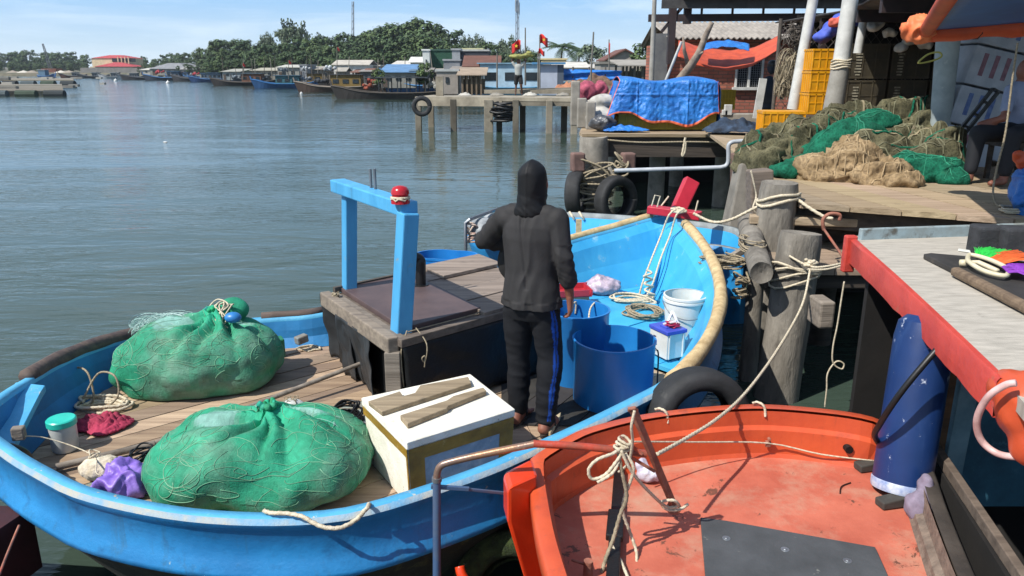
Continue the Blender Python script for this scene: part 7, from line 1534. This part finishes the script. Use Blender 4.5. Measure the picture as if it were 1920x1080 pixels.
b11 = longboat(4.2, 1.6, .7, '1f6fb4', '2a80c8', None, label='small bright blue boat behind the concrete pier', sheer=.5); place(b11, 915, 182, R(-10)); b11.location.z = .55
b12 = longboat(9, 3, 1.2, '8fb3c8', '5f93b4', (-2.6, 2.6, 2.2), 'a9c4d4', '7fa3b8', 'large pale blue and white boat with a windowed wheelhouse beside the open shelter', sheer=1.0); place(b12, 960, 184, R(-4))
t = E('wheelhouse', (0, 0, 0), 'pale blue and white wheelhouse box on the pier beyond the flags', 'cabin'); q = P(1028, 128, Y=42); m = MB(); m.box((q.x, 42, 1.9), (.9, 1.2, 1.5)); m.build('wall', mc('b4bccb'), t); m = MB(); m.box((q.x, 42, 2.72), (1.7, 1.6, .10)); m.build('roof', mc('4f86b0'), t); m = MB(); m.box((q.x+.62, 42, 1.9), (.3, 1.2, 1.5)); m.build('dark_side', mc('55606e'), t)
for b_ in (b2, b3, b4, b5): b_.scale = (.88, .9, .82)
i = 0
for x, y, L_, c, lab in ((250, 148.4, 6, '50606e', 'tiny grey boat close to the embankment'), (214, 147.2, 6, 'b9bcc0', 'tiny white boat below the red-roofed building'), (178, 146.3, 7, '3c4046', 'tiny dark boat below the left end of the embankment'), (140, 145.6, 6, '6a4a42', 'tiny brown boat below the crane'), (488, 158.4, 7, '40464c', 'far dark boat half hidden between the cabin boats')):
    b_ = longboat(L_, 1.8, .6, c, '6b6f72', (-.5, 1.2, 1.0), '7a7f84', '8f9498', label=lab); place(b_, x, y, R(i*7)); i += 1
for src, x, y, sc_, lab in ((b4, 520, 157.5, .8, 'dark boat with rust-brown cabin wedged behind the deep blue boat'), (b2, 590, 163, .8, 'brown boat with mustard cabin tucked behind the brown boat by the pier'), (b3, 430, 153, .7, 'deep blue boat with teal cabin behind the farthest rust-cabined boat'), (b1, 690, 170, .75, 'black boat with open canopy half hidden behind the long black one'), (b4, 660, 166.5, .7, 'dark rust-cabined boat just left of the blue-roofed shed'), (b5, 345, 150.3, .8, 'small blue boat beside the boat with the red bundle'), (b7, 385, 151.3, .8, 'grey blue boat with red bundle right of the low dark open boat'), (b2, 740, 172, .7, 'brown boat with mustard cabin below the blue-roofed shed')):
    q = P(x, y, 0); dup(src, (q.x, q.y, 0), R((x*7) % 23-11), sc_, lab)
for i in range(46):
    x = 415+i*9.3+rn.uniform(-4, 4); Y_ = P(x, 157+(x-420)*.04, 0).y; q = P(x, 128, Y=Y_+rn.uniform(-2, 6)); hh_ = rn.uniform(1.6, 4.2); m = MB(); m.cyl((q.x, q.y, -.3), (q.x+rn.uniform(-.5, .5), q.y, hh_), .07, .04, 5); tag(m.build('mooring_pole', mc(('6b6258', '8d877b', '4f4a44')[i % 3])), 'thin pole standing among the moored boats', 'pole', 'poles among the moored boats')
# mooring lines of boats, buoys
m_bw = M('white_float', 'dcdcd8', rough=.5, bump=0)
for i, (x, y, r, lab) in enumerate(((217, 152, .35, 'white buoy nearest the far left boat'), (249, 149.5, .3, 'tiny dark-based white buoy left of the fishing boats'), (315, 156, .35, 'white buoy below the boat with the red bundle'), (565, 176, .16, 'white buoy in front of the deep blue boat'), (611, 170.5, .15, 'white buoy touching the brown boat'))):
    q = P(x, y, 0); m = MB(); m.lathe([(.01, -r*.4), (r*.8, -r*.2), (r, r*.2), (r*.7, r*.8), (.2*r, r), (.2*r, r*1.4), (.01, r*1.4)], q, 12); tag(m.build('buoy', m_bw, smooth=True), lab, 'buoy')
m = MB(); q = P(310, 267, 0); m.sphere(q+V((0, 0, .01)), .05, 6, (1.6, 1, .5)); tag(m.build('floating_scrap', m_bw), 'white scrap floating in the middle of the open water', 'litter')
# rafts
def raft(y0, y1, x1, label, zt_, seed):
    rn = random.Random(seed); A1 = P(x1, y1, 0); A0 = P(x1, y0, 0); xl = A1.x-30; t = E('raft', ((xl+A1.x)/2, A1.y, 0), label, 'raft'); m = MB(); d = A0.y-A1.y
    deck_planks(m, [V((xl, A1.y, 0)), V((A1.x, A1.y+.3, 0)), V((A0.x, A0.y, 0)), V((xl-3, A0.y, 0))], zt_, 0, d/9, th=.12, gap=d/40, seed=seed, tin=(.6, 1.3)); m.build('planks', mc('8b8577'), t)
    x = A1.x-1; k = 0
    while x > xl:
        m = MB(); m.cyl((x-.9, A1.y+.6, zt_*.35), (x+.9, A1.y+.6, zt_*.35), zt_*.45+.1, n=10); m.build('float', mc(('2d3436', '3c4a3c', '4a5558', '2a2e30')[k % 4]), t); x -= 2.2+rn.random()*.6; k += 1
    m = MB()
    for k in range(14): xx = rn.uniform(xl, A1.x-1); m.box((xx, A1.y+rn.uniform(.5, d), zt_+.12), (rn.uniform(.5, 2), .5, .25), t=rn.uniform(.5, 1.4))
    m.build('gear', mc('9a978f'), t)
raft(166, 181, 117, 'nearer floating raft of planks on dark drums at the left edge', .55, 5)
raft(157.5, 163, 138, 'farther narrow raft with a rounded dark end at the left edge', .9, 6)
# masts
def mast(x, y0, Y_, label, w_=.5, y1=130):
    a, b2 = P(x, y1, Y=Y_), P(x, y0, Y=Y_); t = E('lattice_mast', a, label, 'mast'); m = MB(); n = int((b2-a).length/2.0)
    for s, u in ((-w_, -w_), (w_, -w_), (0, w_)): m.cyl(a+V((s, u, 0)), b2+V((s*.7, u*.7, 0)), .10, n=4)
    for k in range(n): f0, f1 = k/n, (k+1)/n; m.cyl(a.lerp(b2, f0)+V((-w_, -w_, 0)), a.lerp(b2, f1)+V((w_, -w_, 0)), .06, n=4)
    m.build('lattice', mc('8b95a0'), t); return t, a, b2
mast(662, 3, 230, 'thin pale lattice mast rising from the wooded hill', .35)
t, a, b2 = mast(970, -15, 160, 'taller lattice antenna mast behind the red flags', .35)
m = MB()
for k in range(3): m.box(P(970+(k-1)*3, 10+k*3, Y=160), (.3, .3, 2.2))
m.build('antenna_panel', mc('a3adb8'), t)
# flag poles
m_flag = M('red_flag_cloth', 'c92c26', 'b02420', sc=4, rough=.7, bump=0); m_star = M('yellow_star', 'e8c83a', rough=.7, bump=0)
def flag(x, y0, y1, Y_, label, fx=None, fy=None, fw=0, fh=0, lean=0, star=True, drop=.35, sgn=1):
    a, b2 = P(x, y1, Y=Y_), P(x+lean, y0, Y=Y_); t = E('flag_pole', a, label, 'flag pole'); m = MB(); m.cyl(a, b2, .045, .03, 6); m.build('pole', mc('77736c'), t)
    if fw:
        f0 = P(fx, fy, Y=Y_); m = MB(); W_ = fw*Y_/1493; Hh = fh*Y_/1493
        fn = lambda u, v: f0+V((sgn*u*W_, .16*math.sin(u*7), -v*Hh-drop*u*u*Hh+.05*math.sin(u*6)))
        m.grid(fn, 12, 6); fl_ = m.build('flag', m_flag, t, smooth=True, solid=.006)
        if star:
            m = MB(); c_ = fn(.5, .5); pts = [c_+V((math.sin(k*math.pi/5)*Hh*(.22 if k % 2 == 0 else .09), -.10, math.cos(k*math.pi/5)*Hh*(.22 if k % 2 == 0 else .09))) for k in range(10)]
            for k in range(10): m.face([c_+V((0, -.10, 0)), pts[k], pts[(k+1) % 10]])
            m.build('star', m_star, fl_)
flag(1012, 66, 165, 38, 'highest red flag with yellow star on a pole', 1012, 65, 15, 16)
flag(976, 84, 165, 39, 'drooping red flag with yellow star, lower and left of the highest', 976, 76, 16, 17, sgn=-1)
flag(1009, 96, 165, 36.5, 'small red flag just under the highest flag', 1010, 92, 11, 9, star=False)
flag(1142, 74, 140, 44, 'furled red flag on a thin pole before the gabled house', 1141, 80, 3.5, 20, star=False, drop=.1)
flag(985, 52, 160, 37, 'bare tall pole between the two starred flags')
flag(932, 100, 165, 35, 'bare dark pole at the left of the pale blue boat')
flag(1105, 60, 190, 30, 'bare tall pole rising right of the blue tarpaulin screen', lean=8)
for i, (x, y, Y_, lab) in enumerate(((455, 118, 115, 'tiny orange flag above the dark boat with rust-brown cabin'), (541, 113, 100, 'tiny pale flag above the deep blue boat'), (632, 88, 82, 'tiny orange flag on crossed poles above the brown boat'), (345, 98, 180, 'thin dark pole left of the wooded hill'))): flag(x, y, 148, Y_, lab, x, y+1, 4 if i < 3 else 0, 5, star=False)
# blue tarpaulin screen + heap
q0, q1 = P(1044, 128, Y=42), P(1166, 133, Y=42); zt_, zb = P(1044, 129, Y=42).z, P(1044, 150, Y=42).z
m = MB(); m.grid(lambda a, b3: V((q0.x+(q1.x-q0.x)*a, 42+.10*math.sin(a*5+b3*9)+.05*noise.noise(V((a*12, b3*5, 0))), zt_-.10*a+(zb-zt_)*b3*(.92+.06*math.sin(a*9)))), 50, 12); tag(m.build('tarpaulin', m_bt, smooth=True, solid=.01), 'long blue tarpaulin screen stretched behind the pier', 'tarpaulin')
for k in range(5): m = MB(); x = q0.x+(q1.x-q0.x)*k/4; m.cyl((x, 42.1, .6), (x, 42.1, zt_+.1), .05, n=6); tag(m.build('screen_post', mc('6b6258'), smooth=2), 'thin post holding the blue tarpaulin screen', 'post', 'posts of the tarpaulin screen')
cloth('net_pile', 'long brown heap of nets under the blue tarpaulin screen', P(1120, 172, Y=40), 1.7, .8, .9, M('brown_net', '7d6350', '5a4638', sc=5, rough=.95, bump=.6), 21, 'net')
cloth('net_pile', 'orange edged net heap at the left end of the brown heap', P(1068, 170, Y=40), .8, .6, .5, mc('b0785a'), 23, 'net')
m = MB(); rn = random.Random(8)
for k in range(9): m.cyl((7.0+k*.25, 40, 1.4+.1*k), (9.2+k*.12, 39.5+.2*k, 2.0+rn.random()), .05, n=5)
tag(m.build('pole_heap', mc('857868')), 'heap of leaning poles under the corrugated shed', 'poles')
# ---- concrete pier ----
pr_ = E('pier', (0, 33, 0), 'concrete pier on square piles crossing behind the man', 'pier'); m_pc = M('pier_concrete', 'a39a88', '7d7566', sc=1.5, rough=.9, bump=.4, bs=8, dirt='5f584c', ds=1.2, da=.46, dw=.25)
A1, A2 = P(778, 184, 1.30), P(1112, 190, 1.34); A2 = V((4.6, 30.5, 1.34)); dr = (A2-A1).normalized(); sd_ = V((-dr.y, dr.x, 0))
m = MB(); m.prism([(p.x, p.y) for p in (A1, A2, A2+sd_*2.4, A1+sd_*2.2)], 1.22, 1.36); m.build('deck', m_pc, pr_)
m = MB(); mid_ = A1.lerp(A2, .42); m.beam(A1+V((0, .1, -.18)), mid_+V((0, .1, -.18)), .22, .26); m.beam(mid_+V((0, .12, -.17)), A2+V((0, .12, -.17)), .2, .22, t=.6); m.build('edge_beam', m_pc, pr_)
for i, (x, back) in enumerate(((784, 0), (808, 1), (850, 0), (916, 0), (936, 1), (967, 0), (980, 1), (1030, 0), (1058, 1), (1077, 0), (1105, 1))):
    q = P(x, 200, Y=A1.y+(A2.y-A1.y)*(x-778)/334+.12); Y_ = q.y+(2.0 if back else 0); m = MB(); m.box((q.x/q.y*Y_, Y_, .42), (.25 if i != 3 else .36, .25, 1.7), t=(.6, .8, .35, .8, .35, .45)[i % 6]); m.build('pile', m_pc, pr_, bevel=.02)
m = MB(); q = P(824, 176, Y=33.2); m.box((q.x, 33.4, 1.75), (.3, .3, .8)); m.build('stub_post', m_pc, pr_)
for k in range(5): m = MB(); m.beam(V((-1.2+k*.1, 34.6, 1.5)), V((4.5, 33.5+k*.5, 1.52+k*.03)), .12, .16, t=.8+.1*(k % 3)); m.build('loose_beam', m_pc, pr_)
q = P(791, 199, Y=31.6); tyre('tyre', q, eul(R(90), 0, R(5)), 'black tyre hung at the end of the concrete pier', .40, .24, hole=.55)
tangle('rusty_gear', 'dark tangled gear hanging beneath the pier', P(945, 228, Y=31.6), .5, .3, .9, 50, .05, m_tarpk, 71, cat='gear')
for i in range(6): q = P(870+i*62, 190+(i % 3)*3, Y=33); cloth('clutter', ('white scrap on the pier deck left of the flags', 'grey scrap on the pier deck by the bare dark pole', 'pale scrap near the carrying person', 'pale scrap right of the carrying person', 'grey scrap below the wheelhouse box', 'pale scrap near the pier root')[i], (q.x, 33.3, 1.37), .3, .2, .14, mc(('b8b4aa', '8d887e')[i % 2]), 30+i, 'litter', 14)
# person on the pier carrying a basket load on the head
Yp = 34.0; q = P(972, 178, Y=Yp); G = V((q.x, Yp, 1.38)); g = lambda x, y, z: G+V((x, y, z))
pp = E('person', G, 'distant person in pale shirt and dark shorts with a load on the head', 'person')
blob('body', [(g(-.08, 0, .75), .075, g(-.10, .05, .42), .055), (g(-.10, .05, .42), .05, g(-.12, .0, .06), .035), (g(.08, 0, .75), .075, g(.12, -.1, .42), .055), (g(.12, -.1, .42), .05, g(.16, .05, .06), .035), (g(-.12, -.02, .03), .035, g(-.14, -.16, .03), .03), (g(.16, .03, .03), .035, g(.14, -.12, .03), .03), (g(0, 0, .8), .13, g(0, 0, 1.15), .15), (g(0, 0, 1.2), .06, g(0, 0, 1.32), .055), (g(0, 0, 1.38), (.085, .095, .115)), (g(-.18, 0, 1.2), .05, g(-.28, 0, 1.42), .04), (g(-.28, 0, 1.42), .038, g(-.14, 0, 1.58), .03), (g(.18, 0, 1.2), .05, g(.30, 0, 1.40), .04), (g(.30, 0, 1.40), .038, g(.18, 0, 1.58), .03)], .02, M('dark_skin', '5a3d30', rough=.6), pp, 2)
blob('shirt', [(g(0, 0, .88), .155, g(0, 0, 1.13), .17), (g(-.15, 0, 1.2), .07, g(-.24, 0, 1.33), .06), (g(.15, 0, 1.2), .07, g(.24, 0, 1.33), .06)], .02, mc('a9aca8'), pp, 2)
blob('shorts', [(g(0, 0, .80), (.165, .14, .12)), (g(-.08, 0, .75), .10, g(-.10, .04, .5), .09), (g(.08, 0, .75), .10, g(.11, -.07, .5), .09)], .02, mc('1d1e20'), pp, 2)
o = blob('carried_load', [(g(0, 0, 1.58), (.42, .2, .09)), (g(.35, 0, 1.62), (.35, .1, .06)), (g(.45, 0, 1.72), (.10, .1, .10))], .03, M('leafy_load', '6a6b3a', '9a9a58', sc=9, rough=.8), it=1, disp=lambda p, n: p+n*.06*noise.noise(p*7)); tag(o, 'greenish load balanced on the head of the person on the pier', 'load')
# ================= AIR =================
hz = bpy.data.materials.new('haze_air'); hz.use_nodes = True; N = hz.node_tree.nodes; N.remove(N['Principled BSDF']); v = N.new('ShaderNodeVolumePrincipled'); v.inputs['Color'].default_value = (.78, .86, .95, 1); v.inputs['Density'].default_value = .00025; v.inputs['Anisotropy'].default_value = .2
hz.node_tree.links.new(v.outputs[0], N['Material Output'].inputs['Volume'])
m = MB(); m.box((0, 300, 18), (1400, 800, 42)); o = m.build('haze', hz, origin=(0, 0, 0)); tag(o, kind='stuff')
